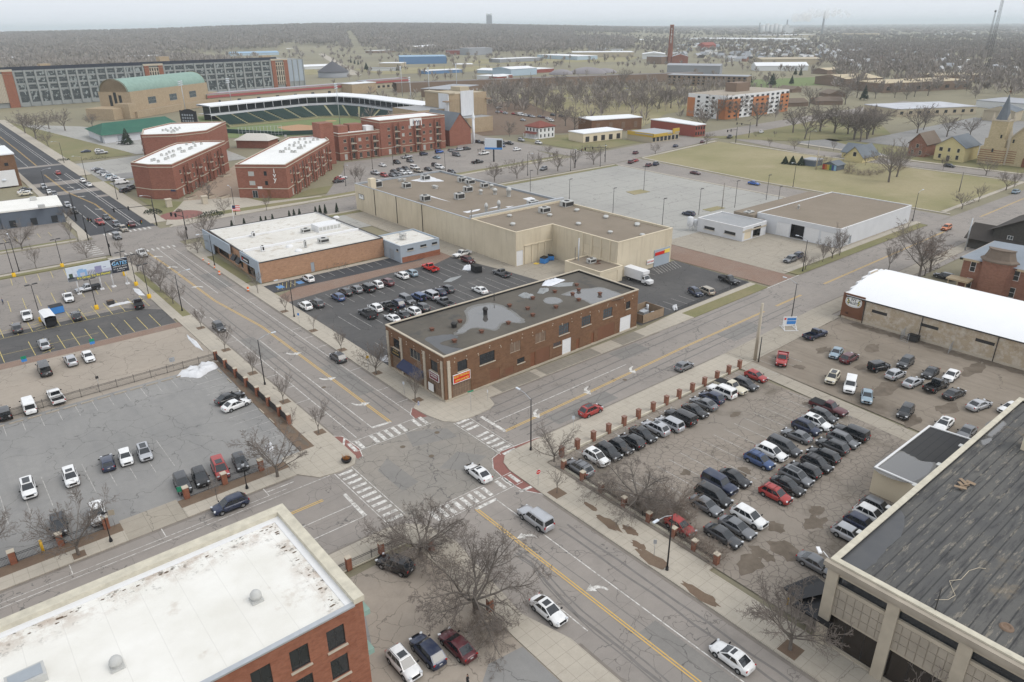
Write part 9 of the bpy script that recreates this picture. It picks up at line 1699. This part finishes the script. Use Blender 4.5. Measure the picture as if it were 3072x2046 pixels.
for i,(k,x,y,H) in enumerate(((2,1055,1255,8),(2,1212,1230,8),(2,1355,1205,11),(2,1493,1180,8),(2,1605,1160,10),(2,1740,1135,9),(2,1475,1110,6),(2,1425,1060,4),(2,130,1270,8),('j',2200,780,5),(1,1840,1450,6),(1,1440,870+500,7),(3,600,1010,5),(3,770,1030,5.5),(3,635,945,4),(3,505,945,3.5),(3,1040,1040,6),(3,165,990,6),(3,1795,1170,7),(3,2090,1210,7.5),(3,2285,1290,7),(3,2230,1310,7),(3,2040,1390,7),(3,1925,1440,6),(3,1260,1140,5),(3,965,1165,6),(3,1440,1160,9),(3,1500,1160,7),(2,1100,600,10),(2,2165,1060,5),(2,855,920,9),(2,1160,940,6),('m',155,395,8),('m',1140,380,7))):tree('round' if i%2 else 'vase',1+i%2,W(k,x,y),H,'small bare kerb tree, one of many along the cross street and field edges','small bare trees along the cross street',1.1)
brush([(3,x,y) for x,y in((1120,1195),(1160,1200),(1210,1205),(1250,1210),(1290,1210),(1340,1205),(1380,1195),(1150,1170),(1520,1165),(1480,1180))],'scrubby bare bush around the small yellow gabled house',3.5)
def conifer(p,H,w_,label,group=None,seed=1):
 rnd=random.Random(seed);t=thing('evergreen_tree',label,'tree',p,rnd.uniform(0,6),group);b=MB();b.tube((0,0,0),(0,0,H*.9),H*.02+.05,.02,6);b.build('trunk',[m_bark],t);b=MB();n=int(260)
 for i in range(n):
  z=H*(.08+.9*(i/n)**.9);r=w_*(1-(z/H)**1.1)*rnd.uniform(.7,1.1)+.1;a=rnd.uniform(0,6.28);s=w_*.30*(1.1-z/H)+.15;c=Vector((r*math.cos(a)*.75,r*math.sin(a)*.75,z));o=Vector((math.cos(a),math.sin(a),-.35)).normalized();q=Vector((-math.sin(a),math.cos(a),0))
  b.face([c-q*s*.5,c+o*s*.4-Vector((0,0,s*.3)),c+q*s*.5,c-o*s*.4+Vector((0,0,s*.5))]);b.face([c-o*s*.6+Vector((0,0,s*.35)),c+q*s*.4+o*s*.3,c+o*s*.9-Vector((0,0,s*.1)),c-q*s*.4+o*s*.3])
 b.build('crown',[m_ever],t);return t
for i,(x,y) in enumerate(((1605,1590),(1690,1575),(1805,1560),(1840,1560),(1885,1545),(2000,1520),(2032,1510),(2070,1505),(2180,1490),(2210,1480),(2245,1475),(2325,1465))):p=W(1,x,y);conifer(p,3.4,.75,'small cone shaped evergreen behind the white shop roof','cone evergreens behind the shop roof',i)
for(k,x,y,H,w_,l) in((3,615,590,12,6,'broad dark evergreen behind the panelled flats'),(3,750,580,9,3.5,'dark evergreen right of the broad evergreen'),(3,1250,690,12,4.5,'tall dark evergreen among the park trees'),('j',1250,110,9,4,'dark evergreen at the corner of the green roofed hall'),('C',450,680,11,5,'dark evergreen beside the straight far road'),('C',240,585,8,2.5,'left cone of three far evergreens'),('C',290,600,8,2.5,'middle cone of three far evergreens'),('C',340,610,8,2.5,'right cone of three far evergreens'),('C',880,690,9,4,'dark evergreen clump before the cream store'),('E',45,690,10,4,'evergreen in front of the long gray shed'),('E',160,690,9,3.5,'second evergreen in front of the long gray shed'),('E',1680,720,10,3,'evergreen beside the sports field'),('E',1750,730,10,3,'darker evergreen beside the sports field'),('E',1090,830,10,3.5,'evergreen at the corner of the brick school'),(3,705,1130,3.5,2,'left evergreen bush on the field'),(3,755,1135,4,2.2,'middle evergreen bush on the field'),(3,815,1140,4.2,2.2,'right evergreen bush on the field'),('F',1000,660,14,4,'dark pine above the far roofs'),('F',45,560,16,5,'dark pine at the far right woods'),('F',250,620,13,5,'second dark pine at the far right woods')):conifer(W(k,x,y),H,w_,l,None,int(x))
def bush(p,w_,h,label,mat=None,group=None,seed=1,n=220):
 rnd=random.Random(seed);b=MB()
 for i in range(n):
  a=rnd.uniform(0,6.28);u=rnd.random()**.5;z=h*rnd.uniform(.1,1)*math.sqrt(max(.05,1-u*u));c=Vector((u*w_*math.cos(a),u*w_*math.sin(a),z));s=rnd.uniform(.1,.22)*max(.6,h);d=Vector((rnd.gauss(0,1),rnd.gauss(0,1),rnd.gauss(.3,1))).normalized();e=d.orthogonal().normalized();f=d.cross(e)
  b.face([c-e*s,c-f*s*.6,c+e*s,c+f*s*.6])
 tag(b.build('shrub',[mat or m_ever],None,p),label,'shrub',group)
for i,(k,x,y,w_,h,l,mt) in enumerate((('j',1500,780,3,1.6,'dark clipped shrub on the plaza lawn',None),('j',2080,810,4,1.8,'large dark shrub before the plaza gate piers',None),('j',1755,770,1.2,1.2,'brown shrub in the mulch circle',m_brushm),('e',320,205,.9,1.1,'round dark shrub beside the gray door of the orange brick wall',None),('e',470,190,4.5,1.1,'long twiggy shrub bed along the orange brick wall',m_brushm),('e',760,95,5,1.2,'second twiggy shrub bed along the orange brick wall',m_brushm),('e',120,250,2,1,'small twiggy shrub at the front of the orange brick wall',m_brushm),('e',880,65,2,1,'small dark shrub at the gray block annex',None),('j',620,265,3,1.2,'dark shrubs on the lot corner beside the far street',None),('j',950,245,6,1,'long low hedge behind the pale lot',None),('G',1060,870,5,3,'round dark shrubs beside the pale roofed pavilion',None))):bush(W(k,x,y),w_,h,l,mt,None,i)
# ---------------------------------------------------------------- houses of the far neighbourhoods
rnd=random.Random(21);HM=[plain('house_'+n,c,.85,var=.08,scale=.2) for n,c in(('white',(.62,.62,.61)),('cream',(.52,.48,.38)),('gray',(.36,.37,.39)),('blue',(.35,.41,.46)),('brick',(.28,.16,.12)))];HR=[m_gr,m_dkroof,m_brshingle,plain('pale_shingle',(.48,.48,.48),.9)]
HP=[]
for wi in range(5):
 for ri in range(4):
  b=MB();gable(b,-5,-4,5,4,4.6,3.4,0,.5);b.mi=1;b.prism([(-5,-4),(5,-4),(5,4),(-5,4)],-.5,4.6,False,False);b.box(5,-3,-.5,6.6,3,2.6);HP.append(b.mesh('far_house',[HR[ri],HM[wi]]))
def houses(k,x0,y0,x1,y1,n,label,group):
 for i in range(n):
  p=W(k,rnd.uniform(x0,x1),y0+(y1-y0)*rnd.random());o=bpy.data.objects.new('far_house',HP[rnd.choice((0,0,0,1,2,3,3,4,5,7,8,11,12,16,17))]);COL.objects.link(o);o.location=(p.x,p.y,rise(p.x,p.y));o.rotation_euler[2]=rnd.choice((0,1.5708))+rnd.uniform(-.1,.1);o.scale=(rnd.uniform(.9,1.3),rnd.uniform(.9,1.2),rnd.uniform(.9,1.2));tag(o,label,'house',group)
houses('E',100,335,2350,545,120,'small gabled house among bare trees in the right far neighbourhood','houses of the right far neighbourhood');houses('F',0,590,1400,850,75,'small gabled house in the woods below the right horizon','houses in the right woods');houses('F',60,845,560,900,10,'row house with gray roof behind the tan roofed school','row houses behind the tan school');houses('F',1000,900,2250,960,9,'gray gabled house behind the tan school roofs','houses behind the tan school');houses('B',500,330,1100,420,22,'small house at the foot of the wooded slope behind the factory','houses behind the factory');houses('B',1550,220,2330,330,18,'small house on the wooded slope left of the far road','houses on the wooded slope');houses('C',1560,290,2350,345,24,'small house under the wooded ridge','houses under the ridge');houses('A',900,300,2300,470,16,'small house among trees at the left slope','houses at the left slope');houses('D',0,270,260,330,8,'house by the curved roof plant','houses by the curved roof plant')
# ---------------------------------------------------------------- woods: far tree crowns that read as one mass
def inpoly(X,Y,P):
 c=np.zeros(X.shape,bool);n=len(P)
 for i in range(n):
  x0,y0=P[i];x1,y1=P[(i+1)%n];m=((y0>Y)!=(y1>Y))&(X<(x1-x0)*(Y-y0)/((y1-y0) or 1e-9)+x0);c^=m
 return c
def PW(k,L):return[tuple(W(k,x,y)[:2]) for x,y in L]
rg=np.random.default_rng(3)
def scatter(n,amin,amax,dmin,dmax,power=1.0):
 a=np.radians(rg.uniform(amin,amax,n))+CY;u=rg.random(n);d=(dmin**power+u*(dmax**power-dmin**power))**(1/power);return d*np.sin(a),d*np.cos(a)
def riseA(X,Y):
 d=np.hypot(X,Y);a=np.degrees(np.arctan2(X,Y)-CY);return np.interp(a,RA,RH)*np.clip((d-1900)/2600,0,1)*(1-np.clip((d-7000)/9000,0,1))
clear=[PW('A',[(820,600),(2355,560),(2355,520),(800,545)]),PW('B',[(0,520),(2355,700),(2355,395),(1600,395),(1500,430),(0,480)]),PW('C',[(0,430),(480,420),(900,470),(1500,470),(2355,560),(2355,900),(0,900)]),PW('D',[(0,470),(1000,430),(1900,430),(2355,470),(2355,760),(0,850)]),PW('D',[(1000,300),(2300,300),(2300,240),(1000,250)]),PW('E',[(0,640),(0,470),(700,430),(1250,520),(2000,510),(2020,590),(1900,660),(1200,740),(0,720)]),PW('E',[(170,230),(1530,230),(1950,190),(1950,235),(1530,305),(170,290)])]
clear_strip=PW('C',[(180,300),(260,290),(560,560),(700,700),(480,700)])
def forest(name,label,n,ar,dr,mat,H=(10,17),keep=.05,power=1.,blades=20,W_=.75,excl=True):
 X,Y=scatter(n,*ar,*dr,power);k=np.ones(n,bool)
 if excl:
  for P in clear:
   m=inpoly(X,Y,P);k&=~(m&(rg.random(n)>keep))
  k&=~inpoly(X,Y,clear_strip)
  for o in SHP:k&=~((np.hypot(X-o[0],Y-o[1])<o[2]))
 X,Y=X[k],Y[k];n=len(X);Z=riseA(X,Y);h=rg.uniform(*H,n);d=np.hypot(X,Y)
 r=h*rg.uniform(.32,.5,n);th=rg.uniform(0,2*np.pi,(n,blades));ph=np.arccos(rg.uniform(-.25,1,(n,blades)));base=h*.28
 tx=X[:,None]+r[:,None]*np.sin(ph)*np.cos(th);ty=Y[:,None]+r[:,None]*np.sin(ph)*np.sin(th);tz=(Z+h*.55)[:,None]+(h*.45)[:,None]*np.cos(ph)
 bz=(Z+base)[:,None]+rg.uniform(-.1,.35,(n,blades))*h[:,None];bx=X[:,None]+(tx-X[:,None])*.15;by=Y[:,None]+(ty-Y[:,None])*.15
 wv=W_*(.45+d/1700)[:,None]*rg.uniform(.6,1.3,(n,blades));al=rg.uniform(0,2*np.pi,(n,blades));
 mx=(bx*.4+tx*.6);my=(by*.4+ty*.6);mz=(bz*.4+tz*.6)
 V=np.stack([np.stack([bx,by,bz],-1),np.stack([mx+wv*np.cos(al),my+wv*np.sin(al),mz],-1),np.stack([tx,ty,tz],-1),np.stack([mx-wv*np.cos(al),my-wv*np.sin(al),mz+wv*.3],-1)],2).reshape(-1,3)
 tr=np.stack([np.stack([X-.25,Y,Z-1],-1),np.stack([X+.25,Y,Z-1],-1),np.stack([X+.2,Y,Z+h*.6],-1),np.stack([X-.2,Y,Z+h*.6],-1)],1).reshape(-1,3);V=np.concatenate([V,tr])
 nf=len(V)//4;me=bpy.data.meshes.new(name);me.vertices.add(len(V));me.vertices.foreach_set('co',V.astype(np.float32).ravel());me.loops.add(nf*4);me.loops.foreach_set('vertex_index',np.arange(nf*4,dtype=np.int32));me.polygons.add(nf);me.polygons.foreach_set('loop_start',np.arange(0,nf*4,4,dtype=np.int32));me.polygons.foreach_set('loop_total',np.full(nf,4,dtype=np.int32));me.update();me.validate();me.materials.append(mat)
 o=bpy.data.objects.new(name,me);COL.objects.link(o);o['kind']='stuff';tag(o,label,'woods')
SHP=[]
for o in list(SC.objects):
 if o.parent is None and o.get('category') in('building','hall','store','houses','mound','chimney') and math.hypot(o.location.x,o.location.y)>600 and 'bound' not in o:SHP.append((o.location.x,o.location.y,45))
n_=NB('wood_twigs',.95);m_wood1=n_.out(n_.mix(n_.step(n_.noise(n_.pos(),.012,4,.6),.3,.7),(.36,.32,.29),(.25,.225,.205)));n_=NB('wood_twigs_dark',.95);m_wood2=n_.out(n_.mix(n_.noise(n_.pos(),.02,3),(.22,.195,.175),(.31,.27,.235)))
forest('woods','bare gray brown woods covering the slope and ridge on the left horizon',15000,(-40,-13),(1330,4800),m_wood1,(12,19),.04,1.3)
forest('woods','bare woods on the ridge in the middle of the horizon',12000,(-14,9),(1750,5200),m_wood1,(12,19),.05,1.4)
forest('woods','bare trees between the roofs of the right far neighbourhood',4300,(8,40),(1000,4200),m_wood2,(9,15),.04,1.3)
forest('woods','bare woods under the masts at the right',2500,(23,40),(750,2700),m_wood2,(10,16),.04,1.3)
forest('woods','scattered bare trees over the industrial plain',1500,(-13,20),(480,3400),m_wood2,(7,12),1.,1.2,20,.5)
forest('woods','thin belts of bare trees on the farmland at the right horizon',5000,(0,40),(4200,16000),m_wood1,(12,18),.3,1.0,7,6.)
forest('woods','bare tree belt along the raised railway',420,(-2,16),(560,800),m_wood2,(8,13),1.,1.,22,.4,False)
# ---------------------------------------------------------------- air
hb=MB();hb.box(-50000,-50000,-30,50000,50000,132);hz=hb.build('haze',[m_wr]);hz['kind']='stuff';tag(hz,'pale winter haze lying over the whole town','haze')
mh_=bpy.data.materials.new('haze_air');mh_.use_nodes=True;mh_.node_tree.nodes.clear();v=mh_.node_tree.nodes.new('ShaderNodeVolumePrincipled');v.inputs['Density'].default_value=1.0e-4;v.inputs['Color'].default_value=(.84,.93,1,1);v.inputs['Anisotropy'].default_value=.1;oo=mh_.node_tree.nodes.new('ShaderNodeOutputMaterial');mh_.node_tree.links.new(v.outputs[0],oo.inputs['Volume']);hz.data.materials[0]=mh_
